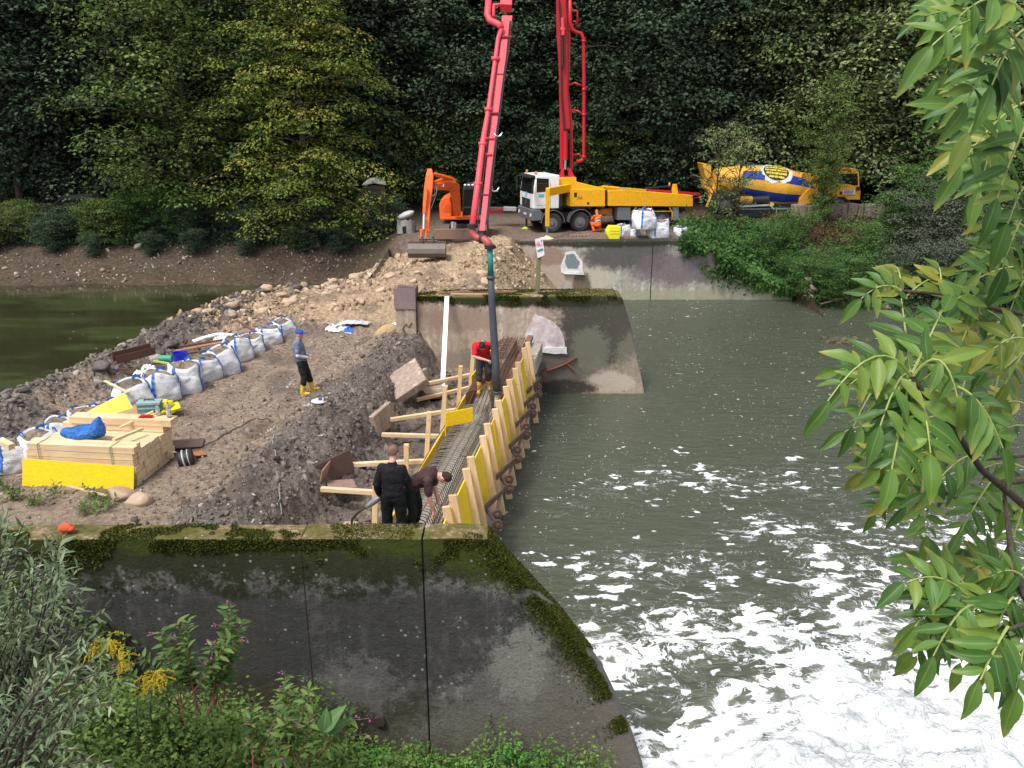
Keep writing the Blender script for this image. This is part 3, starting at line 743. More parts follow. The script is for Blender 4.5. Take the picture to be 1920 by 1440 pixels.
def make_tree(name, h, rad_, base, nlimb, per, nleaf, leaf, seed, prof='round', spray=.55, droop=.12, rise=.25, trunk_r=.16, lean=0.0, crown_name='crown', stems=1, puff=.62):
    """returns meshes (crown, trunk) with the foot at the origin"""
    g = np.random.default_rng(seed); rr = random.Random(seed)
    tb = MB(); C = []
    bend = [(rr.uniform(-.25, .25), rr.uniform(-.25, .25)) for _ in range(4)]
    def axis(t): return np.array([lean * t * h + bend[0][0] * math.sin(3 * t), bend[1][1] * math.sin(2.4 * t), t * h])
    tb.tube([axis(t) for t in np.linspace(0, 1, 9)], [trunk_r * (1 - .85 * t) + .01 for t in np.linspace(0, 1, 9)], 7)
    for st in range(stems - 1):
        a = rr.uniform(0, 6.28); tb.tube([(0, 0, 0), (.4 * math.cos(a), .4 * math.sin(a), h * .3), (1.1 * math.cos(a), 1.1 * math.sin(a), h * .75)], [trunk_r * .8, trunk_r * .6, .03], 6)
    for i in range(nlimb):
        t = base + (1 - base) * ((i + rr.random()) / nlimb)
        u = (t - base) / (1 - base)
        if prof == 'round': L = rad_ * (math.sin(math.pi * min(1, .18 + .82 * u)) ** .6 * .95 + .06)
        elif prof == 'cone': L = rad_ * (1.02 - .62 * u ** 1.3) * (.75 + .25 * math.sin(min(1, u * 5) * math.pi / 2))
        else: L = rad_ * (.65 + .5 * u) * (1 if u < .75 else (1 - u) / .25 * .7 + .3)
        L *= rr.uniform(.62, 1.18)
        a = i * 2.399 + rr.uniform(-.5, .5); p0 = axis(t)
        up = rise * (1 + u)
        pts = []
        for s_ in np.linspace(0, 1, 6):
            pts.append(p0 + np.array([math.cos(a) * L * s_, math.sin(a) * L * s_, L * (up * s_ - (up * .5 + droop) * s_ * s_)]))
        tb.tube(pts, [trunk_r * .38 * (1 - t * .6) * (1 - .85 * s_) + .008 for s_ in np.linspace(0, 1, 6)], 4, caps=False)
        pts = np.array(pts)
        k = max(2, int(per * L / rad_))
        for j in range(k):
            s_ = rr.uniform(.12, 1.04) if puff else rr.uniform(.22, 1.04); f = s_ * 5; b = min(4, int(f)); q_ = pts[b] + (pts[b + 1] - pts[b]) * (f - b)
            w = (.16 + .42 * (1 - abs(s_ - .6))) * L
            C.append(q_ + np.array([-math.sin(a), math.cos(a), 0]) * rr.gauss(0, w * .55) + np.array([0, 0, rr.uniform(-.3, .25) - .25 * droop]))
    C = np.array(C)
    V, F, at = sprays(g, C, spray, nleaf, leaf, droop=droop * (.4 if puff else 1), tilt=.2 if puff else .4, puff=puff)
    me_c = np_mesh(name + '_crown', V, F, F_MID, None, at)
    me_t = tb.build(name + '_trunk', BARK, None, smooth=True)
    a, b = me_c.data, me_t.data
    bpy.data.objects.remove(me_c); bpy.data.objects.remove(me_t)
    return a, b
PROTO = {
    'beech': make_tree('beech', 12.5, 4.9, .05, 66, 10, 78, .16, 21, 'cone', .80, .30, .35, .20, puff=.42),
    'maple': make_tree('maple', 15, 5.4, .06, 60, 8, 90, .22, 22, 'round', 1.05, .10, .40, .22, puff=.85),
    'tall': make_tree('tall', 17, 4.4, .16, 62, 8, 84, .24, 23, 'round', 1.0, .05, .45, .22, puff=.85),
    'oak': make_tree('oak', 14, 5.2, .10, 60, 9, 84, .23, 24, 'fan', 1.1, .12, .35, .24, puff=.8),
    'fir': make_tree('fir', 17, 3.6, .06, 90, 8, 40, .17, 25, 'cone', .5, .45, .1, .18),
    'slim': make_tree('slim', 9, 2.3, .25, 34, 9, 40, .16, 26, 'round', .45, .12, .4, .10),
    'bush': make_tree('bush', 3.0, 2.0, .05, 34, 9, 42, .13, 27, 'fan', .38, .15, .7, .05),
    'sparse': make_tree('sparse', 3.0, 1.7, .05, 30, 4, 22, .12, 29, 'fan', .30, .10, .9, .045),
    'shrub': make_tree('shrub', 2.2, 1.6, .05, 28, 8, 40, .085, 28, 'fan', .3, .1, .9, .035),
}
MATMESH = {}
def tree(kind, x, y, z, s, mat, label, group, rz=None, sz=None, name='tree', cat='tree'):
    key = (kind, mat.name)
    if key not in MATMESH:
        a = PROTO[kind][0].copy(); a.materials.clear(); a.materials.append(mat); MATMESH[key] = a
    r = empty(name, (x, y, z), label, cat, group, rz=random.uniform(0, 6.28) if rz is None else rz)
    r.scale = (s, s, s if sz is None else sz)
    for nm, me in (('crown', MATMESH[key]), ('trunk', PROTO[kind][1])):
        o = bpy.data.objects.new(nm, me); COL.objects.link(o); o.parent = r
    return r
def fh(x, y): return float(far_h(np.array([[x]]), np.array([[y]]), False)[0, 0])
def ft_(kind, x, y, s, mat, label, group=None, dz=-.15, **k):
    return tree(kind, x, y, fh(x, y) + dz, s, mat, label, group, **k)
# the trees one reads individually along the far shore, left to right
ft_('beech', -10.2, 42.6, 1.0, F_YEL, 'yellowing beech with layered drooping sprays, left of the small dark cabin', rz=1.0)
ft_('maple', -16.5, 43.6, .95, F_MID, 'broad mid green tree overhanging the mud shore, left of the yellowing beech', rz=.4)
ft_('maple', -21.8, 46.5, 1.0, F_SHADED, 'tall dark green tree behind the parked car with the red tail light', rz=2.4)
ft_('oak', -12.6, 47.5, .95, F_SHADED, 'dark green tree crowding the gap between the shore tree and the beech', rz=4.4)
ft_('tall', -26.0, 44.8, .95, F_SHADED, 'dark tree at the far left edge above the pond', rz=.3)
ft_('fir', -24.0, 47.5, 1.0, F_SHADED, 'dark narrow tree second from the far left edge', rz=1.3)
ft_('slim', 15.25, 41.6, .60, F_MID, 'slim ivy covered young tree in front of the mixer truck cab', rz=.7, sz=.78)
ft_('oak', 19.8, 45.6, .95, F_LIGHT, 'light green two-stemmed tree right of the mixer truck', rz=.2)
ft_('maple', 16.6, 47.6, 1.0, F_LIGHT, 'tall light green tree above and behind the mixer truck cab', rz=2.2)
ft_('maple', 23.6, 46.5, 1.05, F_LIGHT, 'light green tree behind the hanging ash twigs', rz=5.2)
ft_('slim', 21.8, 44.8, .95, F_MID, 'small thin-trunked tree beside the concrete block row', rz=3.3)
# woods on the slope behind
rr = random.Random(4); k = 0
for row, (yy, n) in enumerate(((50.0, 13), (54.0, 15), (59.0, 16), (65.0, 17), (72.0, 18))):
    for i in range(n):
        x = -0.62 * yy + (i + rr.uniform(.2, .8)) * 1.24 * yy / n
        y = yy + rr.uniform(-1.5, 1.5)
        if row == 0 and 14 < x < 26: continue
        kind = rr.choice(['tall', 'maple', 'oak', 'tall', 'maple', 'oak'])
        if row == 0: matx = F_SHADED if x < 13 else F_MID
        elif row == 1: matx = rr.choice([F_SHADED, F_SHADED, F_SHADED, F_MID])
        else: matx = rr.choice([F_SHADED, F_SHADED, F_MID])
        if kind == 'fir': matx = F_SHADED
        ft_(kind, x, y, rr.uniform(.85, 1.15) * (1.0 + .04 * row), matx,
            'dark tree of the wooded hillside behind the work yard' if matx is F_SHADED else 'green tree of the wooded hillside behind the work yard',
            'dark trees on the wooded hillside' if matx is F_SHADED else 'green trees on the wooded hillside', dz=-.4)
# understorey
for i in range(34):
    x = -30 + i * 1.95 + rr.uniform(-.6, .6)
    y = rr.uniform(47.6, 49.2)
    ft_('bush', x, y, rr.uniform(.8, 1.3), rr.choice([F_SHADED, F_SHADED, F_MID]), 'dark bush at the foot of the wooded hillside', 'bushes at the foot of the hillside', name='bush', cat='bush', sz=rr.uniform(1.0, 1.6))
for i in range(15):
    x = -31.5 + i * 1.7 + rr.uniform(-.7, .7)
    ft_('bush', x, rr.uniform(41.5, 42.4), rr.uniform(.35, .66), rr.choice([F_SHADED, F_MID, F_SHADED, F_SHADED]), 'low bush under the trees on the far left shore', 'bushes along the far left shore', name='bush', cat='bush')
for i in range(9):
    ft_('bush', -28 + i * 2.5 + rr.uniform(-.5, .5), rr.uniform(40.8, 41.4), rr.uniform(.3, .5), F_SHADED, 'small dark bush leaning over the far mud shore', 'small bushes leaning over the mud shore', name='bush', cat='bush')
for x_, y_, s_ in ((13.2, 37.2, .5), (13.6, 36.8, .42), (12.9, 38.4, .5), (13.5, 36.3, .55), (14.1, 36.2, .5)):
    tree('shrub', x_, y_, .25, s_ * 1.3, F_BUSH, 'low green shrub at the waterside end of the quay wall', 'low shrubs at the end of the quay wall', name='bush', cat='bush')
ft_('bush', -18.8, 42.2, .75, F_BUSH, 'bright green low bush on the far shore below the dark car', name='bush', cat='bush')
ft_('bush', -16.6, 42.4, .6, F_BUSH, 'smaller bright green bush right of the bright green one', name='bush', cat='bush')
ft_('bush', -6.3, 42.3, .6, F_SHADED, 'dark low bush in front of the small cabin', name='bush', cat='bush')
# right shore shrubs
def bush_at(kind, px, py, Y, s, mat, label, sz=None, group=None, **k):
    w = PY(px, py, Y); return tree(kind, w.x, w.y, w.z, s, mat, label, group, name='bush', cat='bush', sz=sz, **k)
tree('sparse', 9.9, 41.2, 3.0, 1.0, F_LIGHT, 'olive green shrub with bare twigs between the yellow truck and the mixer drum', None, name='bush', cat='bush', sz=1.35)
tree('bush', 15.2, 41.4, 3.0, .42, F_MID, 'ivy thicket round the foot of the slim young tree', None, name='bush', cat='bush', sz=1.1)
tree('sparse', 11.0, 41.7, 3.1, .85, F_LIGHT, 'loose pale shrub in front of the back end of the mixer drum', None, name='bush', cat='bush', sz=1.2)
for i, (x, y, s) in enumerate(((17.2, 36.4, .9), (18.6, 36.0, 1.05), (20.2, 35.8, 1.15), (21.6, 36.6, 1.3), (19.2, 38.0, 1.15), (21.0, 38.6, 1.2), (22.8, 35.4, 1.3), (23.6, 37.6, 1.3))):
    tree('shrub', x, y, fh(x, y) - .1, s * 1.15, F_GREY, 'grey-green willow shrub of the thicket at the right water edge', 'grey-green willow shrubs at the right water edge', name='bush', cat='bush')
for i, (x, y, s) in enumerate(((14.0, 37.0, .62), (15.0, 36.6, .66), (15.9, 36.5, .62), (16.4, 38.0, .72), (12.2, 38.9, .66), (13.6, 39.2, .62), (17.6, 39.4, .85), (19.5, 41.0, .9), (22, 41.5, 1.1), (24.5, 40.5, 1.2))):
    tree('shrub', x, y, fh(x, y) - .1, s * 1.25, F_BUSH, 'fresh green shrub on the slope above the right shore', 'fresh green shrubs on the right slope', name='bush', cat='bush')
# ivy and brambles covering the right slope and hanging over the quay wall
def cover(name, P, N, leaf, mat, label, seed, jit=.8, kind='stuff', shape=None):
    g = np.random.default_rng(seed); n = len(P)
    nr = N + g.normal(0, jit, (n, 3)); fw = g.normal(size=(n, 3)); fw[:, 2] -= .6
    R = frames(fw, nr) * (leaf * g.uniform(.6, 1.4, n))[:, None, None]
    V, F, r = inst(LV if shape is None else shape[0], LF if shape is None else shape[1], R, P, g.random(n))
    cl = fbm(P[:, 0] * .8 + 5, P[:, 1] * .8 + P[:, 2] * .9, 4); cl = np.clip((cl - .25) * 2, 0, 1)
    o = np_mesh(name, V, F, mat, None, {'rnd': r, 'clump': np.repeat(cl, (4 if shape is None else len(shape[0])))})
    return tag(o, label, 'undergrowth', kind=kind)
g = np.random.default_rng(17)
n = 120000; x = g.uniform(8.0, 27, n); y = g.uniform(36.2, 42.0, n)
d = fbm(x * .55, y * .55, 4)
bare = (np.abs(x - 15.6 - (y - 40) * .4) < 1.9 + .8 * (d - .5)) & (y > 38.9)
hang = (x < 13.2) & (y < 38.2)
keep = (d > .36) & (~bare | (g.random(n) < .12)) & ~hang
x, y = x[keep], y[keep]
z = far_h(x[None], y[None], True)[0] + g.exponential(.16, len(x)) * np.where(y > 40.3, .35, 1) * (.6 + 2.2 * np.clip(fbm(x * 1.3, y * 1.3, 3) - .4, 0, 1))
P1 = np.stack([x, y, z], 1); N1 = np.tile([[0, -.5, 1.]], (len(x), 1))
n = 30000; x = g.uniform(7.6, 13, n); zt = np.interp(x, [8.2, 9.6, 10.9, 13], [2.74, 2.1, 1.4, .45])
dz = g.exponential(.42, n) * np.interp(x, [7.6, 9.2, 11, 13], [.22, .55, .38, .2]); keep = (zt - dz > .12) & (fbm(x * 1.1, dz * 1.5 + 7, 4) > .43)
P2 = np.stack([x, np.full(n, YQ - .03) - g.exponential(.08, n), zt - dz + .1], 1)[keep]; N2 = np.tile([[0, -1, .4]], (len(P2), 1))
cover('ivy', np.concatenate([P1, P2]), np.concatenate([N1, N2]), .17, F_BUSH, 'ivy and brambles covering the slope below the mixer truck and the end of the quay wall', 4)
n = 26000; x = g.uniform(9, 27, n); y = g.uniform(38.8, 43, n); z = far_h(x[None], y[None], True)[0] + g.exponential(.12, n)
keep = fbm(x * .5 + 30, y * .5, 4) > .5
cover('dead_leaves', np.stack([x, y, z], 1)[keep], np.tile([[0, -.4, 1.]], (keep.sum(), 1)), .13, paint('dead_leaf', (.11, .06, .03), .9, 0, .4, (.04, .025, .015)), 'brown dead twigs and leaves on the bare part of the right slope', 5)
# dark litter and weeds on the left shore
n = 26000; x = g.uniform(-32, -6, n); y = 41.6 + np.abs(g.normal(0, 1.3, n)); z = far_h(x[None], y[None], True)[0] + g.exponential(.22, n)
cover('shore_weeds', np.stack([x, y, z], 1), np.tile([[0, -.4, 1.]], (n, 1)), .15, F_SHADED, 'dark weeds along the top of the far mud shore', 6)
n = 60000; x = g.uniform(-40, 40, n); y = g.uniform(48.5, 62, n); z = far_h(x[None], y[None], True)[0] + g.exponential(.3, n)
cover('forest_floor_plants', np.stack([x, y, z], 1), np.tile([[0, -.8, 1.]], (n, 1)), .26, F_SHADED, 'dark undergrowth on the forest floor of the hillside', 7)
# ================================================================== WEIR CREST, FORMWORK, REINFORCEMENT
DS = Vector((.144, .9896, 0)).normalized(); DT = Vector((DS.y, -DS.x, 0)); WO = Vector((-1.04, 12.13, 0))
def WP(s, t, z): return WO + DS * s + DT * t + Vector((0, 0, z))
def prism_w(poly, s0, s1):
    mb = MB(); n = len(poly)
    vs = [WP(s0, t, z) for t, z in poly] + [WP(s1, t, z) for t, z in poly]
    mb.add(vs, [tuple(range(n)), tuple(range(n, 2 * n))[::-1]] + [(i, i + n, (i + 1) % n + n, (i + 1) % n) for i in range(n)])
    return mb
WOODM = wood('fresh_timber', (.80, .60, .36), (.66, .44, .22), 1.0, .65, 2)
WOODX = wood('fresh_timber_beam', (.82, .64, .42), (.66, .46, .26), 1.0, .65, 0)
m = NT('yellow_form_sheet'); n1 = m.noise(1.4, 5, .65); n2 = m.noise(9, 4, .6, m.vmul(m.pos(), (1, 1, 3)))
YEL = m.fin(m.mix(m.mr(n1, .5, .72, 0, .35), m.mix(m.mr(n2, .3, .7), (.88, .60, .012), (.78, .50, .012)), (.42, .30, .06)), .5, 0, .35)
m = NT('wet_concrete'); n2 = m.noise(14, 5, .7); m.bump(n2, .6, .02)
WETC = m.fin(m.ramp(n2, [(.3, (.27, .25, .21)), (.6, (.42, .40, .35))]), .8, 0, .3)
RUST = paint('rust_brown', (.15, .095, .07), .85, .2, .6, (.03, .02, .015), 4, .3)
sill = empty('weir_sill', WP(5, -.5, 0), 'grey concrete weir sill carrying the reinforcement between the two piers', 'weir')
prism_w([(-1.5, 1.08), (-.42, 1.10), (-.40, 1.36), (.06, 1.36), (.08, 1.1), (.1, .0), (.1, -1.5), (-1.5, -1.5)], -3.1, 12.2).build('concrete_body', WETC, sill, world=True)
# outer formwork
fo = empty('outer_formwork', WP(4, .2, 0), 'row of pale timber uprights and yellow sheets along the water edge', 'formwork', None)
tops = [(989, 641), (981, 652), (972, 679), (965, 690), (956, 710), (949, 725), (936, 750), (928, 765), (914, 795), (904, 815), (885, 856), (874, 877), (850, 926), (839, 948)]
rr = random.Random(9); S_list = []
extra = [-.9, -1.5, -2.2]
for (x, y) in tops:
    w = PZ(x, y, 2.2); S_list.append((w - WO).dot(DS))
for s in S_list + extra:
    a = WP(s, rr.uniform(-.02, .02), 2.2 + rr.uniform(-.02, .02)); lean = rr.uniform(.29, .34)
    b = WP(s, lean, rr.uniform(.05, .20))
    MB().beam(a, b, .065, .14, up=DT).build('upright', WOODM, fo, world=True, bevel=.005)
def lean_t(z): return .29 * (2.2 - z) / 1.87
for i, s0 in enumerate(np.arange(-3.0, 11.8, 1.25)):
    for (z0, z1, off) in ((.9, 1.44, 0), (1.45, 1.97, .002)):
        if i > 9 and z0 > 1: continue
        mb = MB(); L = 1.22
        for (ta, tb_) in ((-.075, -.052),):
            vs = [WP(s0 + off * 10, lean_t(z0) + ta, z0), WP(s0 + L, lean_t(z0) + ta, z0), WP(s0 + L, lean_t(z1) + ta, z1), WP(s0 + off * 10, lean_t(z1) + ta, z1)]
            vs += [v + DT * (tb_ - ta) for v in vs]
            mb.add(vs, [(0, 1, 2, 3), (7, 6, 5, 4), (0, 4, 5, 1), (2, 6, 7, 3), (1, 5, 6, 2), (0, 3, 7, 4)])
        mb.build('form_sheet', YEL, fo, world=True)
# old gate rollers on rusty arms
bars = [((906, 956), (942, 921)), ((931, 895), (965, 862)), ((955, 838), (984, 809)), ((965, 800), (993, 770)), ((978, 764), (1006, 738)), ((989, 735), (1014, 709)), ((999, 709), (1022, 683))]
discs = [(932, 985), (954, 917), (970, 860), (987, 816), (999, 776), (1010, 739), (1019, 704)]
for i, ((a, b), d) in enumerate(zip(bars, discs)):
    rz_ = .75
    A = PZ(*a, 1.12); B = PZ(*b, 1.05); D = PZ(*d, .8)
    r = empty('gate_roller', D, 'rusty flanged roller on a steel arm over the water beside the formwork', 'roller', 'rusty gate rollers along the weir')
    mb = MB(); mb.beam(A, B, .035, .11); mb.beam(B + Vector((-.03, 0, 0)), D + Vector((-.05, .1, .03)), .05, .05)
    C2 = D + Vector((-.01, .17, .13))
    mb.tube([C2 + Vector((-.22, .05, .12)), D + Vector((0, 0, .02))], .035, 8)
    mb.build('arm', RUST, r, world=True)
    ax = Vector((.45, -.85, .1)).normalized()
    for j, cc in enumerate((D, C2)):
        R_ = ax.to_track_quat('Z', 'Y').to_matrix().to_4x4(); M = Matrix.Translation(cc) @ R_
        mb = MB().lathe([(.105, -.02), (.12, -.012), (.12, .012), (.105, .02), (.085, .02), (.075, .008), (.05, .008), (.045, .045), (.025, .055)], 20, M)
        mb.tube([cc - ax * .1, cc + ax * .02], .055, 10)
        mb.build('wheel', RUST, r, world=True, smooth=False)
# inner formwork
fi = empty('inner_formwork', WP(4, -1.3, .8), 'timber uprights, braces and thin yellow sheets on the earth side of the reinforcement', 'formwork')
ups = [((888, 654), (880, 744)), ((864, 686), (859, 772)), ((835, 723), (827, 838)), ((805, 772), (799, 871)), ((762, 833), (762, 905)), ((704, 911), (703, 992))]
for a, b in ups:
    B = PZ(*b, .82); A = PY(*a, B.y)
    MB().beam(A, B, .10, .10, up=(0, 1, 0)).build('upright', WOODM, fi, world=True, bevel=.005)
braces = [((792, 721), (895, 700), 1.15), ((780, 750), (887, 725), .95), ((732, 787), (858, 768), 1.15), ((716, 815), (829, 818), .98), ((645, 872), (806, 864), 1.18), ((602, 917), (700, 923), 1.2)]
for a, b, z in braces:
    MB().beam(PZ(*a, z), PZ(*b, z), .10, .085).build('brace', WOODX, fi, world=True, bevel=.005)
def sheet(s0, s1, t, z0, z1, th=.024, dt=0):
    mb = MB(); mb.beam(WP(s0, t, (z0 + z1) / 2), WP(s1, t + dt, (z0 + z1) / 2), th, z1 - z0); return mb
sheet(8.3, 11.6, -1.22, 1.2, 1.75, dt=.1).build('form_sheet', YEL, fi, world=True)
sheet(5.2, 8.2, -1.22, 1.0, 1.50).build('form_sheet', YEL, fi, world=True)
sheet(1.8, 5.1, -1.22, 1.0, 1.50).build('form_sheet', YEL, fi, world=True)
sheet(-3.0, 1.7, -1.22, 1.0, 1.45).build('form_sheet', YEL, fi, world=True)
a = PZ(835, 787, 1.95); b = PZ(886, 777, 1.95)
tag(MB().beam(a, b, .03, .32).build('form_offcut', YEL, bevel=.003), 'short yellow formwork board sticking out over the reinforcement mat', 'board')
# reinforcement mat
STEEL = paint('rebar_steel', (.17, .145, .12), .6, .55, .4, (.11, .06, .035), 3)
STEELR = paint('rebar_rusty', (.15, .075, .05), .75, .35, .5, (.05, .03, .02), 3)
cage = empty('rebar_mat', WP(4, -.75, 1.2), 'long arched mat of closely spaced steel bars between the timber forms', 'reinforcement')
rr = random.Random(3)
for nm, s0, s1, mt, dz in (('near_mat', -2.9, 6.6, STEEL, 0), ('far_mat', 7.0, 11.9, STEELR, .22)):
    mb = MB(); s = s0
    while s < s1:
        j = rr.uniform(-.012, .012); w = rr.uniform(-.01, .01)
        mb.tube([WP(s, -1.12, 1.15), WP(s + j, -1.10, 1.50 + dz), WP(s + j, -1.0, 1.58 + dz + w), WP(s, -.66, 1.63 + dz + w), WP(s - j, -.54, 1.60 + dz), WP(s - .02, -.46, 1.40), WP(s - .02, -.44, 1.15)], .011, 4, caps=False)
        s += .105
    mb.build('stirrups', mt, cage, world=True)
    mb = MB()
    for t, z in ((-1.07, 1.52), (-.95, 1.56), (-.8, 1.59), (-.66, 1.61), (-.52, 1.57), (-.47, 1.42)):
        pts = [WP(q_, t + rr.uniform(-.008, .008), z + dz + rr.uniform(-.006, .006)) for q_ in np.linspace(s0, s1, 14)]
        mb.tube(pts, .009, 5)
    mb.build('long_bars', mt, cage, world=True)
mb = MB()
for t, z, w in ((-1.17, 1.62, .3), (-.40, 1.5, 0), (-.36, 1.43, 0), (-.34, 1.5, .02), (-.30, 1.41, .03)):
    mb.tube([WP(q_, t + w * .03 * math.sin(q_), z + .015 * math.sin(q_ * 2.1 + t)) for q_ in np.linspace(-2.8, 6.6, 26)], .011, 5)
for s in (-.9, 1.2, 3.4, 5.2):
    mb.tube([WP(s, -.5, 1.62), WP(s + .05, -.35, 1.58), WP(s, -.27, 1.42)], .014, 5)
mb.build('edge_bars', STEEL, cage, world=True)
mb = MB()
for k in range(9):
    t = -1.0 + .09 * k
    mb.tube([WP(6.2 + .1 * k, t, 1.4), WP(8.5, t + .05, 1.86 + rr.uniform(0, .08)), WP(11.8, t + .1 + rr.uniform(-.05, .05), 1.9)], .012, 5)
mb.tube([WP(6.2, -.5, 1.45), WP(7.6, -.45, 1.6), WP(9.2, -.25, 2.0), WP(10.6, -.2, 2.2), WP(11.6, -.3, 1.9)], .01, 5)
mb.build('starter_bars', STEELR, cage, world=True)
tag(MB().beam(WP(7.4, -.28, 1.55), WP(11.9, -.12, 1.9), .16, .10).build('timber_baulk', wood('old_plank', (.26, .15, .09), (.12, .07, .045), 1, .9, 0)), 'dark weathered timber baulk lying beside the far reinforcement', 'timber')
tag(MB().box(WP(11.0, .0, 1.5), (.5, 1.6, .5), Matrix.Rotation(-.144, 3, 'Z')).build('concrete_block', concrete('block_c', (.34, .31, .27), []), bevel=.03), 'pale concrete block at the far end of the reinforcement against the pier', 'block')
# white measuring board leaning on the pier
a = PZ(829, 742, .8); b = PY(838, 556, 24.15)
st = MB().beam(a, b, .13, .03, up=(0, 1, 0)).build('measuring_board', paint('white_paint', (.86, .86, .87), .5, 0, .06))
st['label'] = 'tall white board leaning against the middle pier'; st['category'] = 'board'
# slabs and plates at the brace feet
SLAB = concrete('slab_c', (.32, .245, .2), [], scale=2)
def slab(px, py, z, dims, rot, label, mat=SLAB, name='stone_slab', cat='slab'):
    w = PZ(px, py, z)
    o = MB().box((0, 0, 0), dims).build(name, mat, None, bevel=.02)
    o.location = w; o.rotation_euler = [rad(a_) for a_ in rot]
    return tag(o, label, cat)
slab(764, 714, 1.5, (.95, 1.1, .22), (18, -32, 12), 'big tilted beige stone slab at the left end of the farthest timber brace')
slab(786, 722, 1.12, (.12, 1.05, .62), (6, -8, -22), 'upright grey stone edge behind the farthest timber brace')
slab(718, 786, 1.2, (.14, .85, .55), (8, -10, -24), 'upright mossy kerb stone at the end of the middle timber brace')
slab(812, 735, .95, (.7, .5, .2), (8, 6, 30), 'small flat stone block under the foot of the white board')
PLT = paint('steel_plate_brown', (.14, .09, .075), .7, .2, .5, (.05, .04, .035), 3)
slab(627, 878, 1.28, (.035, .95, .5), (4, -6, -40), 'dark upright steel plate at the end of the near timber brace', PLT, 'steel_plate', 'plate')
slab(608, 893, 1.25, (.035, .5, .5), (0, 14, -6), 'brown upright steel plate left of the dark one', paint('plate_rose', (.34, .2, .16), .8), 'steel_plate', 'plate')
slab(640, 908, 1.12, (.55, .5, .03), (-4, 5, 20), 'flat brown plate lying inside the near trench corner', paint('plate_rose2', (.3, .18, .15), .8), 'steel_plate', 'plate')

# ================================================================== PEOPLE
SKIN = paint('skin', (.62, .33, .24), .55, 0, .05, scale=6)
def limb(mb, pts, rs, n=10):
    mb.tube(pts, rs, n)
    for p, r in zip(pts, rs): mb.ell(p, r, 10, 7)
def fig_part(mb, name, mat, root, vox=.012, wr=0.0):
    o = mb.build(name, mat, root, smooth=True)
    rm = o.modifiers.new('skin', 'REMESH'); rm.mode = 'VOXEL'; rm.voxel_size = vox; rm.use_smooth_shade = True
    sm = o.modifiers.new('smooth', 'SMOOTH'); sm.factor = .5; sm.iterations = 3
    if wr:
        tx = bpy.data.textures.get('folds') or bpy.data.textures.new('folds', 'CLOUDS'); tx.noise_scale = .085
        d = o.modifiers.new('folds', 'DISPLACE'); d.texture = tx; d.strength = wr; d.mid_level = .22
    return o
def hand(mb, w, d, side, curl=.6):
    """palm, four bent fingers of unequal length and a thumb; w wrist, d direction"""
    d = Vector(d).normalized(); up = Vector((0, 0, 1)) if abs(d.z) < .8 else Vector((0, 1, 0))
    sd = d.cross(up).normalized() * side; nm = sd.cross(d).normalized()
    if nm.z > 0: nm = -nm
    w = Vector(w)
    mb.box(w + d * .045, (.085, .08, .03), Matrix((d, sd, nm)).transposed())
    for i, L in enumerate((.068, .078, .072, .056)):
        b = w + d * .085 + sd * (.030 - .020 * i)
        m1 = b + (d * math.cos(curl) + nm * math.sin(curl)) * L * .5
        m2 = m1 + (d * math.cos(curl * 2.2) + nm * math.sin(curl * 2.2)) * L * .5
        limb(mb, [b - d * .02, m1, m2], [.0095, .009, .0075], 6)
    t0 = w + d * .025 + sd * .038
    limb(mb, [t0, t0 + (d * .6 + sd * .7 + nm * .3) * .035, t0 + (d * 1.0 + sd * .5 + nm * .9) * .058], [.012, .0105, .009], 6)
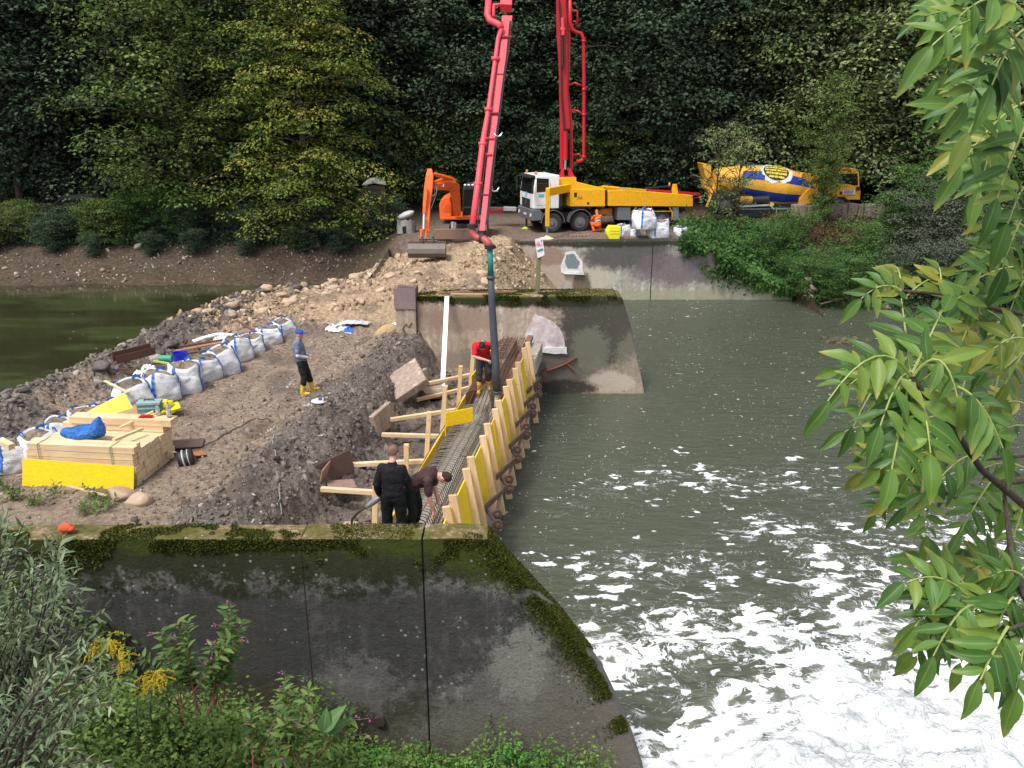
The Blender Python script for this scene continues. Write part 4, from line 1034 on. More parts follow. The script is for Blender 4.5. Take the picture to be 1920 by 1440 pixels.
def person(label, loc, rz, J, top, sleeve, trouser, foot, hair, foot_top=.34, cap=None, scale=1.0, hi=None, group=None, curl=.6, lower=None, bulk=1.0):
    V_ = {k: Vector(v) for k, v in J.items()}
    r = empty('person', loc, label, 'person', group, rz=rz, scale=scale)
    pel, ch, nk, hd = V_['pelvis'], V_['chest'], V_['neck'], V_['head']
    mid = (pel + ch) / 2
    sp = (ch - pel).normalized(); xx = Vector((1, 0, 0)); fw = sp.cross(xx).normalized() * -1
    Rt = Matrix((xx, -fw, sp)).transposed()
    hu = (hd - nk).normalized(); hf = V_['face'].normalized(); hf = (hf - hu * hf.dot(hu)).normalized(); hx = hf.cross(hu)
    Rh = Matrix((hx, hf, hu)).transposed()
    # body : one continuous surface
    mb = MB()
    mb.ell(ch, (.165, .108, .19), 14, 10, Rt); mb.ell(mid, (.142, .10, .17), 14, 10, Rt); mb.ell(pel, (.155, .108, .13), 14, 10, Rt)
    limb(mb, [ch + sp * .12, nk, hd - hu * .05], [.075, .058, .055])
    mb.ell(hd + hu * .015, (.076, .096, .108), 16, 12, Rh); mb.ell(hd - hu * .05 + hf * .03, (.056, .062, .062), 12, 8, Rh)
    mb.ell(hd + hf * .098 - hu * .018, (.012, .018, .022), 8, 6, Rh)          # nose
    mb.ell(hd + hf * .080 - hu * .062, (.022, .012, .008), 8, 6, Rh)          # lips
    for s in (-1, 1): mb.ell(hd + hx * s * .077 - hu * .01 - hf * .005, (.012, .02, .032), 8, 6, Rh)
    for s in ('l', 'r'):
        sh, el, wr = V_['sh_' + s], V_['el_' + s], V_['wr_' + s]
        limb(mb, [sh, (sh + el) / 2, el, (el * .6 + wr * .4), wr], [.056, .05, .042, .041, .027])
        hd_ = V_.get('hd_' + s, wr - el)
        hand(mb, wr, hd_, -1 if s == 'l' else 1, curl)
        hp, kn, an, to = V_['hip_' + s], V_['kn_' + s], V_['an_' + s], V_['to_' + s]
        limb(mb, [hp, kn, (kn * .65 + an * .35), an], [.082, .055, .056, .038]); limb(mb, [an, to], [.04, .034])
    fig_part(mb, 'body', SKIN, r, .0095)
    mb = MB()
    for s in (-1, 1): mb.ell(hd + hf * .086 + hx * s * .03 + hu * .012, (.011, .007, .007), 8, 5, Rh)
    mb.build('eyes', paint('eye_dark', (.04, .03, .025), .3), r)
    # shirt
    mb = MB()
    mb.ell(ch, (.182, .125 * bulk, .205), 14, 10, Rt); mb.ell(mid, (.163 * bulk, .12 * bulk, .19), 14, 10, Rt); mb.ell(pel + sp * .05, (.172, .125 * bulk, .12), 14, 10, Rt)
    limb(mb, [ch + sp * .13, nk - (nk - ch).normalized() * .03], [.09, .07])
    for s in ('l', 'r'):
        sh, el, wr = V_['sh_' + s], V_['el_' + s], V_['wr_' + s]
        limb(mb, [ch + sp * .10, sh], [.085, .060])
        if sleeve == 'long': limb(mb, [sh, el, (el * .4 + wr * .6), wr - (wr - el).normalized() * .02], [.062, .056, .050, .040])
        else: limb(mb, [sh, sh * .3 + el * .7], [.066, .064])
    fig_part(mb, 'shirt', top, r, .012, .032)
    if lower:   # pale under-sleeve below a striped short sleeve
        mb = MB()
        for s in ('l', 'r'):
            el, wr, sh = V_['el_' + s], V_['wr_' + s], V_['sh_' + s]
            limb(mb, [sh * .3 + el * .7, el, wr * .85 + el * .15], [.056, .052, .038])
        fig_part(mb, 'sleeve', lower, r, .012, .01)
        mb = MB()
        for s in ('l', 'r'):
            el, sh = V_['el_' + s], V_['sh_' + s]
            for q_ in (.50, .62): mb.tube([sh.lerp(el, q_), sh.lerp(el, q_ + .05)], .071, 14)
        mb.build('sleeve_stripe', lower, r)
    # trousers
    mb = MB(); mb.ell(pel, (.172, .125, .13), 14, 10, Rt)
    for s in ('l', 'r'):
        hp, kn, an = V_['hip_' + s], V_['kn_' + s], V_['an_' + s]
        e = kn.lerp(an, .40) if foot_top > .2 else kn.lerp(an, .93)
        limb(mb, [hp, hp.lerp(kn, .5), kn, e], [.098, .09, .076, .070])
    fig_part(mb, 'trousers', trouser, r, .012, .034)
    mb = MB()
    for s in ('l', 'r'):
        kn, an, to = V_['kn_' + s], V_['an_' + s], V_['to_' + s]
        if foot_top > .2: limb(mb, [kn.lerp(an, .36), kn.lerp(an, .7), an], [.068, .062, .056])
        limb(mb, [an + Vector((0, 0, -.02)), to], [.053, .045]); mb.box((an + to) / 2 + Vector((0, 0, -.055)), (.09, .24, .03), Matrix.Rotation(math.atan2(-(to - an).x, (to - an).y), 3, 'Z'))
    fig_part(mb, 'boots', foot, r, .012)
    if hair:
        mb = MB(); mb.ell(hd + hu * .03 - hf * .018, (.082, .094, .102), 16, 10, Rh)
        mb.box(hd + hf * .13 - hu * .03, (.3, .13, .3), Rh) if False else None
        o = mb.build('hair', hair, r, smooth=True)
    if cap:
        mb = MB(); mb.ell(hd + hu * .05 - hf * .012, (.09, .108, .085), 16, 10, Rh)
        mb.box(hd + hf * .13 + hu * .07, (.13, .10, .012), Rh)
        fig_part(mb, 'cap', cap, r, .01)
    if hi:
        mb = MB()
        for z_ in (-.02, .14): mb.tube([mid + sp * (z_ - .02), mid + sp * (z_ + .03)], .172, 18)
        o = mb.build('reflective_band', hi, r)
    return r
def cloth(name, col, r_=.9):
    m_ = NT(name); nn_ = m_.noise(7, 4, .6, m_.obj()); n2_ = m_.noise(160, 2, .5, m_.obj())
    m_.bump(m_.math('ADD', nn_, m_.math('MULTIPLY', n2_, .15)), .5, .02)
    return m_.fin(m_.mix(m_.mr(nn_, .35, .65), col, tuple(c_ * .68 for c_ in col)), r_, 0, .15)
YBOOT = paint('rubber_yellow', (.80, .50, .03), .4, 0, .35, (.2, .14, .07), 6)
DKTR = cloth('trousers_dark', (.028, .028, .030)); DKGR = cloth('trousers_greygreen', (.05, .055, .052))
HAIR = cloth('hair_brown', (.05, .033, .024))
gz = lambda x, y: float(causeway_h(np.array([[x]]), np.array([[y]]))[0, 0])
w = PZ(571, 736, 1.3); Z0 = gz(w.x, w.y)
person('man in grey t-shirt, blue cap and yellow boots walking on the bare earth', (w.x, w.y, Z0 + .01), rad(-83),
       dict(pelvis=(0, -.02, .93), chest=(0, -.07, 1.27), neck=(0, -.05, 1.49), head=(0, -.01, 1.62), face=(0, 1, .25),
            sh_l=(-.19, -.06, 1.41), el_l=(-.24, -.07, 1.13), wr_l=(-.10, .17, 1.04), sh_r=(.19, -.06, 1.41), el_r=(.24, -.06, 1.12), wr_r=(.10, .19, 1.02),
            hip_l=(-.09, 0, .9), kn_l=(-.10, .12, .5), an_l=(-.11, .19, .11), to_l=(-.12, .35, .12), hip_r=(.09, -.02, .9), kn_r=(.10, .03, .5), an_r=(.10, -.04, .085), to_r=(.10, .13, .05)),
       cloth('tshirt_grey', (.17, .20, .27)), 'short', DKTR, YBOOT, None, cap=cloth('cap_blue', (.05, .12, .42)), lower=cloth('sleeve_pale', (.62, .6, .64)), curl=.9, bulk=1.25)
w = PZ(907, 734, 1.62)
person('man in a red t-shirt and yellow boots bending over the reinforcement and holding the hose', (w.x, w.y, 1.64), rad(178),
       dict(pelvis=(0, -.10, .86), chest=(0, .12, 1.15), neck=(0, .24, 1.30), head=(0, .36, 1.27), face=(0, .3, -1),
            sh_l=(-.19, .15, 1.22), el_l=(-.36, .17, 1.0), wr_l=(-.34, .33, .86), hd_l=(.3, .5, -.3), sh_r=(.19, .15, 1.22), el_r=(.20, .30, .96), wr_r=(-.12, .38, .90), hd_r=(-1, .1, -.2),
            hip_l=(-.09, -.1, .84), kn_l=(-.12, .02, .46), an_l=(-.13, -.10, .085), to_l=(-.16, .05, .05), hip_r=(.09, -.1, .84), kn_r=(.11, .08, .46), an_r=(.10, .06, .085), to_r=(.11, .22, .05)),
       cloth('tshirt_red', (.62, .025, .04)), 'short', DKGR, YBOOT, HAIR, curl=1.0)
w = PZ(742, 1027, 1.42)
person('man in a black pullover seen from behind, holding a concrete vibrator in one hand', (w.x, w.y, 1.42), rad(-6),
       dict(pelvis=(0, 0, .93), chest=(0, 0, 1.27), neck=(.01, .0, 1.49), head=(.02, .07, 1.62), face=(.2, 1, -.35),
            sh_l=(-.165, 0, 1.385), el_l=(-.25, -.03, 1.12), wr_l=(-.24, .06, .90), sh_r=(.165, 0, 1.385), el_r=(.235, .06, 1.13), wr_r=(.16, .26, 1.0),
            hip_l=(-.1, 0, .9), kn_l=(-.12, .03, .5), an_l=(-.13, 0, .085), to_l=(-.15, .16, .05), hip_r=(.1, 0, .9), kn_r=(.11, .03, .5), an_r=(.12, 0, .085), to_r=(.14, .16, .05)),
       cloth('pullover_black', (.016, .017, .022)), 'long', cloth('trousers_black', (.012, .013, .016)), DKTR, cloth('hair_shaved', (.20, .115, .085)), foot_top=.1, curl=1.1, scale=1.02, bulk=1.08)
w = PZ(776, 1003, 1.42)
person('man in a dark brown shirt bending down over the near end of the reinforcement', (w.x - .02, w.y, 1.42), rad(-98),
       dict(pelvis=(0, -.02, .90), chest=(0, .26, 1.10), neck=(0, .44, 1.14), head=(0, .57, 1.10), face=(0, .45, -1),
            sh_l=(-.18, .34, 1.12), el_l=(-.16, .37, .84), wr_l=(-.10, .44, .60), sh_r=(.18, .34, 1.10), el_r=(.18, .36, .80), wr_r=(.12, .40, .52), hd_l=(0, .2, -1), hd_r=(0, .2, -1),
            hip_l=(-.1, 0, .88), kn_l=(-.12, .08, .48), an_l=(-.13, -.02, .085), to_l=(-.13, .14, .05), hip_r=(.1, 0, .88), kn_r=(.11, .05, .48), an_r=(.12, -.06, .085), to_r=(.12, .1, .05)),
       cloth('shirt_brown', (.075, .043, .045)), 'short', cloth('trousers_teal', (.018, .024, .026)), DKTR, HAIR, foot_top=.1, curl=.8, scale=1.0)
# concrete vibrator in his hand
w = PZ(742, 1027, 1.42); hnd = Vector((w.x - .245, w.y + .09, 1.42 + .86))
v = empty('concrete_vibrator', hnd, 'grey hand held concrete vibrator with a black hose hanging from it', 'power tool')
mb = MB(); d = Vector((-.72, -.15, -.5)).normalized()
mb.tube([hnd - d * .06, hnd + d * .05, hnd + d * .20, hnd + d * .26], [.035, .055, .05, .03], 12)
mb.build('motor', paint('tool_grey', (.2, .21, .23), .5, .2), v, world=True, bevel=.004)
mb = MB(); e = hnd + d * .26
mb.tube([e, e + Vector((-.12, 0, -.08)), e + Vector((-.24, 0, -.22)), e + Vector((-.28, .02, -.45)), e + Vector((-.27, .1, -.7))], .020, 8)
mb.build('hose', paint('hose_black', (.02, .02, .02), .6), v, world=True, smooth=True)
MB().tube([hnd + Vector((-.03, .0, .06)), hnd + Vector((.0, 0, .075)), hnd + Vector((.04, 0, .02))], .014, 8).build('handle', paint('tool_red', (.3, .04, .03), .5), v, world=True)
w = PY(1118, 432, 41.1)
person('man in orange high visibility clothing crouching beside the yellow pump truck', (w.x, w.y - .55, 2.73), rad(20),
       dict(pelvis=(0, -.08, .42), chest=(.05, .12, .74), neck=(.06, .22, .93), head=(.07, .29, 1.05), face=(.3, 1, -.4),
            sh_l=(-.15, .12, .87), el_l=(-.22, .3, .66), wr_l=(-.1, .5, .6), sh_r=(.22, .12, .86), el_r=(.3, .22, .58), wr_r=(.25, .4, .45),
            hip_l=(-.1, -.05, .4), kn_l=(-.17, .36, .48), an_l=(-.15, .1, .085), to_l=(-.17, .25, .05), hip_r=(.1, -.05, .4), kn_r=(.2, .34, .42), an_r=(.17, .02, .085), to_r=(.2, .18, .05)),
       cloth('hivis_orange', (.95, .16, .02)), 'long', cloth('hivis_trousers', (.9, .15, .02)), DKTR, None, foot_top=.1, cap=paint('helmet_amber', (.6, .2, .03), .4), scale=.9, hi=cloth('reflective_grey', (.5, .5, .52)))
# ================================================================== VEHICLES
class Side:
    """survey of a vehicle's side: photo position -> (along, height) on the vertical plane of that side"""
    def __init__(s, ox, oy, oz, deg):
        s.o = Vector((ox, oy, oz)); s.a = rad(deg); s.d = Vector((math.cos(s.a), math.sin(s.a), 0)); s.n = Vector((-math.sin(s.a), math.cos(s.a), 0))
    def L(s, x, y, off=0.0):
        u, F, dz = ray(x, y); r = Vector((u, F, dz)); c = Vector((0, 0, CAM_H))
        t = ((s.o + s.n * off - c).dot(s.n)) / r.dot(s.n); p = c + r * t - s.o
        return (p.dot(s.d), p.z)
    def poly(s, pts, off=0.0): return [s.L(x, y, off) for x, y in pts]
TY = paint('tyre_rubber', (.030, .029, .028), .9, 0, .55, (.10, .08, .06), 3, .3)
RIM = paint('wheel_grey', (.20, .20, .205), .5, .5, .45, (.08, .07, .06), 4)
GLASS = NT('cab_glass'); GLASS = GLASS.fin((.012, .014, .015), .06, 0, .6)
BLK = paint('black_plastic', (.025, .025, .027), .6, 0, .3, (.08, .07, .06))
CHAS = paint('chassis_dark', (.035, .034, .033), .7, 0, .5, (.09, .07, .05))
STL = paint('steel_grey', (.20, .20, .20), .55, .4, .4)
CHROME = paint('chrome_rod', (.72, .72, .72), .22, .9, .1)
def wheel(root, x, y, z, r, w, side=-1, steer=0.0, name='wheel'):
    M = Matrix.Translation((x, y, z)) @ Matrix.Rotation(steer, 4, 'Z') @ Matrix.Rotation(rad(90), 4, 'X')
    t = MB().lathe([(r * .58, -w / 2), (r * .86, -w / 2 - .01), (r * .97, -w / 2 + .03), (r, -w / 4), (r, w / 4), (r * .97, w / 2 - .03), (r * .86, w / 2 + .01), (r * .58, w / 2)], 30, M, caps=False)
    for k in range(30):
        a = 2 * math.pi * k / 30
        for s_ in (-.28, .28):
            c = M @ Vector(((r + .003) * math.cos(a), (r + .003) * math.sin(a), s_ * w)); R = (M.to_3x3() @ Matrix.Rotation(a, 3, 'Z'))
            t.box(c, (.018, .035, w * .36), R)
    tp = t.build(name, TY, root, smooth=False)
    sg = 1 if side < 0 else -1
    prof = [(r * .58, sg * w * .40), (r * .54, sg * w * .36), (r * .44, sg * w * .22), (r * .40, sg * w * .42), (r * .22, sg * w * .44), (r * .20, sg * w * .62), (.01, sg * w * .64)]
    rm = MB().lathe(prof, 24, M)
    for k in range(10):
        a = 2 * math.pi * k / 10; rm.ell(M @ Vector((r * .33 * math.cos(a), r * .33 * math.sin(a), sg * w * .45)), .02, 6, 4)
    rm.build('rim', RIM, tp)
    return tp
ORG = paint('pump_yellow', (.95, .46, .008), .42, 0, .28, (.45, .24, .05), 2.0)
WHT = paint('cab_white', (.83, .84, .86), .35, 0, .12, (.4, .36, .3))
REDM = paint('boom_red', (.50, .012, .02), .42, 0, .25, (.10, .01, .012))
REDP = paint('boom_pink_red', (.78, .075, .10), .5, 0, .45, (.40, .035, .045), 3.5)
# ---------------------------------------------------------------- concrete pump truck
ps = Side(1.0, 40.16, 2.72, 16)
TR = ps.o
pump = empty('concrete_pump_truck', TR, 'white cabbed pump truck with yellow body and tall red placing boom', 'truck', None, rz=ps.a)
W_ = 2.2
def PP(pts, y0, y1, name, mat, bevel=.02, par=pump, off=0.0): return MB().prism(ps.poly(pts, off), y0, y1).build(name, mat, par, bevel=bevel)
# cab shell as a loft so that front, corners and windscreen slope are right
def cab_shell(L0, zt, zb, length, w, screen_top=.16):
    mb = MB()
    prof = [(0.0, zb), (0.0, zb + (zt - zb) * .43), (screen_top, zt - .06), (screen_top + .10, zt), (length, zt), (length, zb)]
    mb.prism([(L0 + x, z) for x, z in prof], 0, w); return mb
(xf, z1_), (xr, z2_) = ps.L(998, 391), ps.L(1049, 391)
xf = 0.0; zt = ps.L(1005, 329)[1]; zb = ps.L(1010, 392)[1]; cl = ps.L(1049, 360)[0]
body = cab_shell(xf, zt, zb, cl, W_, .14).build('cab', WHT, pump, bevel=.05, seg=3)
q = ps.poly([(1003, 334), (1029, 335), (1029, 359), (1001, 361)])
MB().prism([(max(.17, x), z) for x, z in q], -.012, .02).build('side_window', GLASS, body, bevel=.008)
zs0, zs1 = zb + (zt - zb) * .45, zt - .10
mb = MB(); xa = lambda z: .14 * (z - (zb + (zt - zb) * .43)) / ((zt - .06) - (zb + (zt - zb) * .43))
mb.add([(xa(zs0) - .012, .10, zs0), (xa(zs0) - .012, W_ - .10, zs0), (xa(zs1) - .012, W_ - .14, zs1), (xa(zs1) - .012, .14, zs1), (xa(zs0) + .03, .10, zs0), (xa(zs0) + .03, W_ - .10, zs0), (xa(zs1) + .03, W_ - .14, zs1), (xa(zs1) + .03, .14, zs1)],
       [(0, 1, 2, 3), (7, 6, 5, 4), (0, 4, 5, 1), (2, 6, 7, 3), (1, 5, 6, 2), (0, 3, 7, 4)])
mb.build('windscreen', GLASS, body)
MB().prism([(-.10, zt - .14), (.12, zt - .05), (.14, zt - .01), (-.08, zt - .06)], .08, W_ - .08).build('sun_visor', BLK, body, bevel=.01)
MB().box((-.01, W_ / 2, zb + .22), (.05, 1.25, .42)).box((-.03, W_ / 2, zb + .40), (.03, 1.3, .03)).box((-.03, W_ / 2, zb + .2), (.03, 1.3, .025)).box((-.03, W_ / 2, zb + .05), (.03, 1.2, .025)).build('grille', BLK, body, bevel=.008)
MB().tube([(-.05, W_ / 2, zb + .24), (-.038, W_ / 2, zb + .24)], .13, 20).build('badge', CHROME, body)
MB().beam((.62, -.008, zb + .05), (.74, -.008, zb + .14), .004, .07, up=(0, 0, 1)).beam((.44, -.008, zb + .05), (.44, -.008, zb + .14), .004, .03).build('warning_stripe', paint('warn_red', (.6, .02, .03), .5), body)
mb = MB(); lx, lz = ps.L(1015, 367)
mb.prism([(lx - .14, lz - .07), (lx + .14, lz - .09), (lx + .15, lz + .07), (lx - .12, lz + .08)], -.006, .01); mb.build('door_logo', paint('logo_cyan', (.1, .55, .62), .5), body)
MB().box((-.006, W_ / 2, zb + .62), (.01, .26, .2)).build('front_logo', paint('logo_blue', (.25, .5, .75), .5), body)
MB().box((.42, -.004, zb + .18), (.5, .004, .012)).box((.86, -.004, zb + .62), (.01, .004, 1.2)).build('door_seam', BLK, body)
MB().prism([(-.06, .60), (-.08, zb - .02), (.35, zb - .02), (.50, .95), (.42, .62)], -.02, W_ + .02).build('bumper', paint('bumper_grey', (.14, .15, .17), .6), pump, bevel=.04)
for y in (.14, W_ - .14): MB().tube([(-.10, y, .86), (-.05, y, .86)], .09, 14).build('headlight', paint('lamp_glass', (.8, .8, .78), .15), pump)
MB().box((-.09, W_ / 2 - .1, .86), (.01, .42, .1)).build('number_plate', paint('plate_white', (.75, .75, .75), .5), pump)
for y in (.4, 1.85): MB().lathe([(.06, 0), (.06, .10), (.04, .15), (.01, .16)], 12, Matrix.Translation((.25, y, zt + .01))).build('beacon', paint('beacon_amber', (.75, .22, .02), .3), body)
for y, dx in ((-.22, -.1), (W_ + .22, -.1)):
    mb = MB(); mb.box((dx, y, zt - .55), (.06, .16, .52)); mb.tube([(dx + .2, y * .5 + (0 if y < 0 else W_ / 2), zt - .12), (dx, y, zt - .2), (dx, y, zt - .8)], .015, 6); mb.build('mirror', BLK, body, bevel=.02)
mb = MB()   # arched mudguards
def arch(mb, cx, cz, r, w, y0, a0=10, a1=170, n=12, th=.03):
    pts = [(cx + r * math.cos(rad(a0 + (a1 - a0) * i / n)), cz + r * math.sin(rad(a0 + (a1 - a0) * i / n))) for i in range(n + 1)]
    pin = [(cx + (r - th) * math.cos(rad(a0 + (a1 - a0) * i / n)), cz + (r - th) * math.sin(rad(a0 + (a1 - a0) * i / n))) for i in range(n + 1)]
    for i in range(n): mb.prism([pts[i], pts[i + 1], pin[i + 1], pin[i]], y0, y0 + w)
x1w = ps.L(1036.5, 417)[0]; x2w = ps.L(1088.5, 417)[0]
RW = .475
for xw in (x1w, x2w): arch(mb, xw, RW + .02, RW + .13, .42, -.04, 0, 180)
mb.build('mudguard', paint('guard_grey', (.13, .135, .15), .6), pump)
for i, xw in enumerate((x1w, x2w)):
    wheel(pump, xw, .16, RW, RW, .30, -1, steer=rad(-14 if i == 0 else -10)); wheel(pump, xw, W_ - .16, RW, RW, .30, 1, steer=rad(-14 if i == 0 else -10))
xs_ = [ps.L(1197, 412)[0], ps.L(1241, 412)[0]]
for xw in xs_: wheel(pump, xw, .18, RW - .02, RW, .34); wheel(pump, xw, W_ - .18, RW - .02, RW, .34, 1)
xe = ps.L(1296, 390)[0]
mb = MB(); mb.box(((.5 + xe) / 2, .65, .78), (xe - .5, .12, .22)).box(((.5 + xe) / 2, W_ - .65, .78), (xe - .5, .12, .22))
for x in np.arange(1.2, xe, .9): mb.box((x, W_ / 2, .78), (.1, 1.4, .16))
mb.box((2.0, W_ / 2, .5), (1.6, 1.0, .3)); mb.build('chassis', CHAS, pump, bevel=.01)
# yellow body
PP([(1049, 346), (1049, 335), (1083, 333), (1083, 341), (1132, 353), (1134, 357), (1060, 356), (1054, 352)], .15, W_ - .1, 'boom_pedestal', ORG)
PP([(1068, 355), (1134, 354), (1134, 387), (1068, 387)], -.05, W_, 'front_body', ORG, .025)
mb = MB()
for (a, b) in (((1076, 361), (1081, 369)), ((1100, 379), (1104, 383))):
    p0, p1 = ps.L(*a), ps.L(*b); mb.box(((p0[0] + p1[0]) / 2, -.055, (p0[1] + p1[1]) / 2), (abs(p1[0] - p0[0]), .012, abs(p1[1] - p0[1])))
for pl in ([(1082, 373), (1085, 368), (1086, 373)], [(1087, 368), (1088, 373), (1090, 368), (1091, 373)]):
    pts = [ps.L(*p_) for p_ in pl]; mb.tube([(x, -.056, z) for x, z in pts], .012, 4)
mb.build('body_marks', BLK, pump)
PP([(1134.5, 357), (1139, 357), (1139, 386), (1134.5, 386)], .05, W_ - .1, 'body_gap', CHAS, 0)
leg = PP([(1140, 357), (1170, 355.5), (1298, 366), (1298, 387), (1140, 386)], -.08, .30, 'outrigger_box', ORG, .02)
PP([(1140, 357), (1170, 355.5), (1298, 366), (1298, 387), (1140, 386)], W_ - .30, W_ + .05, 'outrigger_box', ORG, .02, off=0)
PP([(1142, 366), (1290, 368), (1290, 386), (1142, 385)], .32, W_ - .32, 'hopper_deck', CHAS, .02)
a, b = ps.L(1131, 352), ps.L(1182, 355)
mb = MB(); mb.tube([(a[0], .1, a[1] + .05), ((a[0] * .4 + b[0] * .6), .1, b[1] + .07)], .055, 10); mb.build('hydraulic_cylinder', ORG, pump)
MB().tube([((a[0] * .4 + b[0] * .6), .1, b[1] + .07), (b[0], .1, b[1] + .05)], .03, 8).build('piston_rod', CHROME, pump)
a, b = ps.L(1222, 360), ps.L(1300, 366)
mb = MB().beam((a[0], .5, a[1] + .02), (b[0] + .6, .5, b[1] - .02), .3, .16); mb.build('delivery_pipe', REDM, pump, bevel=.02)
mb = MB()
for k in range(5): mb.tube([(a[0] + .1 * k, .8, a[1] + .12), (a[0] + 1.3, .85 + .05 * k, a[1] + .16), (b[0] - .3, .8, b[1] + .15)], .045, 7)
mb.build('hydraulic_hoses', BLK, pump)
p_ = ps.L(1271, 352); mb = MB().prism([(p_[0] - .14, p_[1] - .32), (p_[0] + .2, p_[1] - .32), (p_[0] + .1, p_[1] + .15), (p_[0] - .05, p_[1] + .15)], .3, .5); mb.build('rear_bracket', ORG, pump, bevel=.02)
p_ = ps.L(1262, 347); MB().lathe([(.05, -.06), (.05, .05), (.02, .09)], 10, Matrix.Translation((p_[0], .4, p_[1]))).build('beacon', paint('beacon_amber2', (.7, .25, .03), .3), pump)
PP([(1158, 389), (1183, 389), (1183, 413), (1158, 413)], .0, .55, 'tank_box', paint('tank_grey', (.22, .23, .24), .5, .3), .03)
PP([(1262, 388), (1273, 388), (1273, 413), (1262, 413)], .0, .5, 'tool_box', paint('tank_grey2', (.3, .31, .33), .5, .3), .02)
mb = MB()
for pl in ([(1193, 388), (1185, 397), (1185, 412)], [(1254, 388), (1260, 397), (1260, 412)], [(1216, 388), (1217, 396)], [(1221, 388), (1222, 396)]):
    pts = [ps.L(*p_) for p_ in pl]; mb.tube([(x, -.02, z) for x, z in pts], .025, 5)
mb.beam((ps.L(1185,397)[0], -.02, ps.L(1185,396)[1]), (ps.L(1260,397)[0], -.02, ps.L(1260,396)[1]), .03, .03); mb.build('guard_frame', ORG, pump)
a, b = ps.L(1228, 407), ps.L(1258, 409); mb = MB()
for dz in (0, -.2): mb.beam((a[0], -.05, a[1] + dz), (b[0], -.05, b[1] + dz), .03, .04)
for k in range(5): x = a[0] + (b[0] - a[0]) * k / 4; mb.beam((x, -.05, a[1] - .2), (x, -.05, a[1]), .03, .03)
mb.build('side_ladder', STL, pump)
mb = MB(); a = ps.L(1135, 400)
for k in range(3): mb.tube([(a[0] - .3 + .1 * k, .4, a[1] + .05 * k), (a[0] + .5, .4, a[1] - .1 + .12 * k)], .07, 8)
mb.build('pump_cylinders', paint('pump_orange_dirty', (.5, .2, .03), .6, 0, .6), pump)
PP([(1049, 352), (1056, 352), (1056, 388), (1049, 388)], .1, W_ - .1, 'rear_wall', CHAS, .02)
# front outriggers : swung out legs
def outrigger(px_top, py_top, px_b, py_b, zg, mat_pad, lat):
    B = PZ(px_b, py_b, zg); T = PY(px_top, py_top, B.y); inv = parent_inv(pump)
    J = inv @ Vector((T.x, T.y, T.z - .12)); K = Vector((ps.L(1069, 362)[0], .2 if lat < 0 else W_ - .2, J.z))
    lg = MB().beam(J, K, .22, .36).build('outrigger_arm', ORG, pump, bevel=.015)
    Tb = inv @ T; Bb = inv @ B
    MB().box(((Tb.x), Tb.y, (Tb.z + Bb.z) / 2 + .28), (.16, .16, (Tb.z - Bb.z) - .5)).build('leg_sleeve', ORG, lg, bevel=.01)
    MB().tube([(Tb.x, Tb.y, Bb.z + .08), (Tb.x, Tb.y, Bb.z + .95)], .058, 12).build('leg_ram', STL, lg)
    MB().lathe([(.31, -.06), (.31, -.01), (.20, .02), (.08, .09), (.07, .12)], 18, Matrix.Translation((Tb.x, Tb.y, Bb.z))).build('foot_pad', mat_pad, lg)
outrigger(1027, 355, 1028, 446, 2.74, paint('pad_pale', (.62, .62, .36), .7), -1)
w = PZ(987, 428, 2.75); inv = parent_inv(pump); wb = inv @ w
lg = MB().beam((wb.x, wb.y, .95), (ps.L(1069, 362)[0], W_ - .3, 1.5), .2, .3).build('outrigger_arm', ORG, pump, bevel=.01)
MB().tube([(wb.x, wb.y, .05), (wb.x, wb.y, .95)], .05, 10).build('leg_ram', CHAS, lg); MB().lathe([(.26, -.03), (.26, .0), (.16, .04), (.06, .09)], 16, Matrix.Translation((wb.x, wb.y, 0.03))).build('foot_pad', paint('pad_lime', (.45, .62, .08), .6), lg)
# boom : vertical first arm, far red
TB = ps.L(1063, 334, 1.0); bx, bz = TB[0], TB[1]; byy = 1.0
Wd = Matrix.LocRotScale(pump.location, pump.rotation_euler, pump.scale)
TW = Wd @ Vector((bx, byy, bz)); YB_ = TW.y
def BW(px, py, y=YB_): return PY(px, py, y)
def pw_poly(pts, y0, y1, name, mat, par, bevel=.015, Y=YB_):
    q = [PY(x, y, Y) for x, y in pts]; return MB().prism([(a.x, a.z) for a in q], Y + y0, Y + y1).build(name, mat, par, world=True, bevel=bevel)
mb = MB()
for s_ in (-1, 1): 
    q = [BW(*p_) for p_ in (((1047, 333), (1053, 316), (1057, 316), (1057, 333)) if s_ < 0 else ((1065, 333), (1065, 316), (1070, 316), (1078, 333)))]
    mb.prism([(a.x, a.z) for a in q], YB_ - .35, YB_ + .35)
mb.tube([BW(1062, 334) , BW(1062, 330)], .45, 20)
tur = mb.build('boom_turret', REDM, pump, world=True, bevel=.02)
MB().tube([BW(1059.5, 318, YB_ - .1), BW(1060, 298, YB_ - .1)], .075, 12).build('piston_rod', CHROME, pump, world=True)
MB().tube([BW(1060, 300, YB_ - .1), BW(1060, 246, YB_ - .1)], .13, 14).build('boom_cylinder', REDM, pump, world=True)
zt_ = 19.5; topA = Vector((TW.x - .35, YB_ + .3, zt_))
q = [(1050, 318), (1050, 240), (1049, 178), (1048, 120), (1044, 66), (1043, -10), (1062, -10), (1070, 66), (1069, 120), (1067, 170), (1074, 235), (1075, 318), (1069, 318), (1069, 242), (1056, 242), (1056, 318)]
armA = pw_poly(q, .02, .42, 'boom_arm', REDM, pump, .02)
a0, a1 = BW(1043, -10), BW(1062, -10)
MB().beam(Vector(((a0.x + a1.x) / 2, YB_ + .22, a0.z - .05)), topA, .42, .42, up=(0, 1, 0)).build('boom_arm', REDM, pump, world=True, bevel=.02)
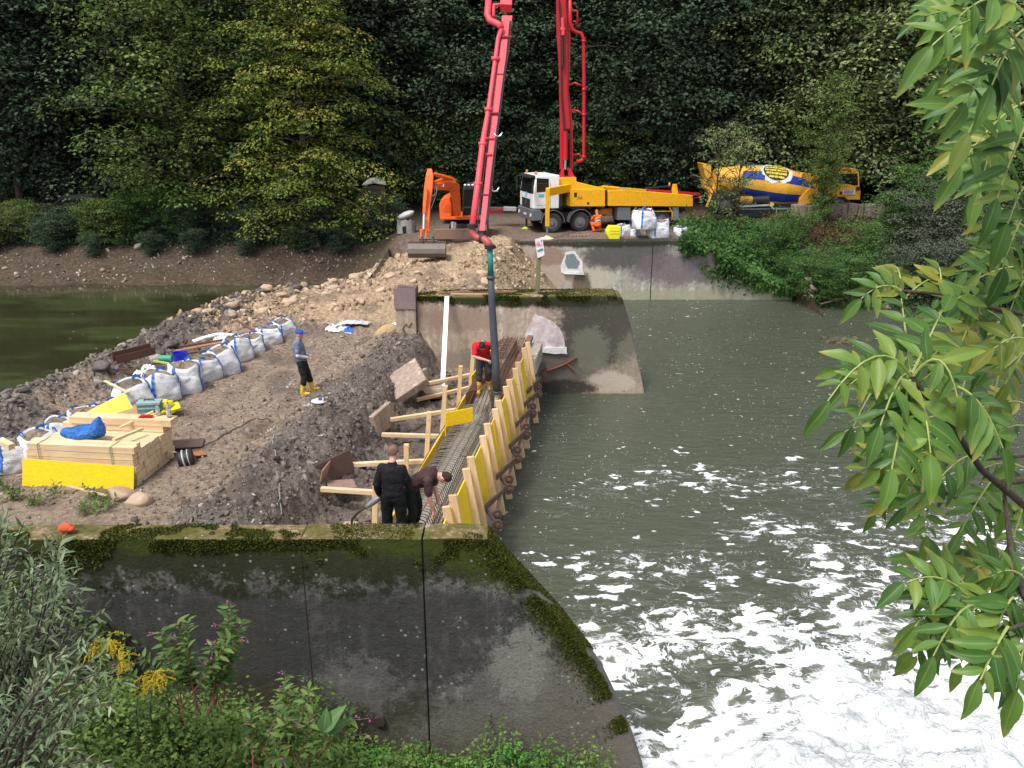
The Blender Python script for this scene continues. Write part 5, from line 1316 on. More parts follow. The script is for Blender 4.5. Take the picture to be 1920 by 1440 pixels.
mb = MB(); mb.tube([BW(1056, 66, YB_ - .08), BW(1055, 33, YB_ - .08)], .09, 10); mb.tube([BW(1051, 55, YB_ - .08), BW(1059, 55, YB_ - .08)], .08, 10); mb.build('link_rods', REDP, pump, world=True)
MB().tube([BW(1054, 70, YB_ - .1), BW(1055, 125, YB_ - .1)], .07, 10).build('piston_rod', BLK, pump, world=True)
mb = MB(); Yp = YB_ - .2
pipe = [(1069, -8), (1069, 40), (1073, 55), (1082, 61), (1089, 62), (1094, 72), (1095, 160), (1095, 292), (1091, 301), (1081, 303)]
mb.tube([PY(x, y, Yp) for x, y in pipe], .085, 10)
for (x0, y0), (x1, y1) in (((1068, 160), (1078, 156)), ((1074, 206), (1084, 209)), ((1075, 290), (1086, 290))):
    mb.tube([BW(x0, y0), BW(x1, y1 - 1, Yp), BW(1094, y1 + 6, Yp)], .045, 7)
mb.tube([BW(1075, 20, Yp), BW(1082, 20, Yp), BW(1083, 50, Yp)], .05, 7); mb.tube([BW(1075, 40, Yp), BW(1082, 41, Yp)], .04, 7)
for y in (75, 166, 213, 292): mb.tube([BW(1095, y, Yp), BW(1095, y + 4, Yp)], .115, 10)
mb.build('delivery_pipe', REDM, pump, world=True, smooth=True)
# boom : middle arm overhead and the near hanging arm
topC = Vector((.25, 27.0, 17.5))
MB().beam(topA, topC + Vector((.1, -.2, .2)), .40, .40).build('boom_arm', REDM, pump, world=True, bevel=.02)
YT, YJ = 19.8, 23.5
jt = PY(950, 24, YJ)
MB().beam(topC, jt + Vector((-.02, 0, .1)), .30, .34, up=(0, 1, 0)).build('boom_arm', REDP, pump, world=True, bevel=.015)
mb = MB()   # tapered square tube
def sq(c, w, d): return [c + Vector((a * w / 2, b * d / 2, 0)) for a, b in ((-1, -1), (1, -1), (1, 1), (-1, 1))]
secs = [(PY(951, 30, YJ), .27), (PY(945, 95, 22.9), .27), (PY(936, 160, 22.3), .22), (PY(925, 240, 21.6), .155), (PY(915, 330, 20.7), .135), (PY(904, 432, YT), .125)]
vs = []; fs = []
for c, w in secs: vs += sq(c, w, w)
for i in range(len(secs) - 1): fs += [(i * 4 + j, i * 4 + (j + 1) % 4, i * 4 + 4 + (j + 1) % 4, i * 4 + 4 + j) for j in range(4)]
fs += [(3, 2, 1, 0), tuple(len(secs) * 4 - 4 + j for j in range(4))]
mb.add(vs, fs); mb.build('boom_tip_arm', REDP, pump, world=True, bevel=.008)
mb = MB(); Lp = [(940, 55, 23.0), (934, 72, 22.9), (929, 110, 22.6), (916, 205, 21.8), (905, 270, 21.2), (896, 345, 20.5), (886, 422, YT)]
mb.tube([PY(x, y, Y) for x, y, Y in Lp], [.055, .055, .055, .06, .075, .078, .078], 12)
mb.tube([PY(940, 52, 23.0), PY(934, 45, 23.1), PY(918, 38, 23.2), PY(914, 28, 23.3), PY(917, -10, 23.6)], .085, 10)
mb.tube([PY(925, 32, 23.3), PY(926, 10, 23.5), PY(947, 8, 23.6)], .05, 8)
for x, y, Y in Lp[2:6]:
    c = PY(x, y, Y); mb.tube([c + Vector((-.0, 0, -.05)), c + Vector((0, 0, .05))], .105, 12)
mb.build('delivery_pipe', REDP, pump, world=True, smooth=True)
mb = MB()
for (x0, y0, x1, Y) in ((904, 260, 926, 21.3), (908, 353, 924, 20.6), (910, 290, 922, 21.0)): mb.tube([PY(x0, y0, Y), PY(x1, y0 - 1, Y)], .035, 8)
mb.build('cross_tube', REDP, pump, world=True)
mb = MB()
for (x0, y0, Y) in ((926, 250, 21.3), (920, 353, 20.6)):
    mb.tube([PY(x0, y0, Y), PY(x0 + 5, y0 + 6, Y), PY(x0 + 12, y0 + 5, Y), PY(x0 + 16, y0 - 2, Y)], .02, 7)
mb.tube([PY(899, 348, 20.6), PY(895, 405, 20.2)], .025, 7)
mb.build('hook', CHROME, pump, world=True, smooth=True)
mb = MB()
for x, y, Y, r_ in ((885, 424, YT, .12), (904, 436, YT, .10), (918, 463, 19.5, .12)):
    c = PY(x, y, Y); mb.tube([c + Vector((0, 0, -.045)), c + Vector((0, 0, .045))], r_, 14); mb.box(c + Vector((.1, 0, 0)), (.1, .07, .07))
c = PY(902, 447, YT - .1); mb.tube([c + Vector((-.05, 0, 0)), c + Vector((.05, 0, .0))], .125, 14)
mb.build('pipe_clamp', BLK, pump, world=True)
mb = MB(); mb.tube([PY(x, y, Y) for x, y, Y in ((885, 424, YT), (885, 433, YT - .02), (889, 442, YT - .05), (896, 447, YT - .1), (903, 447, YT - .12), (910, 450, YT - .2), (916, 456, YT - .27), (918, 464, 19.5))], .088, 14)
mb.build('pipe_elbow', paint('elbow_red', (.42, .07, .07), .5, 0, .5, (.10, .05, .05), 3), pump, world=True, smooth=True)
MB().tube([PY(918.5, 465, 19.5), PY(920.5, 517, 19.45)], .068, 14).build('hose_coupling', paint('teal_rubber', (.02, .20, .19), .6, 0, .3), pump, world=True, smooth=True)
HOSE = paint('hose_slate', (.055, .065, .08), .65, 0, .4, (.12, .12, .12), 5)
mb = MB(); hb = PZ(932, 735, 1.78)
mb.tube([PY(920.5, 517, 19.45), PY(922, 560, 19.42), PY(925.5, 620, 19.36), PY(929, 680, 19.3), hb], [.078, .082, .088, .095, .098], 14)
mb.tube([PY(920.5, 518, 19.45), PY(920.6, 523, 19.45)], .10, 14); mb.tube([hb + Vector((0, 0, .03)), hb - Vector((0, 0, .03))], .115, 14)
mb.build('end_hose', HOSE, pump, world=True, smooth=True)
MB().tube([hb, hb - Vector((0, 0, .38))], [.06, .075], 10).build('falling_concrete', WETC, pump, world=True)

mb = MB()
for k_, (ox, r_) in enumerate(((.10, .016), (.13, .013), (-.10, .014))):
    mb.tube([PY(x, y, Y) + Vector((ox, -.10, 0)) for x, y, Y in ((949, 40, 23.3), (943, 100, 22.8), (934, 165, 22.2), (924, 245, 21.5), (914, 335, 20.6), (904, 420, 19.9))], r_, 5)
mb.build('hydraulic_line', BLK, pump, world=True)
mb = MB()
for x, y, Y, w_ in ((947, 70, 23.1, .3), (938, 140, 22.5, .26), (929, 212, 21.8, .2), (911, 365, 20.4, .17)):
    c = PY(x, y, Y); mb.box(c, (w_, w_, .05)); mb.tube([c + Vector((-w_ * .6, -w_ * .5, 0)), c + Vector((w_ * .6, -w_ * .5, 0))], .022, 6)
mb.build('clamp_band', paint('clamp_dark_red', (.34, .03, .045), .5, .1, .5), pump, world=True)
mb = MB()
for ox in (-.16, -.11, .17):
    mb.tube([BW(x, y, YB_) + Vector((ox, -.04, 0)) for x, y in ((1054, 0), (1058, 66), (1058, 130), (1058, 175), (1063, 236), (1064, 300), (1063, 330))], .02, 5)
mb.build('hydraulic_line', BLK, pump, world=True)
# ---------------------------------------------------------------- excavator
ex = empty('excavator', PZ(865, 445, 2.68), 'orange tracked excavator with dozer blade, its bucket resting on the rubble ramp', 'excavator')
EO = paint('excavator_orange', (.86, .135, .018), .45, 0, .15, (.35, .12, .04))
BUCK = paint('bucket_steel', (.16, .14, .12), .6, .4, .5, (.07, .05, .04), 2)
YE = 38.9
def E(px, py, Y=YE): return PY(px, py, Y)
def eprism(pts, y0, y1, name, mat, Y=YE, bevel=.02, par=ex):
    q = [PY(x, y, Y) for x, y in pts]; return MB().prism([(a.x, a.z) for a in q], Y + y0, Y + y1).build(name, mat, par, world=True, bevel=bevel)
q = [(814, 429), (883, 428), (884, 448), (813, 449)]
o = eprism(q, -.12, 0, 'dozer_blade', paint('blade_rust', (.27, .165, .12), .7, .2, .6, (.09, .06, .05), 2), 38.0, .03)
for (xa_, xb_) in ((819, 843), (887, 913)):
    A = E(xa_, 447, 38.4); B = E(xb_, 447, 38.4); w_ = B.x - A.x; r_ = .33; z0 = 2.66
    mb = MB(); n = 14; y0, y1 = 38.5, 41.2; prof = [(y0 + r_ * math.cos(rad(90 + 180 * i / n)), z0 + r_ + r_ * math.sin(rad(90 + 180 * i / n))) for i in range(n + 1)] + [(y1 + r_ * math.cos(rad(-90 + 180 * i / n)), z0 + r_ + r_ * math.sin(rad(-90 + 180 * i / n))) for i in range(n + 1)]
    k = len(prof); vs = [(A.x, y, z) for y, z in prof] + [(B.x, y, z) for y, z in prof]
    mb.add(vs, [tuple(range(k)), tuple(range(k, 2 * k))[::-1]] + [(i, i + k, (i + 1) % k + k, (i + 1) % k) for i in range(k)])
    per = []
    for i in range(k):
        p0 = Vector((0, *prof[i])); p1 = Vector((0, *prof[(i + 1) % k])); L = (p1 - p0).length; m_ = max(1, int(L / .16))
        for j in range(m_): per.append((p0.lerp(p1, (j + .5) / m_), (p1 - p0).normalized()))
    for c, t in per:
        nrm = Vector((0, t.z, -t.y)); 
        mb.beam(c + Vector((A.x, 0, 0)), c + Vector((B.x, 0, 0)), .12, .05, up=nrm)
    mb.build('track', CHAS if False else paint('track_dusty', (.13, .105, .085), .85, .2, .5, (.06, .05, .04)), ex, world=True)
MB().box((E(865, 420).x, 39.9, 3.15), (1.3, 1.8, .35)).build('undercarriage', CHAS, ex, world=True, bevel=.03)
MB().tube([E(849, 432, 38.3), E(849, 418, 38.6)], .1, 10).tube([E(853, 432, 38.3), E(854, 418, 38.6)], .06, 8).build('blade_cylinder', STL, ex, world=True)
eprism([(824, 407), (916, 406), (915, 412), (826, 412)], 0, 2.2, 'turntable_deck', EO, 38.9)
eprism([(824, 408), (823, 384), (827, 374), (836, 369), (843, 370), (846, 384), (846, 408)], .1, 2.0, 'engine_hood', EO, 38.9, .05)
eprism([(835, 383), (842, 383), (844, 398), (832, 398)], .085, .2, 'hood_panel', paint('orange2', (.7, .1, .015), .5), 38.9, .01)
eprism([(904, 371), (910, 371), (915, 384), (916, 407), (904, 407)], .3, 2.1, 'side_panel', EO, 38.9, .03)
eprism([(867, 406), (868, 352), (872, 346), (898, 345), (902, 350), (903, 406)], .0, 1.3, 'cab', paint('cab_frame_dark', (.035, .035, .04), .5), 38.9, .04)
eprism([(869, 386), (869.5, 355), (896, 354), (896, 386)], -.02, .05, 'cab_glass', GLASS, 38.9, .01)
eprism([(869, 403), (869, 389), (896, 389), (896, 403)], -.015, .05, 'cab_glass', GLASS, 38.9, .01)
mb = MB()
for x in (872, 879, 886): mb.ell(E(x, 347, 38.8), (.06, .04, .05), 8, 6)
mb.build('work_light', paint('lamp_white', (.8, .8, .8), .3), ex, world=True)
MB().tube([E(899, 358, 38.75), E(896, 392, 38.75)], .04, 8).build('grab_rail', CHROME, ex, world=True)
eprism([(869, 404), (903, 404), (903, 408), (869, 408)], -.03, .05, 'cab_sill', EO, 38.9, .01)
# arm
def plate(pts, w, name, mat, bevel=.02, par=ex):
    """thick box girder following photo outline; pts = (px, py, Y)"""
    P_ = [PY(*p_) for p_ in pts]; k = len(P_); nv = Vector((1, 0, 0))
    mb = MB(); h = Vector((w / 2, 0, 0)); mb.add([p_ - h for p_ in P_] + [p_ + h for p_ in P_], [tuple(range(k)), tuple(range(k, 2 * k))[::-1]] + [(i, i + k, (i + 1) % k + k, (i + 1) % k) for i in range(k)])
    return mb.build(name, mat, par, world=True, bevel=bevel)
def bm_beam(pts, ws, hs, name, mat, par=ex, bevel=.02):
    mb = MB(); vs = []; fs = []; P_ = [PY(*p_) for p_ in pts]; k = len(P_)
    for i, c in enumerate(P_):
        t = (P_[min(k - 1, i + 1)] - P_[max(0, i - 1)]).normalized(); sd = t.cross(Vector((0, 1, .25))).normalized(); up = sd.cross(t).normalized()
        vs += [c + sd * ws[i] / 2 * a + up * hs[i] / 2 * b for a, b in ((-1, -1), (1, -1), (1, 1), (-1, 1))]
    for i in range(k - 1): fs += [(i * 4 + j, i * 4 + (j + 1) % 4, i * 4 + 4 + (j + 1) % 4, i * 4 + 4 + j) for j in range(4)]
    fs += [(3, 2, 1, 0), tuple(k * 4 - 4 + j for j in range(4))]
    mb.add(vs, fs); return mb.build(name, mat, par, world=True, bevel=bevel)
bm_beam([(858, 402, 38.8), (856, 378, 38.5), (852, 352, 38.1), (846, 345, 37.8), (832, 345, 37.2), (815, 348, 36.6)], [.3, .36, .46, .52, .44, .30], [.3, .3, .35, .35, .35, .3], 'boom', EO)
bm_beam([(852, 330 + 8, 37.9), (858, 365, 38.3), (862, 396, 38.7)], [.12, .14, .12], [.12, .14, .12], 'boom_cylinder', paint('orange3', (.75, .12, .015), .45), bevel=.03)
bm_beam([(814, 326, 36.5), (830, 331, 36.9), (848, 336, 37.6)], [.12, .16, .15], [.12, .16, .15], 'arm_cylinder', EO, bevel=.03)
mb = MB().tube([E(853, 338, 37.7), E(857, 341, 37.8)], .1, 10); mb.build('pin', CHAS, ex, world=True)
a = PY(829, 347, 36.98)
MB().box(a + Vector((0, -.20, 0)), (.2, .01, .12)).build('brand_plate', paint('plate_pale', (.7, .66, .6), .5), ex, world=True)
bm_beam([(806, 317, 36.4), (806, 330, 36.3), (803, 358, 36.1), (800, 385, 35.9), (800, 415, 35.6), (799, 432, 35.5)], [.18, .32, .36, .32, .26, .24], [.2, .35, .4, .3, .25, .25], 'stick', EO, bevel=.03)
bm_beam([(800, 352, 35.8), (797, 378, 35.65), (795, 402, 35.5)], [.13, .14, .13], [.12, .12, .12], 'bucket_cylinder', EO, bevel=.03)
MB().tube([PY(795, 402, 35.4), PY(794, 430, 35.2)], .05, 10).build('piston_rod', CHROME, ex, world=True)
mb = MB()
for dx in (-5, 4): mb.beam(PY(795 + dx, 430, 35.3), PY(794 + dx, 456, 35.1), .06, .1, up=(0, 1, 0))
mb.beam(PY(787, 433, 35.3), PY(806, 433, 35.4), .14, .12); mb.build('bucket_link', EO, ex, world=True, bevel=.015)
mb = MB()
for pl in ([(812, 340, 36.3), (819, 352, 36.2), (818, 365, 36.0), (808, 392, 35.7)], [(814, 342, 36.3), (815, 362, 36.2), (806, 385, 35.8)], [(806, 366, 35.9), (814, 367, 35.9), (819, 360, 36.0)]):
    mb.tube([PY(*p_) for p_ in pl], .018, 6)
mb.build('hydraulic_hoses', STL, ex, world=True, smooth=True)
# bucket : curved trough shell with end plates
A = PY(766, 470, 35.0); B = PY(836, 470, 35.0)
prof = [(.30, .34), (.08, .38), (-.16, .30), (-.34, .12), (-.38, -.06), (-.28, -.22), (-.02, -.30), (.32, -.30)]
mb = MB(); n = len(prof)
inn = [(y * .9 + .02, z * .9 + .01) for y, z in prof]
vs = [(x, A.y + y, A.z + z) for x in (A.x, B.x) for y, z in prof] + [(x, A.y + y, A.z + z) for x in (A.x + .02, B.x - .02) for y, z in inn]
for i in range(n - 1):
    mb.add([vs[i], vs[i + 1], vs[n + i + 1], vs[n + i]], [(0, 1, 2, 3)]); mb.add([vs[2 * n + i], vs[2 * n + i + 1], vs[3 * n + i + 1], vs[3 * n + i]], [(3, 2, 1, 0)])
for o_ in (0, n): mb.add([vs[o_ + i] for i in range(n)], [tuple(range(n))])
mb.beam((A.x - .02, A.y + .34, A.z - .31), (B.x + .02, A.y + .34, A.z - .31), .14, .03)
mb.beam((A.x, A.y + .05, A.z + .37), (B.x, A.y + .05, A.z + .37), .2, .03)
for dx in (-.2, .25): mb.prism([(A.x + .75 + dx, A.z + .36), (A.x + .82 + dx, A.z + .36), (A.x + .82 + dx, A.z + .6), (A.x + .75 + dx, A.z + .6)], A.y - .1, A.y + .2)
mb.tube([(A.x + .45, A.y + .0, A.z + .5), (A.x + 1.2, A.y, A.z + .5)], .06, 8)
mb.build('bucket', BUCK, ex, world=True)

# ---------------------------------------------------------------- mixer truck
YX = 43.0
mx = empty('concrete_mixer_truck', PY(1470, 408, YX), 'yellow concrete mixer truck with blue striped drum standing on the road behind the blocks', 'truck')
MO = paint('mixer_orange', (.90, .46, .045), .5, 0, .4, (.35, .16, .04))
MBL = paint('mixer_blue', (.018, .055, .33), .42, 0, .1)
def mprism(pts, y0, y1, name, mat, par=mx, bevel=.02, Y=YX):
    q = [PY(x, y, Y) for x, y in pts]; return MB().prism([(a.x, a.z) for a in q], Y + y0, Y + y1).build(name, mat, par, world=True, bevel=bevel)
YD = YX + 1.15
A = PY(1338, 334, YD); B = PY(1532, 360, YD); ax = (B - A).normalized(); L = (B - A).length
kf = L / 194.0
sx = Vector((0, -1, 0)); sy = ax.cross(sx).normalized(); sx = sy.cross(ax).normalized()       # sx looks to the viewer
prof = [(0, .50), (.045, .56), (.18, .74), (.34, .93), (.42, .98), (.55, 1.02), (.66, 1.0), (.80, .84), (.93, .60), (.97, .54), (1.0, .40)]
NS = 48; mb = MB()
vs = []; fs = []; mi = []
pr2 = []
for i in range(len(prof) - 1):
    for k_ in range(3): t = k_ / 3; pr2.append((prof[i][0] * (1 - t) + prof[i + 1][0] * t, prof[i][1] * (1 - t) + prof[i + 1][1] * t))
pr2.append(prof[-1])
for u, r_ in pr2:
    for j in range(NS):
        th = 2 * math.pi * j / NS; vs.append(A + ax * L * u + (sx * math.cos(th) + sy * math.sin(th)) * r_)
for i in range(len(pr2) - 1):
    for j in range(NS):
        fs.append((i * NS + j, i * NS + (j + 1) % NS, (i + 1) * NS + (j + 1) % NS, (i + 1) * NS + j))
        u = pr2[i][0]; mi.append(1 if (((j + 2) // 4) % 2 == 1 and .19 < u) else 0)
mb.add(vs, fs); mb.m = mi; mb.add(vs[:NS], [tuple(range(NS))]); mb.add(vs[-NS:], [tuple(range(NS))])
drum = mb.build('drum', [MO, MBL], mx, world=True)
for p_ in drum.data.polygons: p_.use_smooth = False
def drum_pt(u, th, off):
    r_ = float(np.interp(u, [p_[0] for p_ in prof], [p_[1] for p_ in prof])) + off
    return A + ax * L * u + (sx * math.cos(th) + sy * math.sin(th)) * r_
upsgn = 1 if sy.z > 0 else -1
def drum_patch(uc, tc, ru, rt, off, name, mat, par, ragged_=0, n=28):
    mb = MB(); rr = random.Random(5); rings = 5
    vs = [drum_pt(uc, tc, off)]; fs = []
    for k_ in range(1, rings + 1):
        for j in range(n):
            a = 2 * math.pi * j / n; q_ = k_ / rings * (1 + (rr.uniform(-1, 1) * ragged_ if k_ == rings else 0))
            vs.append(drum_pt(uc + ru * q_ * math.cos(a), tc + rt * q_ * math.sin(a), off))
    for j in range(n): fs.append((0, 1 + j, 1 + (j + 1) % n))
    for k_ in range(1, rings):
        for j in range(n): fs.append((1 + (k_ - 1) * n + j, 1 + k_ * n + j, 1 + k_ * n + (j + 1) % n, 1 + (k_ - 1) * n + (j + 1) % n))
    mb.add(vs, fs); return mb.build(name, mat, par, world=True)
tc = upsgn * rad(50); uc = .535
drum_patch(uc, tc, .150, .66, .012, 'emblem_rim', paint('emblem_white', (.78, .78, .8), .5), drum, .16)
drum_patch(uc, tc, .120, .54, .024, 'emblem_disc', paint('emblem_black', (.03, .03, .035), .5), drum)
def text_mesh(txt, size, bold=True):
    cu = bpy.data.curves.new('lettering', 'FONT'); cu.body = txt; cu.size = size; cu.align_x = 'CENTER'; cu.align_y = 'CENTER'
    if bold: cu.offset = size * .022
    ob = bpy.data.objects.new('lettering', cu); COL.objects.link(ob)
    dg = bpy.context.evaluated_depsgraph_get(); me = bpy.data.meshes.new_from_object(ob.evaluated_get(dg))
    bpy.data.objects.remove(ob); return me
YTX = paint('letter_yellow', (.85, .68, .05), .5)
rl = random.Random(8)
for i, ww in enumerate((.16, .215, .21, .19, .14)):          # the lettering rows, illegible in the photograph, as rows of letter-like strokes
    mb = MB(); u = -ww / 2; tt = tc + upsgn * (.40 - .19 * i)
    while u < ww / 2:
        du = rl.uniform(.006, .011); h0 = rl.choice((.055, .055, .075)); h1 = rl.choice((.045, .06))
        q_ = [drum_pt(uc + a_, tt + b_ * upsgn, .034) for a_, b_ in ((u, -h1), (u + du, -h1), (u + du, h0), (u, h0))]
        mb.add(q_, [(0, 1, 2, 3)]); u += du + rl.choice((.0015, .002, .006))
    mb.build('emblem_lettering', YTX, drum, world=True)
# drum rear funnel, chute
mb = MB(); mb.prism([(a.x, a.z) for a in (PY(x, y, YX + .6) for x, y in ((1316, 306), (1332, 309), (1334, 330), (1324, 336)))], YX + .5, YX + 1.8)
mb.prism([(a.x, a.z) for a in (PY(x, y, YX + .6) for x, y in ((1320, 338), (1340, 336), (1352, 356), (1336, 368), (1322, 352)))], YX + .7, YX + 1.5)
mb.build('hopper', MO, mx, world=True, bevel=.03)
MB().beam(PY(1338, 352, YX + .6), PY(1325, 388, YX + .4), .4, .08, up=(1, 0, .3)).build('chute', MO, mx, world=True, bevel=.02)
mprism([(1503, 372), (1524, 352), (1530, 378), (1522, 384), (1502, 384)], .3, 2.0, 'drum_bearing', MO)
mprism([(1380, 350), (1388, 350), (1392, 385), (1374, 385)], .4, 1.9, 'drum_stand', CHAS)
mprism([(1506, 334), (1512, 326), (1530, 328), (1548, 330), (1548, 372), (1530, 372)], .6, 1.9, 'water_tank', MO, bevel=.06)
# cab
cabm = mprism([(1551, 376), (1551, 322), (1556, 316), (1600, 315), (1608, 318), (1611, 325), (1612, 347), (1614, 358), (1613, 375), (1590, 375), (1584, 369), (1562, 369), (1556, 376)], 0, 2.3, 'cab', MO, bevel=.04)
mprism([(1568, 326), (1608, 325), (1609, 347), (1602, 348), (1592, 345), (1568, 344)], -.015, .04, 'side_window', GLASS, cabm, bevel=.01)
mprism([(1581, 357), (1603, 356), (1603, 364), (1581, 364)], -.015, .03, 'door_sign', paint('sign_white', (.8, .8, .85), .5), cabm, bevel=.004)
me = text_mesh('KRIEGER', 1.0); xs_v = [v.co.x for v in me.vertices]; w0 = max(xs_v) - min(xs_v)
a = PY(1592, 360.3, YX - .022); sc_ = .50 / w0
for v in me.vertices: v.co = Vector((a.x + v.co.x * sc_, YX - .022, a.z + v.co.y * sc_ * 1.6))
me.materials.append(paint('letter_blue', (.06, .08, .4), .5)); me.transform(parent_inv(mx)); o = bpy.data.objects.new('sign_lettering', me); COL.objects.link(o); o.parent = cabm
mb = MB()
for k_ in range(7): q_ = PY(1582 + 3 * k_, 366.5, YX - .01); mb.box((q_.x, YX - .012, q_.z), (.05, .006, .03))
mb.build('small_lettering', CHAS, cabm, world=True)
mprism([(1574, 359), (1579, 359), (1579, 365), (1574, 365)], -.012, .02, 'door_handle', BLK, cabm, bevel=.004)
mprism([(1551, 340), (1566, 340), (1566, 341), (1551, 341)], -.006, .02, 'cab_seam', CHAS, cabm, bevel=0)
mprism([(1604, 350), (1610, 349), (1611, 356), (1604, 356)], -.2, -.05, 'mirror', BLK, cabm, bevel=.02)
mb = MB(); a = PY(1575, 392, YX); 
q = PY(1574, 393, YX)
MBx = MB(); arch(MBx, q.x, q.z, .62, .45, YX - .02, 5, 175); MBx.build('mudguard', paint('guard2', (.12, .125, .14), .6), mx, world=True)
inv = parent_inv(mx)
for px_ in (1574, 1360, 1400):
    for yy, sd in ((.2, -1), (2.1, 1)):
        c = inv @ Vector((PY(px_, 393, YX).x, YX + yy, 3.3 + .5)); wheel(mx, c.x, c.y, c.z, .5, .3, sd)
mb = MB(); a = PY(1345, 386, YX); b = PY(1600, 386, YX)
for yy in (.6, 1.7): mb.box(((a.x + b.x) / 2, YX + yy, a.z - .1), (b.x - a.x, .12, .28))
mb.box(((a.x + b.x) / 2 + .3, YX + 1.15, a.z - .15), (b.x - a.x - 2, .9, .2)); mb.build('chassis', CHAS, mx, world=True, bevel=.01)
mprism([(1385, 398), (1392, 390), (1504, 390), (1504, 407), (1385, 407)], .02, .5, 'side_box', paint('box_dark', (.045, .05, .055), .5), bevel=.02)
mb = MB()
for x in (1456, 1477): p0 = PY(x, 391, YX - .01); mb.box((p0.x, YX - .02, p0.z - .22), (.045, .03, .45))
p0 = PY(1386, 392, YX); p1 = PY(1504, 391, YX); mb.beam(p0 + Vector((0, -.03, 0)), p1 + Vector((0, -.03, 0)), .03, .05)
mb.build('side_rail', paint('rail_silver', (.5, .51, .53), .4, .5), mx, world=True)
mb = MB(); mb.beam(PY(1386, 387, YX - .1), PY(1442, 384, YX - .1), .3, .07); mb.beam(PY(1442, 384, YX - .1), PY(1450, 392, YX - .1), .3, .05); mb.build('ladder_guard', paint('rail_white', (.65, .66, .67), .4, .3), mx, world=True)
mprism([(1443, 380), (1451, 379), (1450, 386), (1444, 386)], -.1, .1, 'lamp_bracket', MO)
MB().tube([PY(1388, 374, YX), PY(1410, 374, YX)], .16, 14).build('water_cylinder', MO, mx, world=True)
MB().tube([PY(1410, 374, YX), PY(1441, 373, YX)], .165, 14).tube([PY(1424, 373.5, YX), PY(1426, 373.5, YX)], .172, 14).build('air_tank', paint('tank_dark', (.07, .075, .08), .3, .5), mx, world=True)

# ---------------------------------------------------------------- two parked cars hidden under the trees, cabin
def car(loc, rz, mat, label, lamp=(.5, .02, .02)):
    r = empty('parked_car', loc, label, 'car', None, rz=rz)
    b = MB().prism([(-2.1, .35), (-2.15, .75), (-1.95, .95), (-1.3, 1.0), (-.75, 1.42), (.9, 1.45), (1.6, 1.0), (2.05, .9), (2.12, .5), (2.1, .3)], -.85, .85).build('body', mat, r, bevel=.09, seg=3)
    for s in (-1, 1):
        MB().prism([(-1.15, 1.02), (-.7, 1.35), (.82, 1.37), (1.35, 1.02)], s * .852 - .01, s * .852 + .01).build('side_window', GLASS, r)
        MB().box((2.06, s * .62, .82), (.1, .32, .18)).build('tail_light', paint('tail_red', (.75, .03, .02), .25), r, bevel=.02)
        MB().box((-2.08, s * .62, .72), (.1, .34, .16)).build('headlight', paint('lamp_clear', (.7, .7, .7), .2), r, bevel=.02)
        for x in (-1.35, 1.35): wheel(r, x, s * .78, .31, .31, .2, -s if False else (-1 if s < 0 else 1))
    MB().prism([(1.0, 1.08), (1.57, 1.03), (.93, 1.40)], -.7, .7).build('rear_window', GLASS, r)
    return r
w = PY(163, 400, 45.3)
car((w.x, 45.3, fh(w.x, 45.3)), rad(12), paint('car_black', (.02, .02, .022), .3), 'dark parked car with a red tail light between the trees on the left')
w = PY(505, 415, 45.8)
car((w.x - .3, 46.0, fh(w.x, 46.0)), rad(172), paint('car_darkgrey', (.04, .043, .048), .3), 'dark grey parked car whose wheel shows through the yellowing beech')
cw = PZ(706, 425, 2.85)
tl = empty('toilet_cabin', cw, 'small dark site cabin with a pale rounded roof beside the yellowing beech', 'cabin', None, rz=rad(8))
hz = 2.0
MB().box((0, .55, hz / 2), (1.0, 1.0, hz)).build('wall', paint('cabin_brown', (.075, .038, .03), .7), tl, bevel=.02)
MB().box((-.08, .03, hz / 2 - .02), (.62, .05, hz - .2)).build('door', paint('cabin_black', (.014, .018, .022), .6), tl, bevel=.01)
MB().box((.46, -.03, hz / 2 - .15), (.05, .05, hz - .3)).build('post', paint('post_beige', (.22, .17, .10), .7), tl)
MB().prism([(-.62, hz), (-.5, hz + .12), (-.22, hz + .30), (.05, hz + .32), (.3, hz + .26), (.5, hz + .12), (.58, hz), (.0, hz + .10)], -.05, 1.1).build('roof', paint('roof_pale', (.42, .44, .46), .6), tl, bevel=.03)
# ================================================================== RUBBLE
def rock_base(seed, sub=1, flat=.75):
    """angular block: hull of a few random points, corners chipped"""
    bm = bmesh.new(); r_ = random.Random(seed); npt = 9 if sub == 1 else 16
    for k_ in range(npt):
        v = Vector((r_.gauss(0, 1), r_.gauss(0, 1), r_.gauss(0, 1))).normalized() * r_.uniform(.75, 1.15)
        v = Vector([max(-.8, min(.8, c)) for c in v]); bm.verts.new((v.x, v.y, v.z * flat))
    res = bmesh.ops.convex_hull(bm, input=bm.verts); bmesh.ops.delete(bm, geom=list({e for e in res['geom_interior'] if isinstance(e, bmesh.types.BMVert)}), context='VERTS')
    bmesh.ops.triangulate(bm, faces=bm.faces)
    if sub > 1:
        bmesh.ops.subdivide_edges(bm, edges=bm.edges, cuts=2, use_grid_fill=True)
        bmesh.ops.smooth_vert(bm, verts=bm.verts, factor=.35, use_axis_x=True, use_axis_y=True, use_axis_z=True)
        for v in bm.verts: v.co += Vector((r_.gauss(0, .018), r_.gauss(0, .018), r_.gauss(0, .018)))
        bmesh.ops.triangulate(bm, faces=bm.faces)
    bmesh.ops.recalc_face_normals(bm, faces=bm.faces); bm.verts.index_update()
    V = np.array([v.co[:] for v in bm.verts]); F = np.array([[v.index for v in f.verts] for f in bm.faces]); bm.free(); return V, F
ROCKS = [rock_base(i) for i in range(6)]
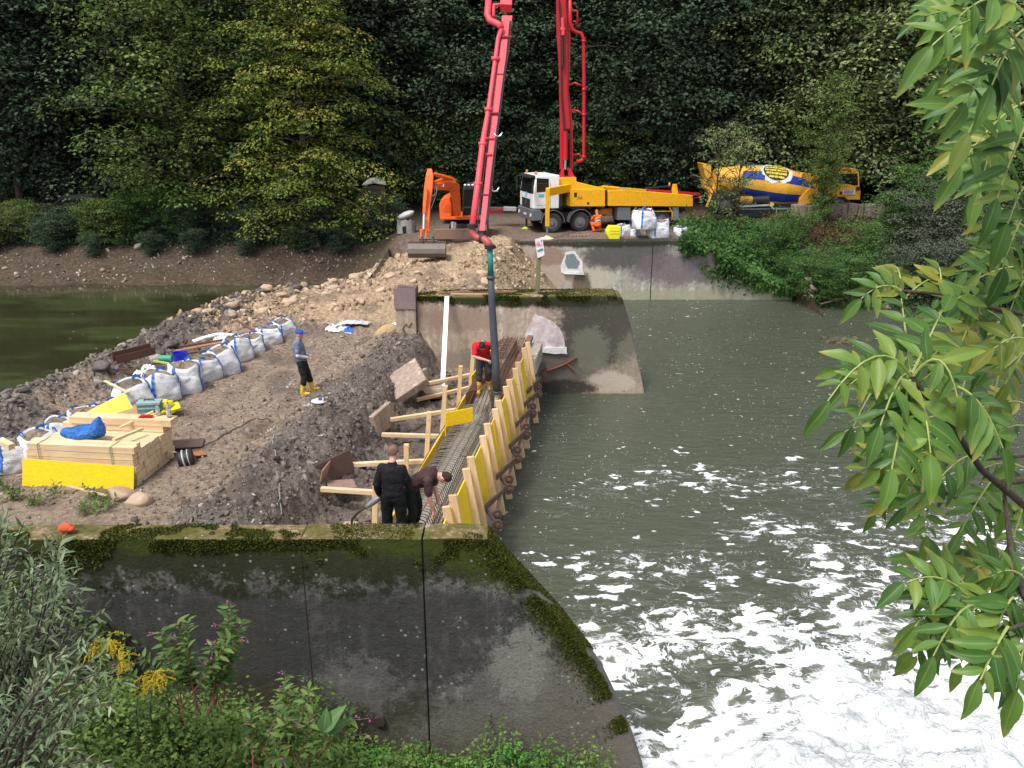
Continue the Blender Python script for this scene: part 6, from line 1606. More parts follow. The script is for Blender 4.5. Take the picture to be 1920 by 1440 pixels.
def rubble_mat(name, stops, sc=6.0):
    m = NT(name); n1 = m.noise(sc, 5, .7); rn = m.attr('rnd')
    m.bump(n1, .5, .02)
    return m.fin(m.ramp(m.math('ADD', m.math('MULTIPLY', rn, .62), m.math('MULTIPLY', n1, .4)), stops), .92, 0, .15)
CLOD = rubble_mat('clod_clay', [(.15, (.080, .066, .056)), (.45, (.142, .120, .103)), (.75, (.205, .178, .155)), (.97, (.33, .30, .265))])
LIME = rubble_mat('limestone_rubble', [(.15, (.17, .115, .078)), (.4, (.31, .22, .145)), (.7, (.46, .345, .235)), (.95, (.60, .50, .39))])
PEB = rubble_mat('pebble_mix', [(.15, (.10, .08, .065)), (.5, (.26, .21, .17)), (.8, (.42, .37, .32)), (.97, (.6, .58, .54))])
def scatter_rocks(name, x, y, size, mat, label, seed, sink=.3, hfun=None, flat=1.0):
    g = np.random.default_rng(seed); n = len(x); z = (hfun or causeway_h)(x[None], y[None])[0]
    Vs, Fs, Rs = [], [], []; off = 0; which = g.integers(0, len(ROCKS), n)
    for k_, (bv, bf) in enumerate(ROCKS):
        s = which == k_
        if not s.any(): continue
        ns = s.sum(); sc = size[s]
        R = randrot(ns, g) * (sc[:, None, None] * np.stack([g.uniform(.8, 1.25, ns), g.uniform(.7, 1.1, ns), g.uniform(.55, .9, ns)], 1)[:, None, :])
        T = np.stack([x[s], y[s], z[s] + sc * (.5 - sink)], 1)
        V, F, r = inst(bv, bf, R, T, g.random(ns)); Vs.append(V); Fs.append(F + off); Rs.append(r); off += len(V)
    o = np_mesh(name, np.concatenate(Vs), np.concatenate(Fs), mat, None, {'rnd': np.concatenate(Rs)})
    return tag(o, label, 'rubble', kind='stuff')
g = np.random.default_rng(40)
# clods on the spoil heap and along the trench
n = 10000; s = g.uniform(-3, 12.2, n); t = g.normal(-3.8, 1.15, n); keep = (t < -1.45) & (fbm(s * 1.1, t * 1.3 + 5, 3) > .33)
x = (WO.x + DS.x * s + DT.x * t)[keep]; y = (WO.y + DS.y * s + DT.y * t)[keep]
scatter_rocks('clods', x, y, np.clip(g.exponential(.022, len(x)) + .010, 0, .17), CLOD, 'dark clay clods of the spoil heap beside the trench', 41, sink=.5)
n = 12000; y = g.uniform(9, 33, n); xl = lerp_tab(y, XL_TAB); x = xl + g.normal(.5, .95, n); keep = (x > xl - 1.1) & (x < xl + 3.2)
x, y = x[keep], y[keep]; scatter_rocks('clods', x, y, np.clip(g.exponential(.032, len(x)) + .012, 0, .26), CLOD, 'dark clay clods and broken stone of the bank above the pond', 42, sink=.5)
n = 12000; y = g.uniform(9.3, 26, n); x = g.uniform(-13, -3, n); q = x - form_x(y); keep = (q < -3.2) & (fbm(x * .6, y * .6, 4) > .42)
x, y = x[keep], y[keep]; scatter_rocks('pebbles', x, y, np.clip(g.exponential(.014, len(x)) + .008, 0, .09), PEB, 'small pale stones trodden into the causeway', 43)
# limestone rubble on the ramp
n = 11000; y = g.uniform(25, 37.8, n); xl = lerp_tab(y, XL_TAB); xr = lerp_tab(y, [(24.5, -1.6), (30, -1.2), (38, 0.0)])
u = np.where(g.random(n) < .62, g.beta(1.1, 3.2, n), g.beta(3.4, 1.3, n)); x = xl - .5 + u * (xr + 2.0 - xl)
keep = ((y > 26 + 1.5 * u) | (u > .8)) & (fbm(x * .7, y * .7, 3) > .38 + .22 * np.exp(-((u - .58) / .20) ** 2)); x, y = x[keep], y[keep]
scatter_rocks('limestone_rubble', x, y, np.clip(g.exponential(.042, len(x)) + .014, 0, .22), LIME, 'yellowish broken limestone covering the ramp below the excavator', 44, sink=.45)
n = 1500; x = g.uniform(-34, -6.8, n); y = g.normal(40.2, 1.0, n); keep = y > 38.6; x, y = x[keep], y[keep]
scatter_rocks('shore_stones', x, y, np.clip(g.exponential(.035, len(x)) + .015, 0, .25), PEB, 'small stones on the far mud shore', 45, hfun=far_h)
n = 1500; x = g.uniform(12.5, 21, n); y = g.normal(36.3, .3, n); scatter_rocks('shore_stones', x, y, np.clip(g.exponential(.06, n) + .03, 0, .3), PEB, 'stones at the foot of the green right bank', 46, hfun=far_h)
# single boulders
def solid(name, stops, sc=3):
    m = NT(name); n1 = m.noise(sc, 6, .7); n2 = m.noise(sc * 7, 4, .7); m.bump(m.math('ADD', n1, m.math('MULTIPLY', n2, .4)), .6, .03)
    return m.fin(m.ramp(m.math('ADD', m.math('MULTIPLY', n1, .7), m.math('MULTIPLY', n2, .3)), stops), .9, 0, .2)
B_LIME = solid('boulder_lime', [(.3, (.24, .165, .10)), (.5, (.42, .32, .22)), (.7, (.54, .44, .33))])
B_GREY = solid('boulder_grey', [(.3, (.16, .14, .12)), (.5, (.30, .27, .235)), (.7, (.44, .41, .37))])
B_DARK = solid('boulder_dark', [(.3, (.05, .045, .042)), (.5, (.11, .098, .09)), (.7, (.19, .17, .155))])
BM_CACHE = {}
def boulder(x, y, z, s, mat, label, group=None, seed=0, sc=(1, .8, .65)):
    key = (mat.name, seed % 4)
    if key not in BM_CACHE:
        bv, bf = rock_base(seed % 4 + 100, 2, .85); tmp = np_mesh('boulder', bv, bf, mat); BM_CACHE[key] = tmp.data; bpy.data.objects.remove(tmp)
    o = bpy.data.objects.new('boulder', BM_CACHE[key]); COL.objects.link(o)
    o.location = (x, y, z); o.scale = (s * sc[0], s * sc[1], s * sc[2]); o.rotation_euler = (random.uniform(-.3, .3), random.uniform(-.3, .3), random.uniform(0, 6.28))
    return tag(o, label, 'boulder', group)
rr = random.Random(12)
for i in range(80):
    y = rr.uniform(26, 37.6); xl = float(lerp_tab(y, XL_TAB)); u = rr.betavariate(1.0, 3.4) if rr.random() < .68 else rr.betavariate(4, 1.2)
    x = xl - .2 + u * (1.3 - xl) * .97
    if y < 29 and u > .75: continue
    boulder(x, y, gz(x, y) + .04, rr.uniform(.14, .36), B_LIME, 'yellowish limestone boulder on the rubble ramp', 'limestone boulders on the ramp', i)
for i in range(34):
    y = rr.uniform(17, 32); x = float(lerp_tab(y, XL_TAB)) + rr.uniform(-.1, 1.9)
    boulder(x, y, gz(x, y) + .03, rr.uniform(.14, .34), B_DARK if rr.random() < .7 else B_GREY, 'dark stone block in the bank above the pond', 'stone blocks in the pond bank', i)
for px, py, s, lab in ((362, 480, .32, 'pale angular boulder at the top of the mud shore, left of the tallest group'), (424, 487, .42, 'largest pale boulder on the mud shore'), (401, 474, .34, 'grey boulder just behind the largest one on the mud shore'),
                       (459, 474, .26, 'pale boulder right of the largest one on the mud shore'), (532, 484, .28, 'small round boulder on the mud shore below the yellowing beech'), (286, 480, .24, 'small boulder at the left of the group on the mud shore'),
                       (325, 482, .26, 'flat pale boulder second from the left on the mud shore'), (268, 524, .34, 'pale boulder standing at the water line'), (300, 523, .44, 'flat pale slab lying at the water line'),
                       (14, 514, .30, 'pale boulder at the left edge of the mud shore'), (604, 490, .2, 'small pale stone at the right end of the mud shore')):
    w = PZ(px, py, 1.5 if py < 500 else .7)
    zz = fh(w.x, w.y)
    for _ in range(4): w = PZ(px, py, zz); zz = fh(w.x, min(w.y, 43))
    boulder(w.x, w.y, zz + .06, s, B_GREY, lab, None, int(px))
for px, py, s, lab in ((228, 925, .34, 'large tan boulder in front of the leaning yellow board'), (262, 938, .30, 'tan boulder right of the largest one by the timber stack'), (656, 935, .26, 'tan rock by the trench near the man in black'), (640, 955, .2, 'smaller tan rock in front of the brown plate'),
                       (590, 590, .22, 'pale rock on the ramp edge above the man in grey')):
    w = PZ(px, py, 1.4); boulder(w.x, w.y, gz(w.x, w.y) + .06, s, solid('boulder_tan', [(.3, (.22, .15, .1)), (.5, (.38, .28, .2)), (.7, (.5, .4, .32))]) if 'boulder_tan' not in bpy.data.materials else bpy.data.materials['boulder_tan'], lab, None, int(px))

# ================================================================== BULK BAGS
def bag_fabric():
    m = NT('woven_white'); o = m.obj(); w_ = m.n('ShaderNodeTexWave'); m.put(w_.inputs[0], m.vmul(o, (1, 1, 1))); w_.inputs['Scale'].default_value = 40; w_.bands_direction = 'Z'
    n1 = m.noise(3, 5, .6, o); n2 = m.noise(9, 4, .6, m.vmul(o, (.6, .6, 2.5)))
    m.bump(m.math('ADD', m.math('MULTIPLY', w_.outputs[1], .12), n2), .8, .035)
    c = m.mix(m.mr(n1, .55, .72, 0, .45), (.82, .83, .86), (.50, .45, .40)); return m.fin(c, .7, 0, .25)
WOV = bag_fabric(); BLUE = paint('strap_blue', (.03, .16, .58), .7, 0, .2)
def make_bag(seed, slump=.1, open_=True, w=.44, h=.86, fill=None):
    g = np.random.default_rng(seed); n = 32; rows = 14; V = []; F = []
    ph = g.uniform(0, 6.28, 4)
    for i in range(rows + 1):
        u = i / rows; z = h * u; bulge = 1 + .10 * math.sin(math.pi * min(1, u * 1.1)) - .12 * (u < .05)
        e = 4.5 - 2.0 * u
        for j in range(n):
            a = 2 * math.pi * j / n; c, s = math.cos(a), math.sin(a)
            r = w * bulge / ((abs(c) ** e + abs(s) ** e) ** (1 / e))
            r *= 1 + .06 * math.sin(3 * a + ph[0] + 5 * u) + .02 * math.sin(7 * a + ph[1] - 9 * u) + .022 * g.normal()
            zz = z + (slump * u * u * (math.sin(2 * a + ph[2]) + .5 * math.sin(3 * a + ph[3])) if i > rows - 5 else 0)
            if i == rows: r *= .92
            V.append((r * c, r * s, zz))
    for i in range(rows):
        for j in range(n): F.append((i * n + j, i * n + (j + 1) % n, (i + 1) * n + (j + 1) % n, (i + 1) * n + j))
    t = rows * n
    mb = MB(); mb.add(V, F + [tuple(range(n))[::-1]])
    body = mb.build('sack', WOV, None, smooth=True)
    inner = [(x * .93, y * .93, z - .05) for x, y, z in V[t:]]
    mb = MB(); fz = float(np.mean([v[2] for v in inner])); mb.add(inner + [(x * .5, y * .5, fz + .06 + .03 * g.normal()) for x, y, z in inner] + [(0, 0, fz + .09)],
        [(j, (j + 1) % n, (j + 1) % n + n, j + n) for j in range(n)] + [(n + j, n + (j + 1) % n, 2 * n) for j in range(n)])
    fo_ = mb.build('fill', fill or EARTH, None)
    # folded rim
    mb = MB(); k = len(V); rim = V[t:]
    mb.add([(x, y, z) for x, y, z in rim] + [(x * .93, y * .93, z - .05) for x, y, z in rim], [(j, (j + 1) % n, (j + 1) % n + n, j + n) for j in range(n)]); rim_o = mb.build('rim', WOV, None, smooth=True)
    straps = []
    for c_ in range(4):
        a = rad(45 + 90 * c_) + .18; j = int(round(a / (2 * math.pi) * n)) % n
        col = [Vector(V[i * n + j]) * 1.0 for i in range(2, rows + 1)]
        col = [Vector((p_.x * 1.025, p_.y * 1.025, p_.z)) for p_ in col]
        if g.random() < .8: col.append(col[-1] + Vector((0, 0, .09)) - Vector((col[-1].x, col[-1].y, 0)) * .10); col.append(col[-2] + Vector((-col[-2].x * .3 - col[-2].y * .25, -col[-2].y * .3 + col[-2].x * .25, .06))); col.append(col[-3] + Vector((-col[-3].x * .25 - col[-3].y * .35, -col[-3].y * .25 + col[-3].x * .35, -.05)))
        mb = MB()
        for p_, q_ in zip(col, col[1:]):
            rd = Vector((p_.x, p_.y, .001)).normalized(); mb.beam(p_, q_ + (q_ - p_) * .1, .065, .008, up=rd)
        straps.append(mb.build('strap', BLUE, None))
    return body, fo_, rim_o, straps
BAGP = []
for sd in range(4):
    b, f, r_, st = make_bag(60 + sd, slump=[.035, .08, .11, .06][sd]); BAGP.append([o.data for o in (b, f, r_)] + [[s_.data for s_ in st]])
    for o in [b, f, r_] + st: bpy.data.objects.remove(o)
def bag(loc, rz, s, k, label, group, sz=1.0, tilt=(0, 0)):
    r = empty('bulk_bag', loc, label, 'bag', group, rz=rz); r.rotation_euler = (tilt[0], tilt[1], rz); r.scale = (s, s, s * sz)
    d = BAGP[k % 4]
    for nm, me in zip(('sack', 'fill', 'rim'), d[:3]): o = bpy.data.objects.new(nm, me); COL.objects.link(o); o.parent = r
    for me in d[3]: o = bpy.data.objects.new('strap', me); COL.objects.link(o); o.parent = r
    return r
rowb = [((14, 872), .80, .9, 'open white bulk bag holding a timber offcut, at the left edge of the picture'), ((62, 868), .82, 1.0, 'white bulk bag with blue straps left of the timber stack'), ((100, 830), .80, .8, 'slumped white bulk bag behind the left end of the timber stack'),
        ((148, 806), .85, .75, 'slumped white bulk bag behind the blue plastic bag'), ((192, 785), .8, .7, 'low white bulk bag behind the yellow board stack'), ((240, 762), .95, .8, 'wide half empty white bulk bag with a lath across it'), ((290, 750), .95, .85, 'sagging white bulk bag right of the half empty one'),
        ((338, 734), .88, 1.05, 'full upright white bulk bag in the middle of the row'), ((376, 712), .84, .95, 'white bulk bag just left of the row end bags, in front of the blue bucket'), ((414, 700), .84, 1.0, 'tall white bulk bag in front of the plank heap'),
        ((440, 678), .80, .95, 'white bulk bag with a blue corner strap beside the plank heap'), ((466, 662), .78, .85, 'white bulk bag sixth from the far end of the causeway row'), ((500, 646), .82, .75, 'low white bulk bag in front of the long white pipe'), ((528, 632), .7, .8, 'last small white bulk bag next to the man in grey')]
for i, ((px, py), s, sz, lab) in enumerate(rowb):
    w = PZ(px, py, 1.42); bag((w.x, w.y + .35, gz(w.x, w.y + .35) - .05), rr.uniform(-.25, .35) + .55, s, i, lab, 'white bulk bags along the causeway', sz, (rr.uniform(-.06, .06), rr.uniform(-.06, .06)))
for i, ((px, py, z), s, sz, lab, rz) in enumerate((((1170, 443, 2.7), .78, .75, 'crumpled white bulk bag beside the yellow tub on the quay', .2), ((1190, 444, 2.7), .6, .8, 'small white bulk bag with a red edge under the big one', .9), ((1236, 447, 2.7), 1.0, .95, 'full white bulk bag on the quay edge, right of the stack', .15),
                                                   ((1208, 422, 2.7), 1.05, .95, 'white bulk bag lying on top of the others in front of the pump truck', .3), ((1272, 436, 2.75), .7, .7, 'small crumpled white bulk bag beside the ivy on the quay', .5))):
    w = PZ(px, py, z); zz = 2.68 if i != 3 else 3.12
    if i == 3: w = PY(1208, 428, 38.6)
    bag((w.x, min(w.y, 39.4) + .35 if i != 3 else 38.85, zz), rz, s, i + 1, lab, 'white bulk bags on the quay', sz)
YP = paint('tub_yellow', (.88, .78, .02), .4, 0, .08)
w = PZ(1151, 447, 2.7)
tb = empty('plastic_tub', (w.x, 38.45, 2.70), 'bright yellow plastic tub lying on its side at the quay edge', 'tub', rz=.1)
MB().prism([(-.26, 0), (.24, -.0), (.26, .58), (-.22, .60), (-.36, .36), (-.36, .22)], -.0, .55).build('shell', YP, tb, bevel=.03)
MB().box((.0, -.01, .28), (.42, .02, .02)).box((.0, -.01, .4), (.42, .02, .02)).build('rib', YP, tb)

# ================================================================== TIMBER STACK AND THINGS ON IT
c0 = PZ(60, 905, 1.28); c1 = PZ(262, 918, 1.25); c2 = PZ(318, 866, 1.25)
dx = (c1 - c0); dx.z = 0; Lx = dx.length * .98; dx.normalize(); dy = Vector((-dx.y, dx.x, 0)); az = math.atan2(dx.y, dx.x)
base = Vector((c0.x, c0.y, 1.30)); BW_, BH_ = .165, .135
bd = MB().box((0, 0, 0), (Lx, BW_ - .010, BH_ - .011)).build('timber_beam', WOODX, None, bevel=.004); bmesh_beam = bd.data; bpy.data.objects.remove(bd)
for r_i in range(6):
    for c_i in range(9):
        if r_i == 5 and c_i in (2, 3, 4, 5, 6): continue
        o = bpy.data.objects.new('timber_beam', bmesh_beam); COL.objects.link(o)
        extra_ = rr.uniform(-.03, .03); hgt = r_i * BH_ + BH_ / 2
        o.location = base + dx * (Lx / 2 + extra_) + dy * (c_i * BW_ + BW_ / 2 + .02) + Vector((0, 0, hgt)); o.rotation_euler = (0, 0, az)
        tag(o, 'pale squared timber beam of the stack behind the leaning yellow board', 'timber', 'squared timber beams of the stack')
top2 = base.z + 6 * BH_
o = bpy.data.objects.new('timber_beam', bmesh_beam); COL.objects.link(o); o.location = base + dx * (Lx / 2 + .18) + dy * (8 * BW_) + Vector((0, 0, 6.5 * BH_)); o.rotation_euler = (0, 0, az + .01); o.scale = (1, 2.0, 1.1)
tag(o, 'wide pale beam on top of the timber stack carrying the bottles', 'timber')
Lf = Lx * 1.04
yb = MB().box((0, 0, 0), (Lf, .027, .56)).build('leaning_board', YEL, None, bevel=.003)
yb.location = base + dx * (Lf / 2 - .05) - dy * .13 + Vector((0, 0, .22)); yb.rotation_euler = (rad(-14), rad(1.5), az); tag(yb, 'long yellow formwork board leaning against the front of the timber stack', 'board')
def on_stack(u, v, z): return base + dx * u + dy * v + Vector((0, 0, z - base.z))
for k_ in (0.12, .80):
    mb = MB(); u = Lx * k_
    pts = [on_stack(u, -.005, base.z + .25), on_stack(u, -.005, top2 + .004), on_stack(u, .42, top2 + .006)]
    for a, b in zip(pts, pts[1:]): mb.beam(a, b, .02, .004, up=(0, 0, 1) if abs((b - a).z) < .1 else -dy)
    tag(mb.build('binding_strap', paint('strap_green', (.25, .33, .2), .5)), 'thin green binding strap round the %s end of the timber stack' % ('left' if k_ < .5 else 'right'), 'strap')
BLUEB = NT('blue_plastic'); nb_ = BLUEB.noise(6, 5, .65, None, 1.5); BLUEB.bump(nb_, 1.0, .06); BLUEB = BLUEB.fin((.012, .13, .46), .35, 0, .5)
mb = MB(); a = on_stack(Lx * .42, .55, top2)
mb.ell(a + Vector((0, 0, .06)), (.40, .26, .15), 20, 12); mb.ell(a + dx * -.3 + Vector((0, 0, .05)), (.24, .15, .10), 14, 8); mb.ell(a + dx * .28 + Vector((0, 0, .14)), (.14, .16, .2), 14, 8)
mb.tube([a + dx * .28 + Vector((0, 0, .2)), a + dx * .36 + Vector((0, 0, .42))], [.13, .02], 10)
o = mb.build('plastic_bag', BLUEB, None, smooth=True); md = o.modifiers.new('r', 'REMESH'); md.mode = 'VOXEL'; md.voxel_size = .02; md.use_smooth_shade = True
tx = bpy.data.textures.new('crumple', 'CLOUDS'); tx.noise_scale = .13; d_ = o.modifiers.new('d', 'DISPLACE'); d_.texture = tx; d_.strength = .09
tag(o, 'crumpled blue plastic bag on the left half of the timber stack', 'bag')
zt2 = top2 + BH_ * 1.1
a = on_stack(Lx * .78, 1.62, zt2); tbx = empty('toolbox', a + Vector((0, 0, 0)), 'teal metal toolbox with a handle, at the back of the timber stack', 'toolbox', rz=az + .25)
TEAL = paint('teal_paint', (.06, .22, .24), .45, 0, .2); TEL2 = paint('teal_pale', (.3, .42, .42), .45)
MB().box((0, 0, .09), (.46, .24, .18)).build('case', TEAL, tbx, bevel=.01); MB().box((0, 0, .21), (.48, .26, .06)).build('lid', TEL2, tbx, bevel=.01)
MB().tube([(-.1, 0, .235), (-.1, 0, .27), (.1, 0, .27), (.1, 0, .235)], .012, 6).build('handle', BLK, tbx); MB().box((0, -.124, .11), (.4, .008, .03)).build('front_trim', TEL2, tbx)
CLR = NT('clear_plastic'); CLR.b.inputs['Transmission Weight'].default_value = .85; CLR.b.inputs['IOR'].default_value = 1.3; CLR = CLR.fin((.85, .9, .9), .08)
for u_, v_, s_, lab in ((.86, 1.42, 1.0, 'squat clear plastic bottle beside the toolbox'), (.985, 1.36, 1.25, 'tall clear plastic bottle on the right end of the wide beam')):
    a = on_stack(Lx * u_ + .1, v_, zt2); b_ = empty('bottle', a, lab, 'bottle')
    MB().lathe([(.035 * s_, 0), (.04 * s_, .02), (.04 * s_, .15 * s_), (.03 * s_, .19 * s_), (.013 * s_, .22 * s_), (.013 * s_, .245 * s_)], 14).build('glass', CLR, b_, smooth=True)
    MB().tube([(0, 0, .06), (0, 0, .12 * s_)], .0415 * s_, 14).build('label_band', paint('label_pale', (.55, .5, .52), .6), b_); MB().tube([(0, 0, .24 * s_), (0, 0, .26 * s_)], .015 * s_, 10).build('cap', paint('cap_red', (.5, .05, .05), .5), b_)
tag(MB().beam(on_stack(Lx * .63, .98, top2 + .02), on_stack(Lx * .84, 1.5, zt2 + .05), .06, .03).build('lath', WOODX), 'thin pale lath lying across the wide top beam', 'lath')
tag(MB().beam(on_stack(Lx * .75, .32, top2 + .02), on_stack(Lx * .86, .95, top2 + .03), .07, .05).build('lath', WOODX), 'short lath on the right half of the timber stack', 'lath')
tag(MB().prism([(-.14, 0), (.05, -.0), (.16, .02), (.02, .035), (-.1, .04)], -.05, .06).build('red_cloth', cloth('cloth_red', (.5, .02, .03))), 'small red cloth on the wide top beam', 'cloth').location = on_stack(Lx * .80 + .02, 1.30, zt2)
# yellow sheet propped behind, and the yellow wheelbarrow tray
a = PZ(160, 812, 1.6); b = PZ(240, 778, 1.6)
mb = MB(); p0 = PY(163, 792, a.y + 1.2); 
ys_ = MB().box((0, 0, 0), (1.15, .5, .025)).build('form_sheet', YEL, None); w = PY(196, 775, 17.6); ys_.location = w; ys_.rotation_euler = (rad(38), rad(-22), rad(28)); tag(ys_, 'yellow formwork sheet tipped up behind the timber stack', 'board')
ys_ = MB().box((0, 0, 0), (1.0, .5, .025)).build('form_sheet', wood('ply_brown', (.42, .24, .12), (.3, .16, .08)), None); w = PY(222, 788, 17.4); ys_.location = w; ys_.rotation_euler = (rad(20), rad(-18), rad(30)); tag(ys_, 'brown plywood sheet under the tipped yellow one', 'board')
w = PY(296, 766, 18.6); bar = empty('wheelbarrow_tray', w, 'bright yellow plastic barrow tray with tools, behind the toolbox', 'tray', rz=.5); YP2 = paint('tray_yellow', (.85, .75, .02), .4, 0, .2)
MB().prism([(-.5, .0), (-.3, -.08), (.3, -.1), (.5, .02), (.44, .03), (.28, -.06), (-.28, -.04), (-.45, .03)], -.25, .25).build('tray', YP2, bar, bevel=.02)
MB().ell((.05, .1, .08), (.33, .16, .10), 18, 8).build('hood', YP2, bar, smooth=True); MB().beam((-.1, -.2, .06), (.3, .1, .16), .03, .03).beam((-.3, .0, .05), (.1, -.15, .14), .03, .02).build('tool', STL, bar)
MB().tube([(.3, -.2, -.08), (.35, -.2, -.45)], .02, 6).tube([(.3, .2, -.08), (.35, .2, -.45)], .02, 6).tube([(-.3, 0, -.06), (-.32, 0, -.42)], .02, 6).build('leg', BLK, bar)
# scraps in front of the stack
for k_, (pa, pb, col) in enumerate((((40, 908, 1.30), (148, 914, 1.32), (.45, .22, .1)), ((95, 920, 1.30), (180, 922, 1.31), (.4, .15, .09)), ((130, 912, 1.35), (200, 930, 1.32), (.6, .45, .3)), ((30, 893, 1.32), (56, 886, 1.38), (.5, .3, .16)))):
    tag(MB().beam(PZ(*pa), PZ(*pb), .06, .025).build('scrap_lath', paint('scrap%d' % k_, col, .8)), ['long orange-brown lath on the ground before the yellow board', 'red-brown lath on the ground before the yellow board', 'pale lath end sticking out before the yellow board', 'short brown lath left of the yellow board'][k_], 'lath')
# black spool right of the stack, plates under it
w = PZ(350, 868, 1.35); sp_ = empty('strap_reel', (w.x, w.y, w.z + .10), 'black reel of pale strapping lying beside the timber stack', 'reel', rz=.3)
Mx = Matrix.Rotation(rad(80), 4, 'Y')
MB().lathe([(.17, -.15), (.19, -.13), (.17, -.11), (.17, .09), (.19, .11), (.17, .14)], 24, Mx).build('drum', BLK, sp_, bevel=.004)
mb = MB(); mb.tube([(Mx @ Vector((.175 * math.cos(t), .175 * math.sin(t), -.04))) for t in np.linspace(0, 6.28, 22)], .02, 6); mb.tube([(Mx @ Vector((.175 * math.cos(t), .175 * math.sin(t), .06))) for t in np.linspace(0, 6.28, 22)], .012, 6)
mb.tube([Vector((-.1, .1, .1)), Vector((-.35, .25, .1)), Vector((-.5, .3, .35))], .012, 6); mb.build('strapping', paint('strapping_pale', (.45, .55, .52), .5), sp_, smooth=True)
slab(343, 832, 1.39, (.85, .5, .025), (0, 2, 15), 'flat brown steel plate on the path behind the black reel', PLT, 'steel_plate', 'plate')
slab(372, 850, 1.40, (.25, .3, .03), (0, 6, 40), 'small orange wood piece by the black reel', paint('wood_orange', (.42, .16, .07), .8), 'wood_piece', 'wood')
# cable reel and cables
w = PZ(602, 792, 1.40); zz = gz(w.x, w.y); cr = empty('cable_reel', (w.x, w.y, zz + .02), 'white plastic cable reel standing on the dark earth', 'cable reel')
MB().lathe([(.19, 0), (.19, .02), (.10, .03), (.10, .10), (.19, .11), (.19, .13), (.04, .14)], 22).build('drum', paint('reel_white', (.62, .62, .64), .5, 0, .3), cr, bevel=.003)
MB().lathe([(.165, .035), (.17, .06), (.165, .10)], 20, caps=False).build('cable', BLK, cr); MB().box((.02, .0, .16), (.08, .06, .05)).build('socket', paint('sock_blue', (.05, .06, .3), .4), cr, bevel=.008); MB().box((.17, 0, .07), (.03, .1, .06)).build('brake', paint('red_bit', (.5, .05, .04), .5), cr)
def cable(pts, r_, mat, label, hz_=.02, name='cable'):
    P_ = [];
    for a, b in zip(pts, pts[1:]):
        for k_ in range(8):
            t = k_ / 8; px = a[0] + (b[0] - a[0]) * t + 1.5 * math.sin(k_ * 1.3 + a[0]); py = a[1] + (b[1] - a[1]) * t
            w = PZ(px, py, 1.4); w = PZ(px, py, gz(w.x, w.y)); P_.append(Vector((w.x, w.y, gz(w.x, w.y) + hz_)))
    return tag(MB().tube(P_, r_, 6).build(name, mat, None, smooth=True), label, 'cable')
cable([(515, 790), (512, 830), (520, 880), (524, 935), (530, 975)], .012, paint('cable_grey', (.3, .29, .28), .6), 'thin grey cable running down the causeway towards the near wall')
cable([(600, 795), (640, 800), (680, 840), (690, 900)], .012, BLK, 'black cable running from the white reel to the trench')
cable([(380, 838), (430, 812), (480, 785), (512, 792)], .01, BLK, 'thin black cable across the path from the reel to the stack')
cable([(604, 752), (622, 757), (618, 772), (600, 768), (608, 750), (626, 762), (612, 776)], .012, BLK, 'loose black cable coil behind the white reel')
w = PZ(521, 884, 1.5); tag(MB().box(Vector((w.x, w.y, gz(w.x, w.y) + .05)), (.12, .1, .1)).build('plug_box', BLK, bevel=.01), 'small black plug box on the grey cable', 'plug')
# scraps of white plastic on the ramp
def sheet_heap(px, py, z, sx_, sy_, sz_, mat, label, name='plastic_sheet', seed=0, cat='sheet'):
    n = 22; X, Y = np.meshgrid(np.linspace(-1, 1, n), np.linspace(-1, 1, n)); R = np.sqrt(X ** 2 + Y ** 2)
    Z = sz_ * (np.abs(fbm(X * 2.2 + seed, Y * 2.2, 4) - .5) * 3.2 + .25) * (1 - .6 * R ** 2)
    wob = 1 + .35 * (fbm(np.arctan2(Y, X) * 1.5 + seed, R, 3) - .5)
    o = grid_mesh(name, X * sx_ * wob, Y * sy_ * wob, Z, mat, None, True); o.location = PZ(px, py, z); return tag(o, label, cat)
WPS = paint('white_sheet', (.85, .86, .88), .55, 0, .12)
for px, py, sx_, sy_, sz_, mt, lab in ((632, 617, .52, .5, .2, WPS, 'crumpled white plastic sheet lying on the ramp'), (652, 620, .2, .25, .16, BLUE, 'blue scrap beside the white sheet on the ramp'), (665, 606, .5, .2, .1, paint('plastic_grey', (.5, .5, .52), .5), 'grey plastic scrap behind the white sheet'), (420, 636, .3, .35, .12, WPS, 'white plastic scrap in the debris at the far bags')):
    w = PZ(px, py, 1.6); sheet_heap(px, py, gz(w.x, w.y) + .02, sx_, sy_, sz_, mt, lab, seed=px)
# half buried sand filled bag at the pier
w = PZ(734, 642, 1.45); hb_ = empty('sand_bag', (w.x, w.y, gz(w.x, w.y) + .1), 'torn white and blue sack spilling sand against the middle pier', 'bag')
MB().ell((.15, .1, .1), (.34, .3, .36), 18, 10, Matrix.Rotation(rad(25), 3, 'Y')).build('sack', WPS, hb_, smooth=True); MB().ell((-.12, -.08, .12), (.44, .28, .30), 16, 9, Matrix.Rotation(rad(-28), 3, 'Y')).build('sand', solid('sand', [(.3, (.3, .2, .1)), (.6, (.45, .32, .18))], 8), hb_, smooth=True)
MB().box((.43, -.05, .15), (.02, .14, .5), Matrix.Rotation(rad(12), 3, 'Y')).build('strap', BLUE, hb_, bevel=.005)
